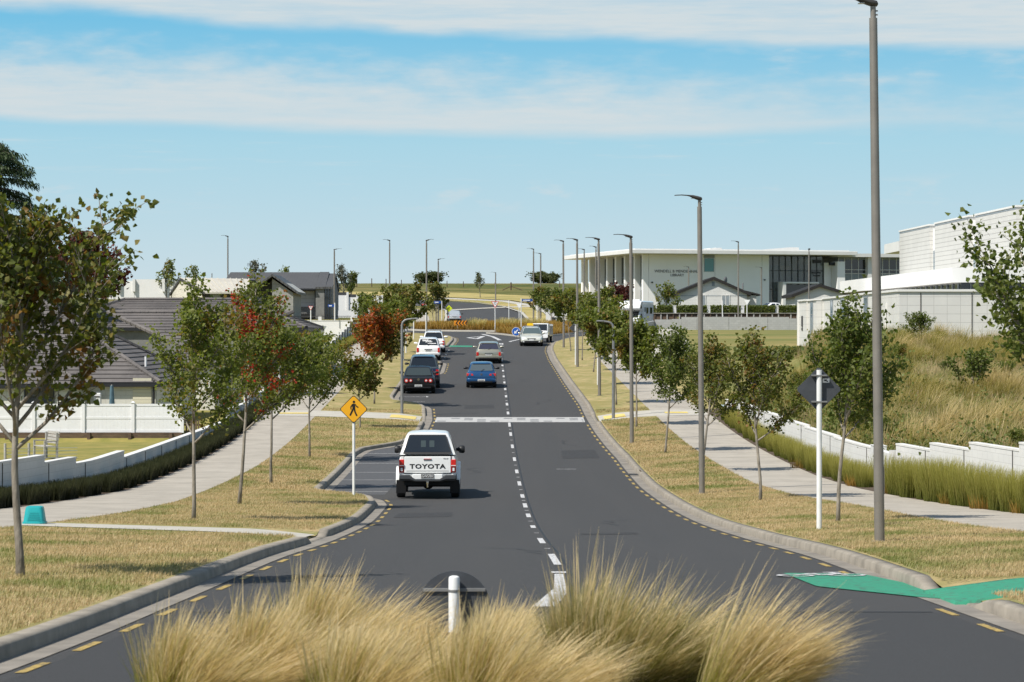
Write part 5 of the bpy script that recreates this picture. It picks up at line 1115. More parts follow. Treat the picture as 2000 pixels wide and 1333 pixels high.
def railed_wall():
    Y = 222.0; s = Y/F; X = lambda px: (px-1000)*s; Z = lambda py: ZC+(HZ-py)*s; x0, x1 = X(540), float(wL(222))-.1
    t = thing('retaining_wall', 'high white retaining wall with black railing in front of the dark houses', 'retaining wall', (x1, Y, Z(690)))
    b = MB(); b.box(((x0+x1)/2, Y, (Z(627)+ZC-1.6)/2), (x1-x0, .3, Z(627)-ZC+1.6)); WB(b, 'wall', WHITER, t); b = MB(); b.box(((x0+x1)/2, Y, Z(627)+.02), (x1-x0+.04, .36, .05)); WB(b, 'coping', CAPM, t)
    for px in (565, 625, 688): p = MB(); p.box((X(px), Y, Z(623)), (.28, .28, .36)); WB(p, 'pillar', WALLM, t)
    for a, c in ((568, 622), (628, 685), (691, 704)):
        r = MB(); w = X(c)-X(a); r.box(((X(a)+X(c))/2, Y, Z(618)), (w, .03, .04)); r.box(((X(a)+X(c))/2, Y, Z(626)), (w, .03, .03)); n = int(w/.13)
        for i in range(n+1): r.box((X(a)+w*i/n, Y, Z(622)), (.022, .022, .36))
        WB(r, 'railing', BLACKM, t)
    # white terraces beyond
    Y = 292.0; s = Y/F; X = lambda px: (px-1000)*s; Z = lambda py: ZC+(HZ-py)*s
    t = thing('terrace_wall', 'white terrace wall with dark fence panels beyond the railed wall', 'wall', (X(700), Y, Z(612)))
    for a, c, tp in ((640, 655, 573), (655, 678, 576), (678, 698, 580), (698, 746, 582)): b = MB(); b.box(((X(a)+X(c))/2, Y+.01*a/100, (Z(tp)+Z(618))/2), (X(c)-X(a), .4, Z(tp)-Z(618))); WB(b, 'wall', WHITER, t)
    for a, c, tp in ((657, 677, 571), (681, 696, 575), (741, 745, 578), (748, 752, 579)): b = MB(); b.box(((X(a)+X(c))/2, Y-.1, Z(tp+3)), (X(c)-X(a), .1, Z(tp)-Z(tp+5.5))); WB(b, 'fence_panel', DARKC, t)
    for px, tp in ((656, 569), (679, 571), (698, 576), (738, 577), (746, 577)): b = MB(); b.box((X(px), Y-.05, (Z(tp)+Z(612))/2), (.24, .5, Z(tp)-Z(612))); WB(b, 'pillar', WHITEC, t)
    t = thing('terrace_wall', 'low white garden wall below the terrace wall with dark fence panels', 'wall', (X(680), Y-14, Z(620))); b = MB(); b.box(((X(657)+X(712))/2, Y-14, (Z(609)+Z(622))/2), (X(712)-X(657), .3, Z(609)-Z(622))); WB(b, 'wall', WHITER, t)
    Y = 330.0; s = Y/F; X = lambda px: (px-1000)*s; Z = lambda py: ZC+(HZ-py)*s
    t = thing('boundary_wall', 'long cream boundary wall on the far left behind the nearest maple', 'wall', (X(280), Y, Z(566)))
    for a, c, tp in ((150, 222, 553), (222, 262, 549), (262, 330, 546), (330, 345, 549)): b = MB(); b.box(((X(a)+X(c))/2, Y+a*.001, (Z(tp)+Z(585))/2), (X(c)-X(a), .4, Z(tp)-Z(585))); WB(b, 'wall', WHITER, t)
    for px, tp in ((233, 543), (320, 545), (262, 546)): b = MB(); b.box((X(px), Y-.1, (Z(tp)+Z(570))/2), (.35, .5, Z(tp)-Z(570))); WB(b, 'pillar', WHITEC, t)
    t = thing('tiled_house', 'grey roofed house just showing behind the nearest maple at the far left', 'house', ((10-1000)*.05, 250, ZC+2)); b = MB(); b.prism([(-3.2, 5.0), (3.2, 5.0), (0, 6.6)], -4, 4, 'y'); b.build('roof', MIDG, t); b = MB(); b.box((0, 0, 2.4), (5.6, 7.6, 5.2)); b.build('wall', BLOCKC, t)
railed_wall()
# ---- right side: pavilion, canopy, upper block
def pavilion():
    zg = ZC-.8; zt = ZC+2.33
    t = thing('panelled_pavilion', 'low white panelled building at the top of the golden bank', 'building', (22.7, 150, zg))
    b = MB(); b.box((26.6, 153.5, (zg+zt)/2), (7.8, 7, zt-zg)); WB(b, 'front_wall', PANEL, t)
    for x in (23.95, 26.95): b = MB(); b.box((x, 149.99, (zg+zt)/2), (.05, .03, zt-zg-.2)); WB(b, 'panel_joint', GAPM, t)
    b = MB(); b.box((30.15, 149.98, (zg+zt)/2-.2), (.5, .06, zt-zg-.6)); WB(b, 'doorway', GLASS, t)
    b = MB(); b.box((26.6, 153.5, zt+.05), (8.0, 7.2, .14)); WB(b, 'parapet', WHITEC, t)
    segs = [(150.5, 158, 22.68, zt), (158, 164, 22.3, zt-.02), (164.2, 183, 22.25, zt-.05), (183, 188, 21.75, zt-.12), (188, 193, 21.62, zt-.1)]
    for i, (a, c, x, top) in enumerate(segs):
        b = MB(); b.box((x+3, (a+c)/2, (zg-.4+top)/2), (6, c-a, top-zg+.4)); WB(b, 'side_wall', PANEL, t)
        b = MB(); b.box((x+2.95, (a+c)/2, top+.05), (6.1, c-a+.08, .12)); WB(b, 'parapet', WHITEC, t)
    for y, x, w in ((161.2, 22.3, 1.6), (172, 22.25, 2.2), (178, 22.25, 1.2), (185.6, 21.75, 1.4)):
        b = MB(); b.box((x-.01, y, zg+1.75), (.04, w, 2.3)); o = WB(b, 'window', GLASSB, t); b = MB(); [b.box((x-.03, y+e*w/2, zg+1.75), (.04, .09, 2.35)) for e in (-1, 1)]; b.box((x-.03, y, zg+2.0), (.04, w, .07)); b.box((x-.03, y, zg+2.92), (.04, w+.1, .08)); q = WB(b, 'window_frame', BLIND, t)
    b = MB(); b.box((22.64, 155, zg+2.2), (.09, .35, .55)); b.cyl((22.62, 155, zg+1.0), .05, 2.0, n=8); WB(b, 'downpipe', WHITEC, t)
    b = MB(); b.box((21.6, 190.6, zg+1.55), (.04, .9, .75)); 
    for k in range(4): b.box((21.6, 190.6, zg+.95+k*.27), (.05, .75, .2))
    WB(b, 'wall_plaque', DARKC, t)
    b = MB(); b.box((21.62, 192.9, (zg-.5+zt)/2), (.25, .25, zt-zg+.2)); WB(b, 'corner_post', WHITEC, t)
pavilion()
def big_white():
    d = -.0278; zg = ZC-.4
    t = thing('white_hall', 'tall white clad building with slim blue windows and a long white canopy at the right', 'building', (30, 165, zg))
    def seg(y0, y1, x0, zt, zb, inset=0):
        q = lambda y: x0+d*(y-165)+inset; w = 26
        return [(q(y0), y0, zb), (q(y0)+w, y0, zb), (q(y1)+w, y1, zb), (q(y1), y1, zb), (q(y0), y0, zt), (q(y0)+w, y0, zt), (q(y1)+w, y1, zt), (q(y1), y1, zt)]
    for y0, y1, zt in ((165, 177.6, 8.0), (179.6, 192.2, 8.02), (194.2, 207, 8.0)):
        b = MB(); b.hexa(seg(y0, y1, 32.5, ZC+zt, zg)); WB(b, 'clad_bay', CLAD, t); b = MB(); k = seg(y0-.06, y1+.06, 32.44, ZC+zt+.12, ZC+zt); b.hexa(k); WB(b, 'parapet', WHITEC, t)
        b = MB(); b.hexa([(p[0]-.015, p[1]+(.0 if i in (0, 1, 4, 5) else 0), p[2]) for i, p in enumerate(seg(y0+.02, y1-.02, 32.5, ZC+zt-.04, ZC+zt-.14))]); WB(b, 'shadow_gap', BLIND, t)  # grey band around the bay just below its parapet
    for y0, y1 in ((177.6, 179.6), (192.2, 194.2)):
        b = MB(); b.hexa(seg(y0, y1, 32.5, ZC+7.75, zg, .25)); WB(b, 'recessed_bay', WHITER, t)
        b = MB(); x = 32.5+d*((y0+y1)/2-165)+.22; b.box((x, (y0+y1)/2, ZC+5.2), (.06, 1.5, 1.75)); WB(b, 'slot_window', GLASSB, t)
    b = MB(); b.box((33.6, 212, ZC+6.9), (4.4, 8, .8)); WB(b, 'rear_roof_box', WHITEC, t)
    b = MB(); q = lambda y: 27.5+d*(y-160); b.hexa([(q(160), 160, ZC+3.04), (60, 160, ZC+3.04), (60, 205, ZC+3.04), (q(205), 205, ZC+3.04), (q(160), 160, ZC+3.97), (60, 160, ZC+3.97), (60, 205, ZC+3.97), (q(205), 205, ZC+3.97)]); WB(b, 'canopy', WHITER, t)
    b = MB(); b.hexa([(q(160)+.7, 160.8, zg), (60, 160.8, zg), (60, 204, zg), (q(204)+.7, 204, zg), (q(160)+.7, 160.8, ZC+3.03), (60, 160.8, ZC+3.03), (60, 204, ZC+3.03), (q(204)+.7, 204, ZC+3.03)]); WB(b, 'glazing', GLASS, t)
    b = MB()
    for k in range(24): b.box((q(161)+.66+d*k*1.8, 161.4+k*1.8, (zg+ZC+3)/2), (.08, .09, ZC+3-zg))
    for k in range(10): b.box((q(160)+1.3+k*1.6, 160.76, (zg+ZC+3)/2), (.09, .08, ZC+3-zg))
    WB(b, 'mullion', BLIND, t)
    b = MB(); b.box((33.1, 164.9, ZC+5.9), (.5, .2, 4.0)); WB(b, 'corner_trim', WHITEC, t)
big_white()
def library():
    o = Vector((21.4, 400, ZC+3.4)); a = math.atan2(.268, .963); t = thing('library_building', 'long white two-storey library with colonnade and dark glazed entrance', 'building', o, a)
    h = 8.6; pxu = lambda px: (lambda c: (400*c-21.4)/(.963-.268*c))((px-1000)/F); pxv = lambda px: (lambda c: (21.4-400*c)/(.268+.963*c))((px-1000)/F)
    ug0, ug1 = pxu(1502), pxu(1612); u1 = pxu(1641); ue = 56
    LW = mat('library_white_render', (.83, .82, .80), .75, (.79, .78, .755), .3, 6, .35, .7); b = MB(); b.box((ug0/2, 9, h/2), (ug0, 18, h)); b.build('front_wall', LW, t); b = MB(); b.box((ug0/2, 22.5, h/2), (ug0, 9, h)); b.build('rear_wall', LW, t)
    b = MB(); b.box((ug1+(u1-ug1)/2+.2, 6, h/2-.3), (u1-ug1, 10, h-1.6)); b.box((u1-.6, -.6, h/2-.45), (1.3, 2.4, h-1.0)); b.build('white_pier', LW, t)
    # roof slab with deep overhang
    b = MB(); b.box(((u1-4.6)/2+1.2, 15.5, h+.33), (u1+5.6, 37, .62)); b.build('roof_slab', WHITEC, t, bevel=.05)
    b = MB(); b.box(((u1-4.6)/2+1.2, 15.5, h+.72), (u1+3.6, 35, .18)); b.build('roof_edge', WHITEC, t)
    b = MB(); b.prism([(pxu(1470), h+.7), (pxu(1576), h+.7), (pxu(1588), h+.75), (pxu(1588), h+1.5), (pxu(1570), h+1.5)], 6, 16); b.build('roof_upstand', WHITEC, t)
    b = MB(); b.box((pxu(1424), 8, h+1.0), (1.6, 3, .5)); b.box((pxu(1434), 8, h+1.05), (1.0, 2, .6)); b.build('roof_vent', WHITEC, t)
    # colonnade on the left side
    fins = [1148, 1163, 1181, 1197, 1214, 1232, 1251]; vs = [pxv(p) for p in fins]
    for v in vs: b = MB(); b.box((-.55, v, h/2), (1.0, .75, h)); b.build('column', LW, t)
    b = MB(); b.box((-.5, .4, h/2), (.9, .75, h)); b.build('column', LW, t)
    vv = [0.6]+sorted(vs)[:-1]
    for p, q in zip(vv, vv[1:]):
        m, w = (p+q)/2, (q-p)-.9; b = MB(); b.box((-.04, m, h/2), (.06, w, h-.4)); g = b.build('window', GLASS, t)
        b = MB(); n = 3
        for k in range(n+1): b.box((-.10, m-w/2+w*k/n, h/2), (.08, .07, h-.4))
        b.box((-.10, m, h*.42), (.09, w, 1.2)); b.box((-.1, m, h*.60), (.08, w, .08)); b.build('mullion', BLIND, t)
    # front: lettering, teal window, joints
    Tm = lambda u, z: Matrix.Translation((u, -.02, z)) @ Matrix.Rotation(R(90), 4, 'X'); zz = lambda py, u: (HZ-py)*(400+.268*u)/F-3.4
    u = pxu(1322.5); b = MB(); b.text('WENDELL B MENDENHALL', .62, Tm(u, zz(530.5, u)), .03); b.text('LIBRARY', .60, Tm(u, zz(538, u)), .03); b.build('lettering', mat('bronze_letters', (.09, .08, .07), .5), t)
    u0, ua = pxu(1375.5), pxu(1394); b = MB(); b.box(((u0+ua)/2, -.02, zz(518, u0)), (ua-u0, .06, 2.1)); b.build('teal_window', GLASST, t)
    b = MB(); b.box(((u0+ua)/2, -.015, zz(518, u0)+1.05+.3), (ua-u0+.2, .05, .5)); [b.box((x, -.05, zz(518, u0)), (.07, .05, 2.1)) for x in (u0, ua)]; b.build('window_surround', BLIND, t)
    b = MB(); b.box((ua+.2, -.004, h/2), (.04, .02, h)); b.box((ug0-1.2, -.004, h/2), (.04, .02, h)); b.build('wall_joint', BLIND, t)
    for px, py in ((1273.5, 552), (1493, 547)): u = pxu(px); b = MB(); b.box((u, -.08, zz(py, u)), (.26, .16, .2)); b.build('wall_lamp', BLACKM, t)
    # glazed entrance: interior planes behind a glass front
    b = MB(); b.box(((ug0+ug1)/2, 9, h/2), (ug1-ug0, .3, h)); b.box(((ug0+ug1)/2, 4.6, h-.06), (ug1-ug0, 9, .1)); b.box(((ug0+ug1)/2, 5, h*.38), (ug1-ug0, 7.5, .3)); b.build('interior_wall', INTER, t)
    b = MB(); b.box((ug0+(ug1-ug0)*.52, 5.5, h*.62), (3.6, .2, 3.6)); b.box((ug0+(ug1-ug0)*.8, 6.5, h*.7), (2.6, .2, 4.4)); b.build('interior_panel', INTERO, t)
    b = MB(); b.box((ug0+1.5, 2.2, h*.67), (2.6, .1, 2.7)); b.build('display_screen', mat('dark_blue_panel', (.010, .016, .030), .3), t)  # dark blue-black window at the left of the glazed entrance
    b = MB(); n = 9
    for k in range(n+1): b.box((ug0+(ug1-ug0)*k/n, 1.0, h/2), (.09, .12, h))
    for z in (h*.38, h*.72): b.box(((ug0+ug1)/2, 1.0, z), (ug1-ug0, .1, .1))
    b.build('curtain_mullion', DARKC, t)
    b = MB(); b.box(((ug0+ug1)/2, 1.1, h/2), (ug1-ug0, .02, h)); gl = mat('entrance_glass', (.75, .82, .8), .03, trans=.92, spec=.5); b.build('glass_front', gl, t)
    pu0, pu1 = pxu(1526), pxu(1590); pz = zz(554, pu0); b = MB(); b.box((pu0, -.2, pz/2), (.5, 2.4, pz)); b.box(((pu0+pu1)/2, -.2, pz+.1), (pu1-pu0+.5, 2.4, .25)); b.build('entrance_portal', WHITEC, t)
    b = MB(); b.box(((pu0+pu1)/2+.2, .6, pz/2-.1), (pu1-pu0-.6, .1, pz-.2)); b.build('entrance_door', GLASS, t)
    b = MB(); b.box((pxu(1598), .85, zz(533, ug1)), (1.5, .05, .22)); b.box((pxu(1599), .85, zz(538.5, ug1)), (1.1, .05, .22)); b.box((pxu(1600), .9, h-.9), (1.4, .3, .5)); b.box((pxu(1622), -.6, h-1.3), (.9, .5, .5)); b.build('wall_sign', BLACKM, t)
    # right wing
    hw = zz(503, 36); b = MB(); b.box(((u1+ue)/2, 8.5, hw/2), (ue-u1, 15, hw)); b.build('wing_wall', BLIND, t)
    b = MB(); b.box(((u1+ue)/2-.4, 8, hw+.3), (ue-u1+1, 18, .55)); b.build('wing_roof', WHITEC, t)
    wz0, wz1 = zz(534, 38), zz(508, 38)
    us = [pxu(p) for p in (1642, 1654, 1667.5, 1681, 1695)], [pxu(p) for p in (1702, 1715, 1728, 1741, 1755, 1769)]
    for grp in us:
        for p, q in zip(grp, grp[1:]): b = MB(); b.box(((p+q)/2, .97, (wz0+wz1)/2), (q-p-.12, .06, wz1-wz0)); b.build('window', GLASS, t)
        b = MB(); [b.box((p, .93, hw/2), (.10, .08, hw-.2)) for p in grp]; b.box(((grp[0]+grp[-1])/2, .92, wz0+.55), (grp[-1]-grp[0], .08, .09)); b.box(((grp[0]+grp[-1])/2, .92, wz0-.05), (grp[-1]-grp[0], .08, .09)); b.build('window_frame', WHITEC, t)
    b = MB(); b.box((pxu(1698.5), .5, hw/2), (.7, 1.2, hw)); b.build('wing_pier', WHITER, t)
library()
def board_house(label, Y, xl, xr, apx, apy, ley, rey, by, depth, wins, vent, extra):
    s = Y/F; X = lambda px: (px-1000)*s; Z = lambda py: ZC+(HZ-py)*s; ov = 6*s/.06*.06
    t = thing('board_house', label, 'house', (X(apx), Y, Z(by))); zb = Z(by)-.4
    ap = (X(apx), Z(apy)); xl0, xr0 = X(xl), X(xr); sl = (ap[1]-Z(ley))/(ap[0]-xl0); sr = (ap[1]-Z(rey))/(xr0-ap[0])
    b = MB(); b.prism([(xl0, zb), (xr0, zb), (xr0, Z(rey)-.15), (ap[0], ap[1]-.15), (xl0, Z(ley)-.15)], Y, Y+depth); WB(b, 'wall', BOARD, t)
    b = MB(); o = .45
    L, Rr = (xl0-o, Z(ley)-sl*o), (xr0+o, Z(rey)-sr*o)
    b.prism([L, ap, Rr, (Rr[0], Rr[1]-.34), (ap[0], ap[1]-.34), (L[0], L[1]-.34)], Y-.45, Y+depth+.4); r = WB(b, 'roof', mat('charcoal_roof', (.030, .028, .027), .8, (.024, .023, .022), 3, 3, spec=.2), t)
    for a, c, p, q in wins:
        b = MB(); b.box((X((a+c)/2), Y-.015, (Z(p)+Z(q))/2), ((c-a)*s, .05, Z(p)-Z(q))); WB(b, 'window', BLIND, t); b = MB(); w, hh = (c-a)*s, Z(p)-Z(q)
        for e in (-1, 0, 1): b.box((X((a+c)/2)+e*w/2, Y-.04, (Z(p)+Z(q))/2), (.07, .05, hh+.1))
        for e in (-1, 1): b.box((X((a+c)/2), Y-.041, (Z(p)+Z(q))/2+e*hh/2), (w, .05, .07))
        WB(b, 'window_frame', WHITEC, t)
    if vent: b = MB(); b.box((X(vent[0]), Y-.03, Z(vent[1])), (.32, .06, .5)); WB(b, 'gable_vent', BLIND, t); b = MB(); b.box(((xl0+xr0)/2, Y-.01, Z(578)), (xr0-xl0, .03, .06)); WB(b, 'wall_batten', BLIND, t)
    if extra:
        b = MB(); b.box((X(1467), Y+4, (Z(577)+zb)/2), (1.5, 5, Z(577)-zb)); WB(b, 'side_porch', BOARD, t); b = MB(); b.hexa([(X(1457), Y+1.2, Z(569)-.1), (X(1487), Y+1.2, Z(578)), (X(1487), Y+7, Z(578)), (X(1457), Y+7, Z(569)-.1), (X(1457), Y+1.2, Z(569)+.1), (X(1487), Y+1.2, Z(578)+.2), (X(1487), Y+7, Z(578)+.2), (X(1457), Y+7, Z(569)+.1)]); WB(b, 'porch_roof', MATS['charcoal_roof'], t)
        b = MB(); c = Vector((X(1419), Y+1.5, Z(546.5))); ring = []
        for k in range(4): rr = .38*k/3; ring.append([(c.x+math.cos(w)*rr*.6, c.y-.25+.12*(k/3)**2+math.cos(w)*rr*.5, c.z+math.sin(w)*rr) for w in [2*math.pi*j/16 for j in range(16)]])
        b.loft(ring, False); b.tube([(c.x, c.y, c.z), (c.x+.1, c.y, c.z-.8)], .04, 6); WB(b, 'satellite_dish', MIDG, t)
        b = MB(); b.cyl((X(1455), Y+3, Z(560)), .09, .9, n=10); WB(b, 'flue', MIDG, t)
board_house('white weatherboard house with dark gable roof in front of the library', 300, 1322, 1459, 1394, 541, 570, 570, 600, 12, [(1363, 1378, 577, 597), (1410, 1425, 577, 597)], (1393, 555), True)
board_house('second white weatherboard house with dark gable, beside the white pavilion', 290, 1553, 1660, 1601, 555, 573, 573, 604, 10, [], None, False)
def hedges():
    Y = 282.0; s = Y/F; X = lambda px: (px-1000)*s; Z = lambda py: ZC+(HZ-py)*s; rg = np.random.default_rng(120)
    rows = [(1236, 1258), (1262, 1280), (1283, 1314), (1321, 1381), (1387, 1446), (1454, 1514), (1520, 1559)]
    names = ['short clipped hedge left of the motorhome', 'short clipped hedge section behind the motorhome', 'clipped hedge section right of the motorhome', 'clipped hedge section under the left window of the white gabled house', 'clipped hedge section under the right window of the white gabled house', 'clipped hedge section in front of the parked white car', 'clipped hedge section ending at the white pavilion']
    for (a, c), lab in zip(rows, names):
        w = X(c)-X(a); h = Z(597)-Z(612.5); n = int(900*w); pos = np.stack([rg.uniform(-w/2, w/2, n), rg.uniform(-.35, .35, n), rg.uniform(.04, h, n)], 1)
        V, Q = leaves(rg, pos, rg.normal(0, 1, (n, 3)), .13, (0, 0, 0)); o = link('clipped_hedge', np_mesh('clipped_hedge', V, Q, LD), None, ((X(a)+X(c))/2, Y, Z(612.5))); tag(o, lab, 'hedge', 'clipped hedge sections on the timber wall')
    for i, px in enumerate((1317.5, 1384, 1450, 1517)):
        t = thing('gate_pillar', ORD[i]+' white square pillar between the clipped hedge sections, counting from the motorhome', 'pillar', (X(px), Y, Z(612.5)), 0, 'white pillars between the hedges'); b = MB(); b.box((0, 0, .42), (.36, .4, .84)); b.build('shaft', WALLM, t); b = MB(); b.box((0, 0, .87), (.42, .46, .06)); b.build('cap', CAPM, t)
    t = thing('retaining_wall', 'dark timber retaining wall under the clipped hedge', 'retaining wall', (X(1420), Y-.6, Z(625))); b = MB(); b.box((X(1400), Y-.5, (Z(613)+Z(628))/2), (X(1562)-X(1236), .1, Z(613)-Z(628))); WB(b, 'timber_board', TIMB, t); b = MB(); b.box((X(1400), Y-.58, Z(612.3)), (X(1562)-X(1236), .3, .05)); WB(b, 'top_rail', TIMBG, t)
    for k in range(27): b = MB(); b.box((X(1242)+k*.68, Y-.6, (Z(614)+Z(628))/2), (.13, .12, Z(614)-Z(628))); WB(b, 'timber_post', TIMBG if k % 3 else TIMB, t)
    Y2 = 232.0; s2 = Y2/F; X2 = lambda px: (px-1000)*s2; Z2 = lambda py: ZC+(HZ-py)*s2
    t = thing('block_wall', 'grey block wall along the top of the lawn, below the timber retaining wall', 'wall', (X2(1420), Y2, Z2(645)))
    for a, c, tp in ((1279, 1312, 624.5), (1312.2, 1331, 623.5), (1331.2, 1361, 619.7), (1361.6, 1423, 619.4), (1423.6, 1499, 619.7), (1499.6, 1541, 619.7), (1541.2, 1562, 622.5)): b = MB(); b.box(((X2(a)+X2(c))/2, Y2, (Z2(tp)+ZC-.6)/2), (X2(c)-X2(a), .22, Z2(tp)-ZC+.6)); WB(b, 'panel', GBLOCK, t)
    b = MB(); a, c = Vector((X2(1279), Y2, 0)), Vector((X2(1236)-.6, Y2-11, 0)); n = Vector((.2, -.1, 0)); zb, zt = ZC-1.4, Z2(627); b.hexa([(a.x, a.y, zb), (c.x, c.y, zb), (c.x-.2, c.y+.1, zb), (a.x-.2, a.y+.1, zb), (a.x, a.y, zt), (c.x, c.y, zt-.5), (c.x-.2, c.y+.1, zt-.5), (a.x-.2, a.y+.1, zt)]); WB(b, 'return_panel', GBLOCK, t)
    for px in (1361.3, 1423.3, 1499.3): b = MB(); b.box((X2(px), Y2+.05, (Z2(621)+ZC-.2)/2), (.06, .22, Z2(621)-ZC+.2)); WB(b, 'joint', GAPM, t)
    b = MB(); b.box((X2(1278)-.02, Y2-.14, Z2(640)), (.3, .05, .7)); WB(b, 'meter_box', BLIND, t)
    # long low planting in front of the pavilion, driveway, small boxes
    rg = np.random.default_rng(121); n = 5200; pos = np.stack([rg.uniform(-3.2, 3.2, n), rg.uniform(-.9, .9, n), rg.uniform(0, .85, n)], 1); V, Q = leaves(rg, pos, np.tile([0, 0, 1.5], (n, 1)), .22, (0, 0, 0)); o = link('low_hedge', np_mesh('low_hedge', V, Q, SEDGEL), None, P(1530, 678, 172)); o.location.z = GZ(o.location.x, 172)-.05; tag(o, 'long low pale green hedge on the lawn before the white pavilion', 'hedge')
    drape('driveway', [(10.2, 170), (12.2, 176), (13.6, 196), (14.6, 231), (11.6, 231), (9.6, 205), (8.6, 180), (8.6, 170)], CONCW, .05, GZ, 1.2)
    p = yd(1402, 707, 166); t = thing('utility_box', 'small white box on the lawn left of the maple with rusty leaves', 'box', p); b = MB(); b.box((0, 0, .3), (.5, .35, .5)); b.build('casing', CAPM, t, bevel=.02); b = MB(); b.box((0, 0, .57), (.56, .41, .05)); b.build('lid', CAPM, t)
    p = yd(1626, 690, 152); t = thing('concrete_ramp', 'pale concrete ramp wall among the golden grass', 'ramp', p); b = MB(); b.prism([(-.7, -.3), (.7, -.3), (.7, .75), (-.7, .25)], -.15, .15); b.build('slab', CAPM, t)
    p = P(1087, 634, 296); p.z = float(Zr(296)); t = thing('small_building', 'small cream building with a low window right of the roundabout', 'building', p); b = MB(); b.box((0, 1.5, 1.0), (2.4, 3, 2.0)); b.build('wall', WHITER, t); b = MB(); b.box((-.05, -.01, .75), (1.3, .06, .55)); b.build('window', GLASS, t); b = MB(); b.box((0, 1.5, 2.05), (2.7, 3.3, .12)); b.build('roof', CAPM, t); b = MB(); [b.box((x, -.05, .75), (.06, .05, .6)) for x in (-.7, -.05, .6)]; b.build('window_frame', CAPM, t)
SEDGEL = leaf_mat('pale_sedge_leaf', [(.16, .19, .055), (.21, .23, .08), (.13, .155, .045)], trans=.3)
hedges()
# fence posts on the far field
def field_posts():
    for i, (px, a, b_) in enumerate([(348, 533, 545), (414, 534, 547), (697, 543, 556), (726, 544, 562), (754, 545, 560), (784, 547, 562), (813, 548, 571), (822, 550, 574), (873, 549, 574), (905, 550, 575), (967, 552, 576), (1093, 549, 573), (1128, 560, 580)]):
        p = yd(px, b_, 540); t = MB(); h = (HZ-a)*540/F+ZC-p.z; t.cyl((0, 0, h/2), .10, h, n=8, r2=.08); o = t.build('fence_post', TIMB, None, 60, 0, p); tag(o, ORD[i]+' dark timber fence post on the far field, counting from the left', 'fence post', 'timber posts on the far field')
    p = yd(998, 577, 520); t = thing('strainer_post', 'braced timber strainer post on the far field above the road', 'fence post', p); h = (HZ-552)*520/F+ZC-p.z; b = MB(); b.cyl((0, 0, h/2), .14, h, n=8); b.build('post', TIMB, t, 60)
    for e in (-1.75, 2.3): b = MB(); b.tube([(0, 0, h*.5), (e, -.4, 0)], .09, 6); b.build('strut', TIMB, t)
field_posts()
# ------------------------------------------------------------------ street furniture
LAMPM = mat('bronze_grey_pole', (.235, .212, .182), .45, (.20, .18, .155), 3, 4, metal=.3)
LAMPH = mat('dark_lamp_head', (.05, .045, .04), .45)
GALV = mat('galvanised_pole', (.24, .24, .235), .5, (.19, .19, .185), 5, 5, metal=.4)
POSTW = mat('white_post', (.74, .74, .72), .5, (.66, .66, .64), 4, 4)
SIGNB = mat('grey_sign_back', (.075, .08, .09), .5, (.06, .065, .072), 5, 4, metal=.3)
SY, SO, SFL = mat('amber_sign_face', (.74, .36, .012), .5), mat('orange_sign_face', (.72, .26, .015), .5), mat('lime_sign_face', (.62, .72, .02), .45)
SBK, SWH, SRD, SBL = mat('black_sign_print', (.012, .012, .012), .5), mat('white_sign_face', (.78, .78, .77), .5), mat('red_sign_border', (.55, .045, .035), .5), mat('blue_sign_face', (.015, .10, .42), .5)
SNM = mat('street_name_blue', (.012, .06, .26), .5)
LENS = mat('lamp_lens', (.55, .56, .55), .3)
def street_lamp():
    t = thing('street_lamp', 'x', 'street lamp', (0, 0, 0), 0, 'tall street lamps along the road')
    b = MB(); b.cyl((0, 0, .01), .13, .03, n=20); b.tube([(0, 0, 0), (0, 0, .06), (0, 0, 1.4), (0, 0, 1.45), (0, 0, 8.02)], [.084, .084, .082, .079, .066], 20); b.build('pole', LAMPM, t, 50)
    b = MB(); b.tube([(0, 0, 8.02), (0, 0, 8.2)], .045, 14); [b.tube([(.03, 0, z), (.075, 0, z)], .012, 6) for z in (8.07, 8.13)]; b.build('neck', LAMPM, t, 50)
    b = MB(); rings = []
    for x, zc, hh, hw in ((.075, 8.235, .02, .055), (.06, 8.24, .045, .075), (-.05, 8.26, .058, .10), (-.18, 8.298, .048, .125), (-.27, 8.325, .024, .12), (-.34, 8.338, .016, .10), (-.5, 8.35, .014, .085), (-.66, 8.345, .013, .07), (-.70, 8.34, .012, .05)):
        rings.append([(x, math.cos(w)*hw, zc+math.sin(w)*hh) for w in [2*math.pi*k/14 for k in range(14)]])
    b.loft(rings); h = b.build('lamp_head', LAMPH, t, 60)
    b = MB(); b.box((-.16, 0, 8.248), (.16, .14, .008)); l = b.build('lens', LENS, h)
    b = MB(); b.box((.081, 0, .95), (.012, .085, .42)); b.build('access_door', LAMPM, t, bevel=.005)
    return t
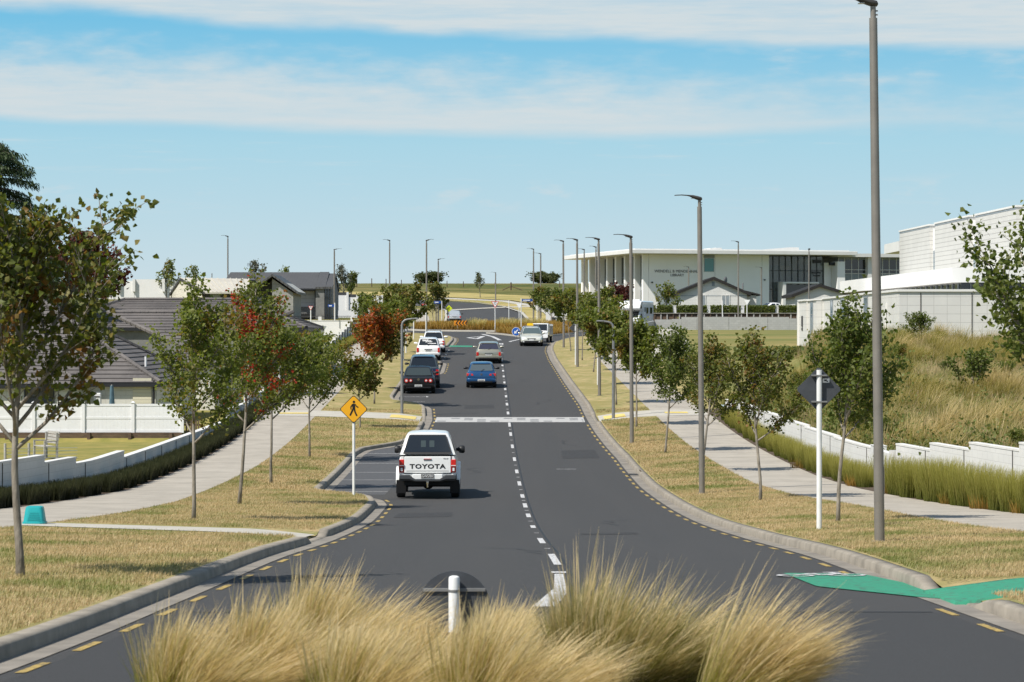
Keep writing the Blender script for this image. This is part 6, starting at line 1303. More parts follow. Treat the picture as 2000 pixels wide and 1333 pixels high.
def lamps():
    L0 = street_lamp(); first = [True]
    def put(label, pos, rz, H=None):
        s = H/8.3 if H else 1.0
        if first[0]: first[0] = False; L0.location = pos; L0.rotation_euler = (0, 0, rz); L0['label'] = label; o = L0
        else: o = dup(L0, pos, rz, label)
        o.scale = (1, 1, s)
        return o
    for i, (px, py, lab) in enumerate([(1718, 1060, 'nearest tall lamp post on the right, its head cut by the top of the frame'), (1371, 965, 'tall lamp post in front of the white gabled house roof, second on the right'), (1234, 866, 'tall lamp post crossing the motorhome, third on the right verge'), (1171, 773, 'tall lamp post just left of the short curved lamp, fourth on the right verge'), (1128, 717, 'tall lamp post beside the back of a small diamond sign, fifth on the right verge'), (1101, 679, 'tall lamp post at the right kerb corner, last before the roundabout')]):
        p = at(px, py); tx, ty = [(1705, -6), (1366, 381), (1232, 458), (1169, 464), (1127, 466), (1100, 469)][i]
        o = put(lab, p, 0, hgt(p, px, ty)-.05); o.rotation_euler = (0, -math.atan((px-tx)/(py-ty)), 0)
    def far(label, px, by, ty, Y, rz=0):
        p = P(px, by, Y); p.z = GZ(p.x, Y) if by > 0 else p.z; o = put(label, p, rz, (HZ-ty)*Y/F+ZC-p.z+.05); k = min(1.35, max(1, Y/260)); o.scale = (k, k, o.scale[2])
    far('lamp post at the left edge of the library colonnade', 1141, 610, 488, 262)
    far('lamp post in front of the library columns', 1164, 610, 483, 252)
    far('lamp post past the roundabout, left of a close pair', 1042, 617, 487, 330); far('lamp post past the roundabout, right of a close pair', 1056, 625, 496, 318)
    far('lamp post seen above the triangular sign in the middle of the road', 968, 594, 533, 425); far('lamp post on the left behind the dark houses and blue street sign', 653, 622, 488, 240, math.pi)
    far('lamp post rising behind the ribbed roof', 445, 580, 462, 285); far('lamp post standing alone on the skyline left of the road', 761, 560, 470, 300)
    far('lamp post above the left triangular roundabout sign', 833, 655, 470, 236, math.pi); far('lamp post by the blue street sign left of the road beyond the roundabout', 856, 640, 507, 300, math.pi)
    far('lamp post in front of the white gabled house', 1442, 618, 473, 250); far('lamp post in front of the dark library entrance', 1580, 605, 488, 262, R(90))
    far('small lamp post in front of the library wall left of the house gable', 1345, 600, 522, 392); far('small lamp post in front of the library wall near the parked white car', 1487, 600, 523, 385)
    # short lamps with a bent arm by the crossing
    def bent(label, px, py, sg):
        p = at(px, py); t = thing('path_lamp', label, 'street lamp', p, 0, 'short curved lamps at the crossing'); b = MB()
        arm = [(sg*(.28*(1-math.cos(w))), 0, 4.22+.28*math.sin(w)) for w in [R(a) for a in (0, 30, 60, 85)]]
        b.tube([(0, 0, 0), (0, 0, 1.2), (0, 0, 4.22)]+arm[1:]+[(sg*.5, 0, 4.53), (sg*.74, 0, 4.55)], [.075, .07, .055, .05, .045, .042, .04, .035], 12); b.cyl((0, 0, .01), .12, .03); b.build('pole', GALV, t, 60)
        b = MB(); b.box((sg*.62, 0, 4.535), (.34, .14, .06)); b.build('lamp_head', GALV, t, bevel=.02)
    bent('short curved lamp at the left end of the crossing beside the parked cars', 785, 808, 1); bent('short curved lamp at the right end of the crossing among the maples', 1198, 818, -1)
lamps()
def clipped(o, f=.0): return o
def diamond(b, h, y0, y1, z, T=None):
    r = .04; k = h-r*.6
    o = [(-r*.7, z+k), (r*.7, z+k), (k, z+r*.7), (k, z-r*.7), (r*.7, z-k), (-r*.7, z-k), (-k, z-r*.7), (-k, z+r*.7)]
    b.prism(o[::-1], y0, y1, T=T)
def walker(b, y, z, s):
    """walking figure drawn as flat shapes on the sign face (facing -y)"""
    def pl(pts): b.prism([(x*s, z+q*s) for x, q in pts], y-.004, y)
    b.cyl((.02*s, y-.002, z+.60*s), .105*s, .004, 'y', 18)
    pl([(-.13, .42), (.02, .47), (.14, .40), (.12, .05), (-.10, .05)]); pl([(-.13, .42), (-.28, .20), (-.26, -.02), (-.18, -.02), (-.19, .17), (-.06, .33)])
    pl([(.12, .40), (.20, .20), (.36, .10), (.40, .18), (.26, .28), (.14, .45)]); pl([(-.10, .07), (.03, .07), (-.06, -.18), (-.24, -.55), (-.36, -.50), (-.20, -.14)]); pl([(-.02, .07), (.12, .07), (.16, -.18), (.32, -.52), (.20, -.57), (.04, -.22)])
def post(t, h, r=.04, m=None): b = MB(); b.tube([(0, 0, -.05), (0, 0, h)], r, 14); b.build('post', m or POSTW, t, 50)
def signs():
    p = at(691, 968); h = hgt(p, 691, 772)
    t = thing('pedestrian_sign', 'amber diamond pedestrian warning sign on a white post, beside the white pickup', 'road sign', p); post(t, h-.06)
    z = hgt(p, 691, 799.5); b = MB(); diamond(b, .40, -.058, -.042, z); b.build('sign_plate', SIGNB, t); b = MB(); diamond(b, .395, -.0605, -.058, z); b.build('border', SBK, t); b = MB(); diamond(b, .375, -.063, -.0605, z); f = b.build('face', SY, t); b = MB(); walker(b, -.0635, z-.0, .34); b.build('walking_figure', SBK, f)
    p = at(1600, 1035); h = hgt(p, 1600, 723); t = thing('diamond_sign', 'back of a large grey diamond sign on a white post at the right footpath', 'road sign', p); post(t, h, .052)
    z = hgt(p, 1600, 761); b = MB(); diamond(b, .44, .062, .070, z); b.build('sign_plate', SIGNB, t); b = MB(); [b.box((0, .0, z+e), (.30, .125, .03)) for e in (-.24, .27)]; b.build('bracket', GALV, t, bevel=.004); b = MB(); b.box((.14, .0605, z+.17), (.13, .003, .08)); k = b.build('sticker', SWH, t); b = MB(); b.box((.13, .058, z+.175), (.05, .003, .03)); b.box((.165, .058, z+.155), (.03, .003, .02)); b.build('sticker_print', SBK, k)
    # roundabout-ahead diamond behind the curved lamp
    p = at(788, 704); t = thing('roundabout_sign', 'orange diamond sign half hidden behind the short curved lamp on the left', 'road sign', p); post(t, hgt(p, 788, 625))
    z = hgt(p, 791, 633); b = MB(); diamond(b, .40, -.06, -.045, z); b.build('sign_plate', SBK, t); b = MB(); diamond(b, .37, -.064, -.06, z); f = b.build('face', SO, t)
    def ring_arrows(par, z, r, y, m, w=.06):
        b = MB()
        for k in range(3):
            a0 = R(20+120*k); n = 7; o = []; i_ = []
            for j in range(n): a = a0+R(75)*j/(n-1); o.append((math.cos(a)*(r+w/2), z+math.sin(a)*(r+w/2))); i_.append((math.cos(a)*(r-w/2), z+math.sin(a)*(r-w/2)))
            b.prism(o+i_[::-1], y-.003, y); a = a0-R(2); b.prism([(math.cos(a)*(r-w), z+math.sin(a)*(r-w)), (math.cos(a)*(r+w), z+math.sin(a)*(r+w)), (math.cos(a-R(30))*r, z+math.sin(a-R(30))*r)], y-.003, y)
        b.build('arrow_ring', m, par)
    ring_arrows(f, z, .19, -.066, SBK)
    # back of a diamond on the right
    p = at(1124, 713); t = thing('diamond_sign', 'back of a small grey diamond sign next to the fifth tall lamp post', 'road sign', p); post(t, hgt(p, 1124, 634)); z = hgt(p, 1119, 641); b = MB(); diamond(b, .40, .045, .055, z); b.build('sign_plate', SIGNB, t); b = MB(); [b.box((0, .0, z+e), (.26, .10, .03)) for e in (-.2, .2)]; b.build('bracket', GALV, t)
    # give-way triangles of the roundabout
    def tri(label, p, h, zc, side, face=-1, k=1.0):
        t = thing('give_way_sign', label, 'road sign', p, 0, 'triangular roundabout signs'); post(t, h, .045)
        def T(b, s, y0, y1): b.prism([(-s/2, zc+s*.289), (0, zc-s*.577), (s/2, zc+s*.289)], y0, y1)
        b = MB(); T(b, side, -.06*1, -.045); b.build('sign_plate', SRD if face < 0 else SIGNB, t)
        if face < 0:
            b = MB(); T(b, side*.76, -.064, -.0605); f = b.build('face', SWH, t); ring_arrows(f, zc+side*.05, side*.135, -.066, SBK, side*.06)
        else:
            b = MB(); T(b, side*1.0, -.066, -.0605); b.build('face_back', SWH, t)
    p = at(832, 656); tri('red-edged triangular roundabout sign left of the parked white cars', p, hgt(p, 832, 603), hgt(p, 832, 599), .80)
    p = P(967, 649, 256); p.z = float(Zr(256))+.1; tri('red-edged triangular roundabout sign in the middle of the splitter island', p, hgt(p, 967, 598), hgt(p, 967, 593.5), .80)
    p = P(1014, 633, 288); p.z = float(Zr(288)); tri('pale back of a triangular sign beyond the roundabout', p, hgt(p, 1014, 594), hgt(p, 1014, 597), .62, 1)
    p = P(1459, 622, 246); p.z = GZ(p.x, 246); tri('white back of a triangular sign in front of the clipped hedge', p, hgt(p, 1459, 588), hgt(p, 1459, 589.5), .60, 1)
    p = P(607, 628, 221); p.z = ZC+(HZ-628)*221/F; tri('small red-edged triangular sign in front of the grey garage door', p, hgt(p, 607, 600), hgt(p, 607, 601), .42)
    # keep-left disc
    p = P(1008, 660, 237); p.z = float(Zr(237)); t = thing('keep_left_sign', 'round blue keep-left sign with white arrow on the splitter island', 'road sign', p); post(t, .9, .04); z = hgt(p, 1008, 648); b = MB(); b.cyl((0, -.055, z), .40, .016, 'y', 32); b.build('border', SWH, t); b = MB(); b.cyl((0, -.066, z), .37, .004, 'y', 32); f = b.build('face', SBL, t); b = MB(); T = Matrix.Translation((0, -.069, z)) @ Matrix.Rotation(R(45), 4, 'Y')
    b.prism([(-.045, .25), (.045, .25), (.045, -.05), (.16, -.05), (0, -.27), (-.16, -.05), (-.045, -.05)], -.003, 0, T=T); b.build('arrow', SWH, f)
    # keep-left sign on the near island, seen from behind
    p = P(887, 1200, 22.9); p.z = float(Zr(22.9))+.14; t = thing('keep_left_sign', 'dark back of a round sign with white post among the near tussocks', 'road sign', p)
    b = MB(); zt = hgt(p, 887, 1125); b.tube([(0, 0, 0), (0, 0, zt-.03), (0, 0, zt-.01), (0, 0, zt)], [.05, .05, .046, .025], 20); b.build('post', POSTW, t, 50); z = hgt(p, 887, 1188)
    b = MB(); b.cyl((0, .075, z), .325, .012, 'y', 48); b.build('sign_plate', SIGNB, t, 40); b = MB(); b.box((0, .058, hgt(p, 887, 1154)), (.56, .022, .03)); b.tube([(0, 0, hgt(p, 887, 1154)-.012), (0, 0, hgt(p, 887, 1154)+.012)], .055, 20); b.build('bracket', GALV, t, bevel=.003)
    # lime pedestrian sign and chevron board
    p = P(877, 636, 302); p.z = float(Zr(302))+.05; t = thing('pedestrian_sign', 'lime diamond pedestrian sign beyond the roundabout, left of the silver car', 'road sign', p); post(t, hgt(p, 877, 606), .04); z = hgt(p, 877, 603); b = MB(); diamond(b, .43, -.06, -.045, z); b.build('sign_plate', SBK, t); b = MB(); diamond(b, .41, -.064, -.06, z); f = b.build('face', SFL, t); b = MB(); walker(b, -.066, z, .36); b.build('walking_figure', SBK, f)
    p = P(899.5, 645, 268); p.z = float(Zr(268)); t = thing('chevron_board', 'yellow and black chevron board on the roundabout planting', 'road sign', p); z = hgt(p, 899, 631.5); w = .66; hh = .25
    for x in (-.32, .32): b = MB(); b.tube([(x, 0, 0), (x, 0, z)], .035, 10); b.build('post', POSTW, t, 50)
    b = MB(); b.box((0, -.05, z), (2*w+.03, .02, 2*hh)); b.build('face', SO, t); b = MB()
    for k in range(4): x = -w+.13+k*.33; b.prism([(x, z), (x+.2, z+hh), (x+.36, z+hh), (x+.16, z), (x+.36, z-hh), (x+.2, z-hh)], -.066, -.061)
    b.build('chevron', SBK, t)
    # street name blades
    def blade(label, px, by, ty, Y, x0, x1, py, strokes, z0=None):
        p = P(px, by, Y); p.z = GZ(p.x, Y) if z0 is None else z0; t = thing('street_name_sign', label, 'street sign', p); post(t, hgt(p, px, ty), .045); s = Y/F; z = hgt(p, px, py); a, c = (x0-px)*s, (x1-px)*s
        b = MB(); b.box(((a+c)/2, 0, z), (c-a, .03, 5.0*s)); f = b.build('name_blade', SNM, t); b = MB(); x = a+.12*(c-a)
        for w in strokes: b.box((x+w*(c-a)/2, -.018, z-.1*s), (w*(c-a)*.92, .006, 1.7*s)); x += w*(c-a)
        b.build('white_lettering', SWH, f)
    blade('blue street name sign right of the roundabout, pointing right from its white post', 1018, 643, 583, 262, 1019.5, 1040, 586.8, (.12, .11, .13, .1, .12, .08))
    blade('blue street name sign left of the roundabout, pointing left from its white post', 863, 641, 588, 284, 847.5, 861.5, 590.8, (.14, .12, .14, .12))
    blade('blue street name sign in front of the dark clad house', 654, 626, 592, 221.5, 640.5, 655, 597.5, (.14, .14, .12), ZC+.95)
    # plain white sign posts and a small parking plate
    def wpost(label, px, by, ty, Y=None):
        p = at(px, by) if Y is None else P(px, by, Y); p.z = GZ(p.x, p.y); t = thing('white_post', label, 'post', p, 0, 'plain white posts around the roundabout'); post(t, hgt(p, px, ty), .045); b = MB(); b.cyl((0, 0, hgt(p, px, ty)), .052, .04, n=14); b.build('cap', POSTW, t)
    wpost('white post on the left verge near the first give-way triangle, right of the curved lamp', 808, 663, 627); wpost('thin white post beyond the roundabout in the middle of the road', 994, 627, 587, 316); wpost('white post behind the lamp pair on the right beyond the roundabout', 1049, 627, 590, 300); wpost('white post in front of the clipped hedge by the gabled house', 1411, 620, 588, 248)
    wpost('short white post on the right verge beside the fourth tall lamp', 1167.5, 752, 700); wpost('white pole under the small maple, second on the left verge past the curved lamp', 793, 690, 640)
    p = P(1075, 630, 288); p.z = GZ(p.x, 288); t = thing('parking_sign', 'small white parking plate on a post in front of the dark tree by the roundabout', 'road sign', p); post(t, hgt(p, 1075, 600), .035); z = hgt(p, 1075, 604); b = MB(); b.box((0, -.05, z), (.36, .015, .56)); f = b.build('face', SWH, t); b = MB(); b.text('P', .26, Matrix.Translation((0, -.06, z+.11)) @ Matrix.Rotation(R(90), 4, 'X'), .002); b.box((0, -.06, z-.15), (.2, .006, .07)); b.build('print', SBK, f)
signs()
def tub():
    p = at(68, 1024); t = thing('plastic_tub', 'upturned turquoise plastic tub on the left footpath beside the nearest maple', 'tub', p); TQ = mat('turquoise_plastic', (.02, .33, .34), .35, (.018, .28, .29), 3, 3)
    b = MB(); rings = []
    for z, h, r in ((.0, .235, .05), (.05, .235, .05), (.055, .215, .05), (.12, .205, .06), (.30, .178, .07), (.345, .165, .07), (.362, .135, .06)):
        pts = []
        for k in range(32): a = 2*math.pi*k/32; c, s = math.cos(a), math.sin(a); pts.append((h*math.copysign(abs(c)**.45, c), h*.85*math.copysign(abs(s)**.45, s), z))
        rings.append(pts)
    b.loft(rings); b.build('body', TQ, t, 40); b = MB()
    for k in range(5): b.box((0, -.19+.003*k, .10+.04*k), (.26-.02*k, .006, .008))
    b.box((0, -.203, .03), (.3, .012, .02)); b.build('rim_band', TQ, t)
tub()
# ------------------------------------------------------------------ vehicles
def paint(name, c, metal=.0, rough=.28): return mat('car_paint_'+name, c, rough, coat=.6, metal=metal, spec=.5)
CGL = mat('car_glass', (.010, .013, .016), .05, spec=.9); CTY = mat('tyre_rubber', (.016, .016, .017), .85, (.03, .03, .03), 20, 3); CRM = mat('alloy_rim', (.42, .42, .43), .3, metal=.8)
CBK = mat('black_trim', (.014, .014, .015), .5); CRED = mat('tail_light_red', (.55, .02, .015), .15, spec=.7); CWL = mat('clear_lamp', (.75, .76, .76), .1, spec=.8); CPL = mat('number_plate', (.72, .72, .70), .5); CCH = mat('chrome', (.7, .7, .7), .12, metal=1.0); CUN = mat('underbody', (.010, .010, .010), .9); CSEAT = mat('seat_cloth', (.05, .05, .05), .9)
def sec(y, w, zb, zt, cr=.0, sq=1.0):
    h = zt-zb; half = [(w*.84, zb), (w*.97, zb+h*.14), (w, zb+h*.42), (w*.985, zb+h*.74), (w*.94, zt-.02), (w*.84, zt+cr*.4), (w*.4, zt+cr*.9)]
    return [(x, y, z) for x, z in half]+[(-x, y, z) for x, z in half[::-1]]
def gsec(y, wb, wt, z0, z1, cr=.02):
    h = z1-z0; half = [(wb, z0), (wb+(wt-wb)*.82, z0+h*.80), (wt*.97, z1-.035), (wt*.84, z1), (wt*.4, z1+cr)]
    return [(x, y, z) for x, z in half]+[(-x, y, z) for x, z in half[::-1]]
def rpanel(b, a, c, d, e, off, k=.10):
    """rounded quad a (bl) c (br) d (tr) e (tl), pushed out by off"""
    a, c, d, e = map(Vector, (a, c, d, e)); n = (c-a).cross(e-a).normalized()*off; P4 = [a, c, d, e]; o = []
    for i in range(4): p, q, r = P4[i-1], P4[i], P4[(i+1) % 4]; o += [q.lerp(p, k)+n, q.lerp(p, k*.3).lerp(q.lerp(r, k*.3), .5)+n, q.lerp(r, k)+n]
    b.poly(o)
def wheel(t, x, y, r, w=.2):
    sg = 1 if x > 0 else -1; b = MB(); b.loft([[(x+sg*dx, y+math.cos(a)*rr, r+math.sin(a)*rr) for a in [2*math.pi*k/28 for k in range(28)]] for dx, rr in ((-w/2, r*.9), (-w/2+.02, r), (w/2-.03, r), (w/2, r*.92))]); o = b.build('wheel', CTY, t, 35)
    b = MB(); b.cyl((x+sg*(w/2+.002), y, r), r*.66, .012, 'x', 24); q = b.build('rim', CRM, o, 40); b = MB()
    for k in range(5): a = 2*math.pi*k/5; b.box((x+sg*(w/2+.01), y+math.cos(a)*r*.42, r+math.sin(a)*r*.42), (.01, .09, .09))
def car(name, label, loc, rz, W, L, H, body, kind='hatch', belt=None, tail='wide', plate=None, roof=None, rack=False, pitch=0, cat='car', ride=.0, tint=None, scribble=False, glass=None, group=None, emblem=False, front=False):
    t = thing(name, label, cat, loc, rz, group); t.rotation_euler = (pitch, 0, rz); w = W/2; hl = L/2; bz = belt or H*.625; zb = .20+ride; r = .30+ride*.35
    nose = .70 if kind != 'suv' else .86
    st = [(-hl, w*.86, zb+.20, bz-.10), (-hl+.05, w*.95, zb+.12, bz-.02), (-hl+.22, w*.99, zb+.06, bz), (-hl+.9, w, zb, bz+.005), (-.2, w, zb, bz), (hl-1.25, w, zb, bz-.04), (hl-.75, w*.985, zb+.02, bz-.09), (hl-.30, w*.95, zb+.06, nose+.02), (hl-.07, w*.86, zb+.12, nose-.08), (hl, w*.74, zb+.2, nose-.18)]
    if kind == 'sedan': st[2] = (-hl+.22, w*.98, zb+.06, bz+.015)
    b = MB(); b.loft([sec(y, ww, a, c, .03) for y, ww, a, c in st]); bo = b.build('body', body, t, 38)
    wb, wt = w*.945, w*.70
    g = {'hatch': [(-hl+.12, -hl+.52), (.35, 1.30)], 'wagon': [(-hl+.10, -hl+.48), (.35, 1.30)], 'suv': [(-hl+.06, -hl+.28), (.45, 1.25)], 'sedan': [(-hl+.62, -hl+1.42), (.45, 1.42)]}[kind]
    (r0, r1), (f1, f0) = g; z0 = bz-.03
    rings = [(r0, wb*.97, wb*.88, z0, z0+.06), (r1, wb, wt, z0, H-.05), (r1+.35, wb, wt*1.02, z0, H-.015), ((r1+f1)/2, wb, wt*1.03, z0, H), (f1, wb, wt, z0, H-.035), (f0, wb*.97, wb*.86, z0, z0+.05)]
    b = MB(); b.loft([gsec(*q) for q in rings]); b.build('cabin', roof or body, t, 38)
    # glass
    def edge(y0, wb0, zl, y1, wt1, zh, sx, f): return (sx*(wb0+(wt1-wb0)*f), y0+(y1-y0)*f, zl+(zh-zl)*f)
    A, Bq = rings[0], rings[1]; gl = glass or CGL
    b = MB(); E = lambda sx, f, m: edge(r0, A[1]*.90*m, z0+.065, r1, wt*.90*m, H-.045, sx, f); rpanel(b, E(-1, .10, .97), E(1, .10, .97), E(1, .93, 1.0), E(-1, .93, 1.0), .016); b.build('rear_window', gl, t)
    b = MB(); E = lambda sx, f, m: edge(f0, wb*.88*m, z0+.055, f1, wt*.92*m, H-.03, sx, f); rpanel(b, E(1, .06, 1), E(-1, .06, 1), E(-1, .95, 1), E(1, .95, 1), .016); b.build('windscreen', gl, t)
    for sx in (-1, 1):
        b = MB(); ys = [r1+.12, (r1+f1)/2-.05, f1+.28]; 
        for ya, yb, c0, c1 in ((ys[0], ys[1]-.05, 0, .0), (ys[1]+.05, ys[2], 0, -.42)):
            pts = [(sx*(wb+(wt-wb)*.10), ya+c0, z0+(H-z0)*.13), (sx*(wb+(wt-wb)*.10), yb, z0+(H-z0)*.13), (sx*(wb+(wt-wb)*.74), yb+c1, z0+(H-z0)*.80), (sx*(wb+(wt-wb)*.74), ya+.06, z0+(H-z0)*.80)]
            if sx < 0: pts = pts[::-1]
            rpanel(b, *pts, .018, .06)
        b.build('side_window', gl, t)
        b = MB(); b.loft([[(sx*(w+dx), f0-.35+dy, bz+.09+math.sin(a)*hh) if 0 else (sx*(w+dx), f0-.35+math.cos(a)*dd, bz+.10+math.sin(a)*hh) for a in [2*math.pi*k/10 for k in range(10)]] for dx, dd, hh in ((-.08, .03, .03), (.02, .08, .07), (.15, .08, .07), (.19, .05, .045))]); b.build('mirror', CBK if name != 'estate_car' else body, t, 50)
    for y in (-hl+.78, hl-.85):
        for sx in (-1, 1):
            wheel(t, sx*(w-.095), y, r)
            b = MB(); b.prism([(y+math.cos(a)*(r+.07), r+math.sin(a)*(r+.07)) for a in [math.pi*k/16 for k in range(17)]], sx*(w-.03)-.035, sx*(w-.03)+.035, 'x'); b.build('wheel_arch', CUN, t)
    b = MB(); b.box((0, 0, zb+.02), (W*.80, L*.9, .16)); b.box((0, -hl+.10, zb+.13), (W*.76, .16, .14)); b.build('underbody', CUN, t)
    # rear end
    yb = -hl
    b = MB(); b.loft([sec(y, ww, a, c) for y, ww, a, c in ((yb-.035, w*.84, zb+.20, zb+.34), (yb+.0, w*.95, zb+.14, zb+.36), (yb+.18, w*1.002, zb+.12, zb+.36))]); b.build('bumper', body if kind != 'suv' else CBK, t, 40)
    b = MB(); b.box((0, yb-.02, zb+.16), (W*.74, .07, .07)); b.build('diffuser', CBK, t)
    for sx in (-1, 1):
        b = MB(); c0 = bz-.13
        if tail == 'wide': b.hexa([(sx*w*.97, yb+.02, c0-.07), (sx*w*.52, yb-.012, c0-.05), (sx*w*.52, yb+.1, c0-.05), (sx*w*.99, yb+.22, c0-.07), (sx*w*.96, yb+.03, c0+.08), (sx*w*.56, yb-.008, c0+.05), (sx*w*.56, yb+.1, c0+.05), (sx*w*.985, yb+.22, c0+.09)])
        elif tail == 'round':
            b.cyl((sx*w*.72, yb-.005, c0-.03), .105, .05, 'y', 24); b.cyl((sx*w*.46, yb-.005, c0-.025), .085, .05, 'y', 24)
        else: b.box((sx*w*.86, yb+.035, c0-.10), (w*.17, .14, .30 if tail == 'tall' else .24))
        o = b.build('tail_light', CRED, t, 40, .008 if tail != 'round' else 0)
        if tail == 'round': b = MB(); b.cyl((sx*w*.72, yb-.032, c0-.03), .055, .01, 'y', 20); b.cyl((sx*w*.46, yb-.032, c0-.025), .045, .01, 'y', 20); b.build('lamp_centre', CWL, o)
    pz = zb+.24 if plate == 'low' else bz-.28
    b = MB(); b.box((0, yb-.042 if plate == 'low' else yb-.008, pz), (.40, .012, .13)); p = b.build('number_plate', CPL, t, bevel=.004); b = MB()
    for k in range(6): b.box((-.14+.056*k, (yb-.05 if plate == 'low' else yb-.016), pz), (.032, .004, .07))
    b.build('plate_print', CBK, p)
    if plate != 'low': b = MB(); b.box((0, yb-.012, pz+.09), (.52, .03, .035)); b.build('plate_garnish', CBK if kind != 'wagon' else CBK, t)
    if emblem:
        b = MB(); c0 = bz-.10; n = 20; ring_o = [(math.cos(2*math.pi*k/n)*.062, c0+math.sin(2*math.pi*k/n)*.062) for k in range(n)]
        for k in range(n): a, d = ring_o[k], ring_o[(k+1) % n]; m = lambda q: (q[0]*.82, c0+(q[1]-c0)*.82); b.prism([a, d, m(d), m(a)], yb-.018, yb-.004)
        for q in (((-.035, .045), (-.022, .045), (.004, -.0), (-.006, -.0)), ((.035, .045), (.022, .045), (-.004, -.0), (.006, -.0)), ((-.048, .03), (-.036, .03), (-.018, -.045), (-.028, -.045)), ((.048, .03), (.036, .03), (.018, -.045), (.028, -.045)), ((-.028, -.045), (-.018, -.045), (.004, .002), (-.004, .006)), ((.028, -.045), (.018, -.045), (-.004, .002), (.004, .006))): b.prism([(x, c0+z) for x, z in q], yb-.017, yb-.005)
        b.build('emblem', CCH, t)
    b = MB(); b.box((0, r1-.02, H-.055), (wt*1.6, .14, .035)); b.build('roof_spoiler', body if kind != 'sedan' else gl, t, bevel=.01) if kind != 'sedan' else None
    if kind in ('hatch', 'wagon', 'suv'): b = MB(); b.tube([(-.02, r0-.02, z0+.10), (.16, r0+.06, z0+.22)], .012, 6); b.build('wiper', CBK, t)
    if rack:
        b = MB()
        for sx in (-1, 1): b.tube([(sx*wt*.86, r1+.1, H+.06), (sx*wt*.86, f1-.1, H+.07)], .022, 8); [b.box((sx*wt*.86, y, H+.02), (.04, .06, .08)) for y in (r1+.15, f1-.15)]
        for y in (r1+.35, f1-.35): b.box((0, y, H+.085), (wt*1.9, .07, .03))
        b.build('roof_rack', CCH, t)
    if scribble:
        b = MB(); rg = random.Random(4); E = lambda u, f: (lambda a: Vector((u*a[0], a[1], a[2])))(edge(r0, A[1]*.88, z0+.065, r1, wt*.88, H-.045, 1, f)); nn = Vector((0, -(H-z0), -(r1-r0)*-1)).normalized(); nn = Vector((0, -1, .35)).normalized()*.022
        for u0, u1, f in ((-.75, -.05, .80), (-.68, .32, .66), (-.30, .42, .52), (-.05, .82, .30)):
            x = u0
            while x < u1: k = rg.uniform(.05, .10); a, c = E(x, f), E(x+k, f+rg.uniform(-.03, .05)); d, e = E(x+k, f+.11+rg.uniform(-.02, .02)), E(x+.01, f+.10); b.poly([a+nn, c+nn, d+nn, e+nn]); x += k+.025
        b.build('window_lettering', SWH, t)
    # front end
    yf = hl
    for sx in (-1, 1): b = MB(); b.hexa([(sx*w*.50, yf-.03, nose-.14), (sx*w*.84, yf-.16, nose-.13), (sx*w*.84, yf-.4, nose-.13), (sx*w*.5, yf-.3, nose-.14), (sx*w*.52, yf-.10, nose-.0), (sx*w*.88, yf-.26, nose+.015), (sx*w*.88, yf-.45, nose+.0), (sx*w*.52, yf-.35, nose-.01)]); b.build('headlight', CWL, t)
    b = MB(); o = [(-.30, nose-.18), (-.34, nose-.10), (.34, nose-.10), (.30, nose-.18)]; b.prism([(x*w/.88, z+.02) for x, z in o], yf-.06, yf+.012); b.build('grille', CBK, t); b = MB(); b.box((0, yf-.04, zb+.16), (w*1.25, .10, .13)); b.build('lower_grille', CBK, t)
    for sx in (-1, 1): b = MB(); b.cyl((sx*w*.68, yf-.05, zb+.19), .065, .08, 'y', 18); b.build('fog_lamp', CWL, t)
    b = MB(); b.box((0, yf+.012, zb+.30), (.36, .012, .11)); b.build('front_plate', CPL, t)
    b = MB(); [b.box((sx*.36, -.2, bz+.12), (.40, .14, .55)) for sx in (-1, 1)]; 
    return t
def grade(Y): return math.atan2(float(Zr(Y+1.4))-float(Zr(Y-1.4)), 2.8)
def on_road(px, py, L, rev=False): p = road_at(px, py); y = p.y+L/2; x = p.x; return Vector((x, y, float(Zr(y))+.006)), grade(y)
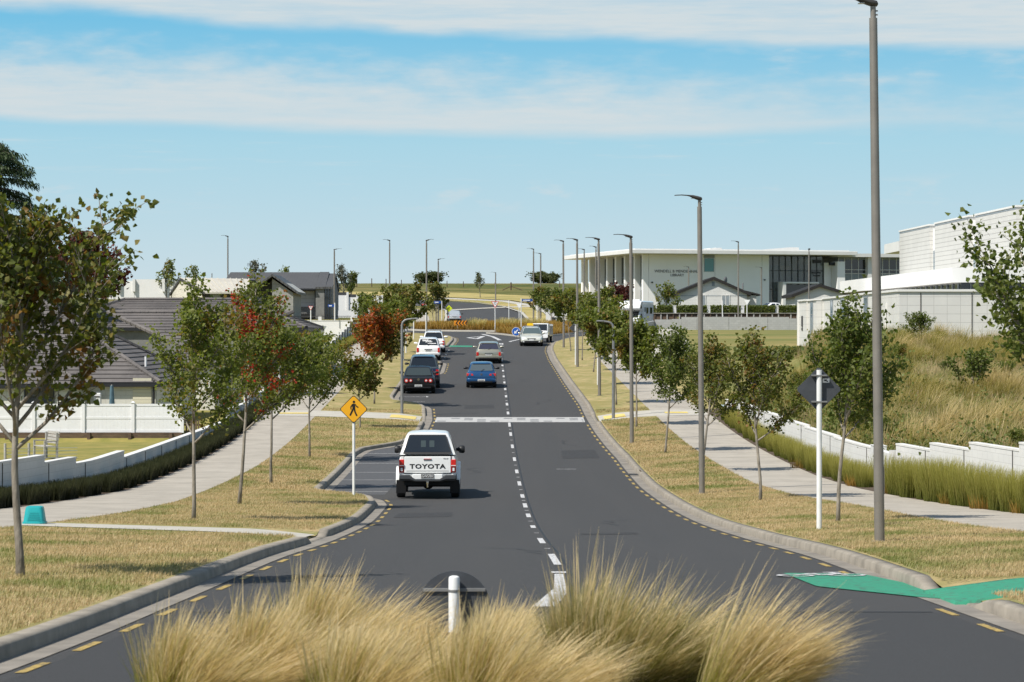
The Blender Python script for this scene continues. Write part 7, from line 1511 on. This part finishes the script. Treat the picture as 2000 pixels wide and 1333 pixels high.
def cars():
    P_ = lambda px, py, L: on_road(px, py, L)
    l, g = P_(939.5, 759, 4.1); l.z += .01; car('hatchback_car', 'blue hatchback driving away in the left lane', l, R(.5), 1.70, 4.1, 1.42, paint('blue', (.016, .078, .20), .35), 'hatch', pitch=g, plate='low', emblem=True, glass=mat('car_glass_light', (.07, .09, .10), .05, spec=.9))
    l, g = P_(953.5, 711, 4.7); car('estate_car', 'champagne coloured estate car driving away ahead of the blue hatchback', l, R(.7), 1.74, 4.7, 1.42, paint('champagne', (.34, .33, .27), .45, .32), 'wagon', pitch=g, tail='box', glass=mat('car_glass_violet', (.035, .035, .055), .06, spec=.9))
    l, g = P_(815, 770, 4.75); car('saloon_car', 'black saloon with round tail lights parked in the bay at the left kerb', l, R(1.5), 1.82, 4.75, 1.42, mat('car_paint_black', (.008, .008, .0085), .35, coat=.15, spec=.3), 'sedan', pitch=g, tail='round', plate='low', emblem=True, glass=mat('car_glass_green', (.035, .045, .044), .15, spec=.5))
    l, g = P_(824, 760.5, 4.6); car('offroad_car', 'tall navy four-wheel drive parked just ahead of the black saloon', l+Vector((0, .6, 0)), R(1.5), 1.84, 4.6, 1.86, paint('navy', (.012, .017, .05), .3), 'suv', pitch=g, tail='tall', roof=paint('navy_sky_sheen', (.10, .115, .125), .4), ride=.08)  # cabin paler than the navy body: reflected sky put into its colour
    l, g = P_(835, 704.5, 4.5); car('estate_car', 'white estate car with white lettering across its rear window, parked on the left', l, R(1.2), 1.69, 4.5, 1.52, paint('white', (.78, .78, .77)), 'wagon', pitch=g, tail='tall', scribble=True)
    l, g = P_(845, 690, 4.5); car('estate_car', 'white car with roof rack parked ahead of the lettered white estate', l+Vector((0, .3, 0)), R(1.2), 1.70, 4.5, 1.55, MATS['car_paint_white'], 'wagon', pitch=g, tail='tall', rack=True)
    l, g = on_road(887, 629.5, 4.4); car('saloon_car', 'silver saloon parked on the left beyond the roundabout', l, R(1), 1.70, 4.4, 1.38, paint('silver', (.52, .53, .54), .4), 'sedan', pitch=g, tail='box', glass=mat('car_glass_bright', (.30, .33, .35), .06, spec=.9))
    p = road_at(1039, 677); y = p.y+2.35; car('estate_car', 'pale silver estate car coming towards the camera past the kerb corner', (p.x, y, float(Zr(y))+.006), math.pi-R(1), 1.77, 4.7, 1.44, paint('pale_silver', (.60, .60, .53), .25), 'wagon', pitch=-grade(y), rack=True, glass=mat('car_glass_teal', (.06, .085, .085), .05, spec=.9))
    y = 206.0; x = (1035.5-1000)*y/F; c = car('saloon_car', 'silver car with a yellow roof sign following the pale silver estate', (x, y, float(Zr(y))+.006), math.pi, 1.70, 4.4, 1.46, MATS['car_paint_silver'], 'sedan', pitch=-grade(y))
    b = MB(); b.prism([(-.28, 1.46), (.28, 1.46), (.22, 1.70), (-.22, 1.70)], -.12, .12); b.build('roof_sign', mat('yellow_roof_sign', (.80, .50, .01), .4), c)
    # white light truck behind
    y = 213.0; x = (1056-1000)*y/F; t = thing('light_truck', 'small white box truck with dark windscreen behind the pale silver estate', 'truck', (x, y, float(Zr(y))), math.pi-R(6)); wht = MATS['car_paint_white']
    b = MB(); b.loft([sec(q, .80, .35, zt, .02) for q, zt in ((.7, 1.55), (1.7, 1.53), (2.0, .95), (2.15, .85), (2.2, .65))]); b.build('cab', wht, t, 38); b = MB(); b.hexa([(-.72, 2.03, .92), (.72, 2.03, .92), (.72, 1.9, .92), (-.72, 1.9, .92), (-.68, 1.77, 1.49), (.68, 1.77, 1.49), (.68, 1.6, 1.49), (-.68, 1.6, 1.49)]); b.build('windscreen', CGL, t); b = MB(); b.box((0, -.9, 1.0), (1.62, 3.1, 1.0)); b.build('box_body', paint('grey', (.30, .31, .32)), t, bevel=.02)
    [wheel(t, sx*.72, q, .3) for sx in (-1, 1) for q in (-1.5, 1.5)]; b = MB(); b.box((0, 0, .42), (1.3, 4.0, .2)); b.build('chassis', CUN, t); b = MB(); b.box((0, 2.2, .75), (.9, .04, .16)); b.build('grille', CBK, t)
    for sx in (-1, 1): b = MB(); b.box((sx*.6, 2.19, .78), (.22, .05, .14)); b.build('headlight', CWL, t)
    # white car parked in front of the library
    p = P(1506, 600, 352); p.z = GZ(p.x, 352)+.02; car('hatchback_car', 'white hatchback parked in front of the library entrance behind the clipped hedge', p, R(112), 1.74, 3.0, 1.48, MATS['car_paint_white'], 'hatch')
cars()
def pickup():
    L = 5.2; l, g = on_road(832.3, 975.5, L); t = thing('pickup_truck', 'white pickup truck with a white canopy driving away in the left lane', 'pickup truck', l, R(.9)); t.rotation_euler = (g, 0, R(.9)); hl = L/2; WHT = paint('pickup_white', (.74, .745, .73)); GREYT = mat('dark_grey_plastic', (.045, .048, .052), .5)
    def s2(y, w, zb, zt, f=1.0): h = zt-zb; hf = [(w*.93, zb), (w*.985, zb+h*.2), (w, zb+h*.5), (w*.975, zb+h*.8), (w*.93*f, zt)]; return [(x, y, z) for x, z in hf]+[(-x, y, z) for x, z in hf[::-1]]
    b = MB(); b.loft([s2(-hl+.0, .80, .62, 1.22), (lambda r: r)(s2(-hl+.03, .825, .60, 1.235)), s2(-hl+.5, .835, .58, 1.24), s2(-.35, .84, .5, 1.22), s2(-.32, .84, .42, 1.16), s2(hl-1.5, .86, .42, 1.14), s2(hl-1.0, .87, .45, 1.08), s2(hl-.2, .84, .5, .98), s2(hl, .70, .6, .86)]); b.build('body', WHT, t, 38)
    # flared wheel arches
    for y in (-hl+1.10, hl-.95):
        for sx in (-1, 1):
            o = [(y+math.cos(a)*.50, .40+math.sin(a)*.50) for a in [math.pi*k/18-.0 for k in range(19)]]; i_ = [(y+math.cos(a)*.42, .38+math.sin(a)*.42) for a in [math.pi*k/18 for k in range(19)]]; b = MB(); b.prism(o+i_[::-1], min(sx*.815, sx*.915), max(sx*.815, sx*.915), 'x'); b.build('wheel_arch', WHT, t, 45, .02); wheel(t, sx*.78, y, .385, .25)
    # canopy with its big tinted rear window
    def cs(y, wb, wt, z0, z1): hf = [(wb, z0), (wb-.025, z0+.08), (wb+(wt-wb)*.78, z0+(z1-z0)*.74), (wt*1.01, z1-.085), (wt*.94, z1-.03), (wt*.80, z1), (wt*.3, z1+.018)]; return [(x, y, z) for x, z in hf]+[(-x, y, z) for x, z in hf[::-1]]
    b = MB(); b.loft([cs(-hl+.03, .795, .765, 1.245, 1.33), cs(-hl+.30, .80, .60, 1.245, 1.865), cs(-hl+.7, .805, .60, 1.245, 1.90), cs(-.45, .81, .60, 1.22, 1.89)]); b.build('canopy', WHT, t, 38)
    b = MB(); b.loft([cs(-.38, .80, .58, 1.12, 1.78), cs(.75, .80, .58, 1.12, 1.79), cs(1.0, .80, .57, 1.12, 1.74), cs(1.65, .77, .70, 1.10, 1.16)]); b.build('cab', WHT, t, 38)
    E = lambda x, f: Vector((x, -hl+.0+.27*(.575*f-.02)/.56, 1.28+.575*f))
    b = MB(); rpanel(b, E(-.70, -.02), E(.70, -.02), E(.52, .93), E(-.52, .93), .022, .06); fr = b.build('rear_window_frame', CBK, t); b = MB(); rpanel(b, E(-.655, .08), E(.655, .08), E(.495, .88), E(-.495, .88), .027, .05); w = b.build('rear_window', CGL, t)
    b = MB(); [b.cyl((x, -hl+.02, 1.345), .014, .03, 'y', 10) for x in (-.58, .58, 0)]; b.build('window_latch', CCH, w)
    b = MB(); [rpanel(b, E(x-.07, .32), E(x+.07, .32), E(x+.07, .64), E(x-.07, .64), .029, .1) for x in (-.12, .12)]; b.build('rear_glass_rectangle', mat('grey_glass_rectangle', (.045, .06, .062), .2), w)  # two slightly paler rectangles laid on the rear window
    for sx in (-1, 1):
        b = MB(); pts = [(sx*.775, -hl+.35, 1.33), (sx*.775, -.6, 1.33), (sx*.66, -.6, 1.72), (sx*.66, -hl+.5, 1.72)]; rpanel(b, *(pts if sx > 0 else pts[::-1]), .05, .08); b.build('side_window', CGL, t); b = MB(); pts = [(sx*.775, -.25, 1.2), (sx*.775, 1.2, 1.2), (sx*.65, .85, 1.64), (sx*.65, -.2, 1.64)]; rpanel(b, *(pts if sx > 0 else pts[::-1]), .05, .08); b.build('side_window', CGL, t)
        b = MB(); b.loft([[(sx*(.80+dx), 1.05+math.cos(a)*dd, 1.285+math.sin(a)*hh) for a in [2*math.pi*k/14 for k in range(14)]] for dx, dd, hh in ((-.02, .03, .03), (.05, .07, .06), (.09, .10, .11), (.20, .10, .12), (.245, .07, .09))]); b.build('mirror', CBK, t, 50)
    b = MB(); b.box((0, -hl+.02, 1.248), (1.60, .06, .022)); b.build('canopy_seal', CBK, t)
    # tailgate
    b = MB(); b.box((0, -hl-.012, .975), (1.325, .05, .475)); tg = b.build('tailgate', WHT, t, bevel=.02); b = MB(); b.box((0, -hl-.004, .975), (1.352, .02, .50)); b.box((0, -hl-.0375, .80), (1.2, .004, .012)); b.build('tailgate_shut_line', CUN, t)
    b = MB(); b.text('TOYOTA', .175, Matrix.Translation((0, -hl-.040, .925)) @ Matrix.Rotation(R(90), 4, 'X') @ Matrix.Diagonal((1.32, 1.0, 1, 1)), .003, 1.10, .006); b.build('lettering', CBK, tg)
    b = MB(); b.text('HILUX', .05, Matrix.Translation((.52, -hl-.040, 1.148)) @ Matrix.Rotation(R(90), 4, 'X'), .002); b.build('small_lettering', GREYT, tg)
    b = MB(); b.box((0, -hl-.045, 1.13), (.235, .03, .045)); b.build('tailgate_handle', CCH, tg, bevel=.012); b = MB(); b.box((0, -hl-.062, 1.145), (.21, .01, .016)); b.build('brake_lamp', CRED, tg)
    for sx in (-1, 1):
        b = MB(); b.box((sx*.735, -hl+.005, .94), (.145, .09, .37)); o = b.build('tail_light', CRED, t, bevel=.02); b = MB(); b.box((sx*.735, -hl-.041, .955), (.13, .012, .02)); b.box((sx*.735, -hl-.043, .845), (.055, .012, .09)); b.build('reversing_lamp', CWL, o); b = MB(); b.box((sx*.735, -hl-.0405, .85), (.12, .008, .15)); b.build('dark_lens', mat('dark_red_lens', (.10, .008, .008), .2), o)
    # bumper with a dropped step
    b = MB(); b.box((0, -hl-.03, .635), (.86, .12, .15)); b.box((0, -hl+.02, .70), (1.5, .06, .05)); b.build('bumper_centre', WHT, t, bevel=.02)
    b = MB(); prof = lambda x, z, h: [(x, -hl-.09, z-h), (x, -hl-.14, z-h*.3), (x, -hl-.14, z+h*.7), (x, -hl-.04, z+h), (x, -hl+.05, z+h), (x, -hl+.05, z-h)]
    b.loft([prof(x, z, h) for x, z, h in ((-.80, .61, .07), (-.74, .61, .085), (-.52, .61, .085), (-.34, .535, .045), (.34, .535, .045), (.52, .61, .085), (.74, .61, .085), (.80, .61, .07))]); b.build('bumper', GREYT, t, 40)
    b = MB(); b.box((0, -hl-.098, .655), (.37, .014, .125)); p = b.build('number_plate', CBK, t, bevel=.006); b = MB(); b.text('GWS781', .105, Matrix.Translation((0, -hl-.108, .655)) @ Matrix.Rotation(R(90), 4, 'X') @ Matrix.Diagonal((.82, 1, 1, 1)), .002); b.build('plate_lettering', SWH, p); b = MB(); [b.box((0, -hl-.106, .655+e*.056), (.355, .004, .006)) for e in (-1, 1)]; [b.box((e*.178, -hl-.106, .655), (.006, .004, .118)) for e in (-1, 1)]; b.build('plate_border', SWH, p)
    b = MB(); b.box((0, -hl-.10, .485), (.07, .12, .06)); b.cyl((0, -hl-.20, .46), .03, .06, n=12); b.cyl((0, -hl-.14, .40), .022, .12, n=10); b.build('tow_hitch', CCH, t, 50)
    b = MB(); b.box((0, -hl+.45, .46), (1.32, .9, .14)); b.box((0, -hl+1.1, .36), (1.36, .14, .12)); b.loft([[(math.cos(a)*.15, y, .36+math.sin(a)*.13) for a in [2*math.pi*k/14 for k in range(14)]] for y in (-hl+.98, -hl+1.24)]); b.box((0, .6, .48), (1.3, 3.6, .12)); b.build('underbody', CUN, t)
    for sx in (-1, 1): b = MB(); b.hexa([(sx*.91, -hl+.62, .14), (sx*.63, -hl+.62, .14), (sx*.63, -hl+.645, .14), (sx*.91, -hl+.645, .14), (sx*.90, -hl+.56, .52), (sx*.63, -hl+.56, .52), (sx*.63, -hl+.585, .52), (sx*.90, -hl+.585, .52)]); b.build('mud_flap', CBK, t)
    for sx in (-1, 1): b = MB(); b.box((sx*.62, hl-.08, .88), (.3, .2, .16)); b.build('headlight', CWL, t, bevel=.03)
    b = MB(); b.box((0, hl-.02, .86), (.8, .08, .16)); b.build('grille', CBK, t); b = MB(); b.hexa([(-.66, 1.62, 1.19), (.66, 1.62, 1.19), (.66, 1.58, 1.19), (-.66, 1.58, 1.19), (-.53, 1.02, 1.70), (.53, 1.02, 1.70), (.53, .98, 1.70), (-.53, .98, 1.70)]); b.build('windscreen', CGL, t)
pickup()
def motorhome():
    Y = 256.0; t = thing('motorhome', 'white motorhome with overhanging cab bed behind the grey block wall', 'motorhome', ((1242-1000)*Y/F, Y, ZC+.05), math.pi+R(-16)); W = MATS['car_paint_white']
    # front faces the camera (local +y turned by pi)
    b = MB(); b.loft([[(x, y, z) for x, z in ((-1.1, .5), (1.1, .5), (1.12, 2.85), (1.0, 2.95), (-1.0, 2.95), (-1.12, 2.85))] for y in (-3.0, 1.6)]); b.build('body', W, t, 40)
    b = MB(); b.loft([[(s*w, y, z) for s, w, z in ((-1, 1.05, zb), (1, 1.05, zb), (1, 1.1, zt-.1), (1, .98, zt), (-1, .98, zt), (-1, 1.1, zt-.1))] for y, zb, zt in ((1.55, 1.95, 2.96), (2.3, 1.98, 2.93), (2.7, 2.1, 2.7), (2.82, 2.2, 2.45))]); b.build('cab_bed', W, t, 40)
    b = MB(); b.loft([[(x, y, z) for x, z in ((-.95, .45), (.95, .45), (.92, zt), (-.92, zt))] for y, zt in ((1.5, 1.95), (2.0, 1.93), (2.55, 1.28), (3.0, 1.10), (3.1, .8))]); b.build('cab', W, t, 30)
    b = MB(); b.hexa([(-.82, 2.57, 1.30), (.82, 2.57, 1.30), (.82, 2.5, 1.30), (-.82, 2.5, 1.30), (-.80, 2.07, 1.90), (.80, 2.07, 1.90), (.80, 2.0, 1.90), (-.80, 2.0, 1.90)]); b.build('windscreen', CGL, t)
    for sx in (-1, 1):
        b = MB(); b.box((sx*1.12, -.2, 2.0), (.04, .8, .6)); b.box((sx*1.12, -1.9, 2.0), (.04, 1.0, .65)); b.build('side_window', CGL, t, bevel=.01); b = MB(); b.box((sx*1.12, .9, 1.6), (.03, .6, 1.8)); d = b.build('side_door', SWH, t); b = MB(); b.box((sx*1.15, .9, 2.1), (.02, .35, .45)); b.build('door_window', CGL, d); b = MB(); b.box((sx*1.06, 2.4, 2.35), (.12, .35, .35)); b.build('cab_window', CGL, t)
        b = MB(); b.box((sx*1.12, 2.35, 1.45), (.16, .14, .42)); b.build('mirror', CBK, t, bevel=.03); [wheel(t, sx*.9, y, .36, .22) for y in (-1.9, 2.3)]; b = MB(); b.box((sx*.7, 3.06, .95), (.35, .1, .2)); b.build('headlight', CWL, t)
    b = MB(); b.box((0, 3.1, .9), (.7, .06, .2)); b.build('grille', CBK, t); b = MB(); b.box((.1, -.6, 3.02), (.9, .9, .16)); b.build('roof_vent', W, t, bevel=.03); b = MB(); b.box((0, 0, .48), (1.9, 5.6, .16)); b.build('chassis', CUN, t)
motorhome()
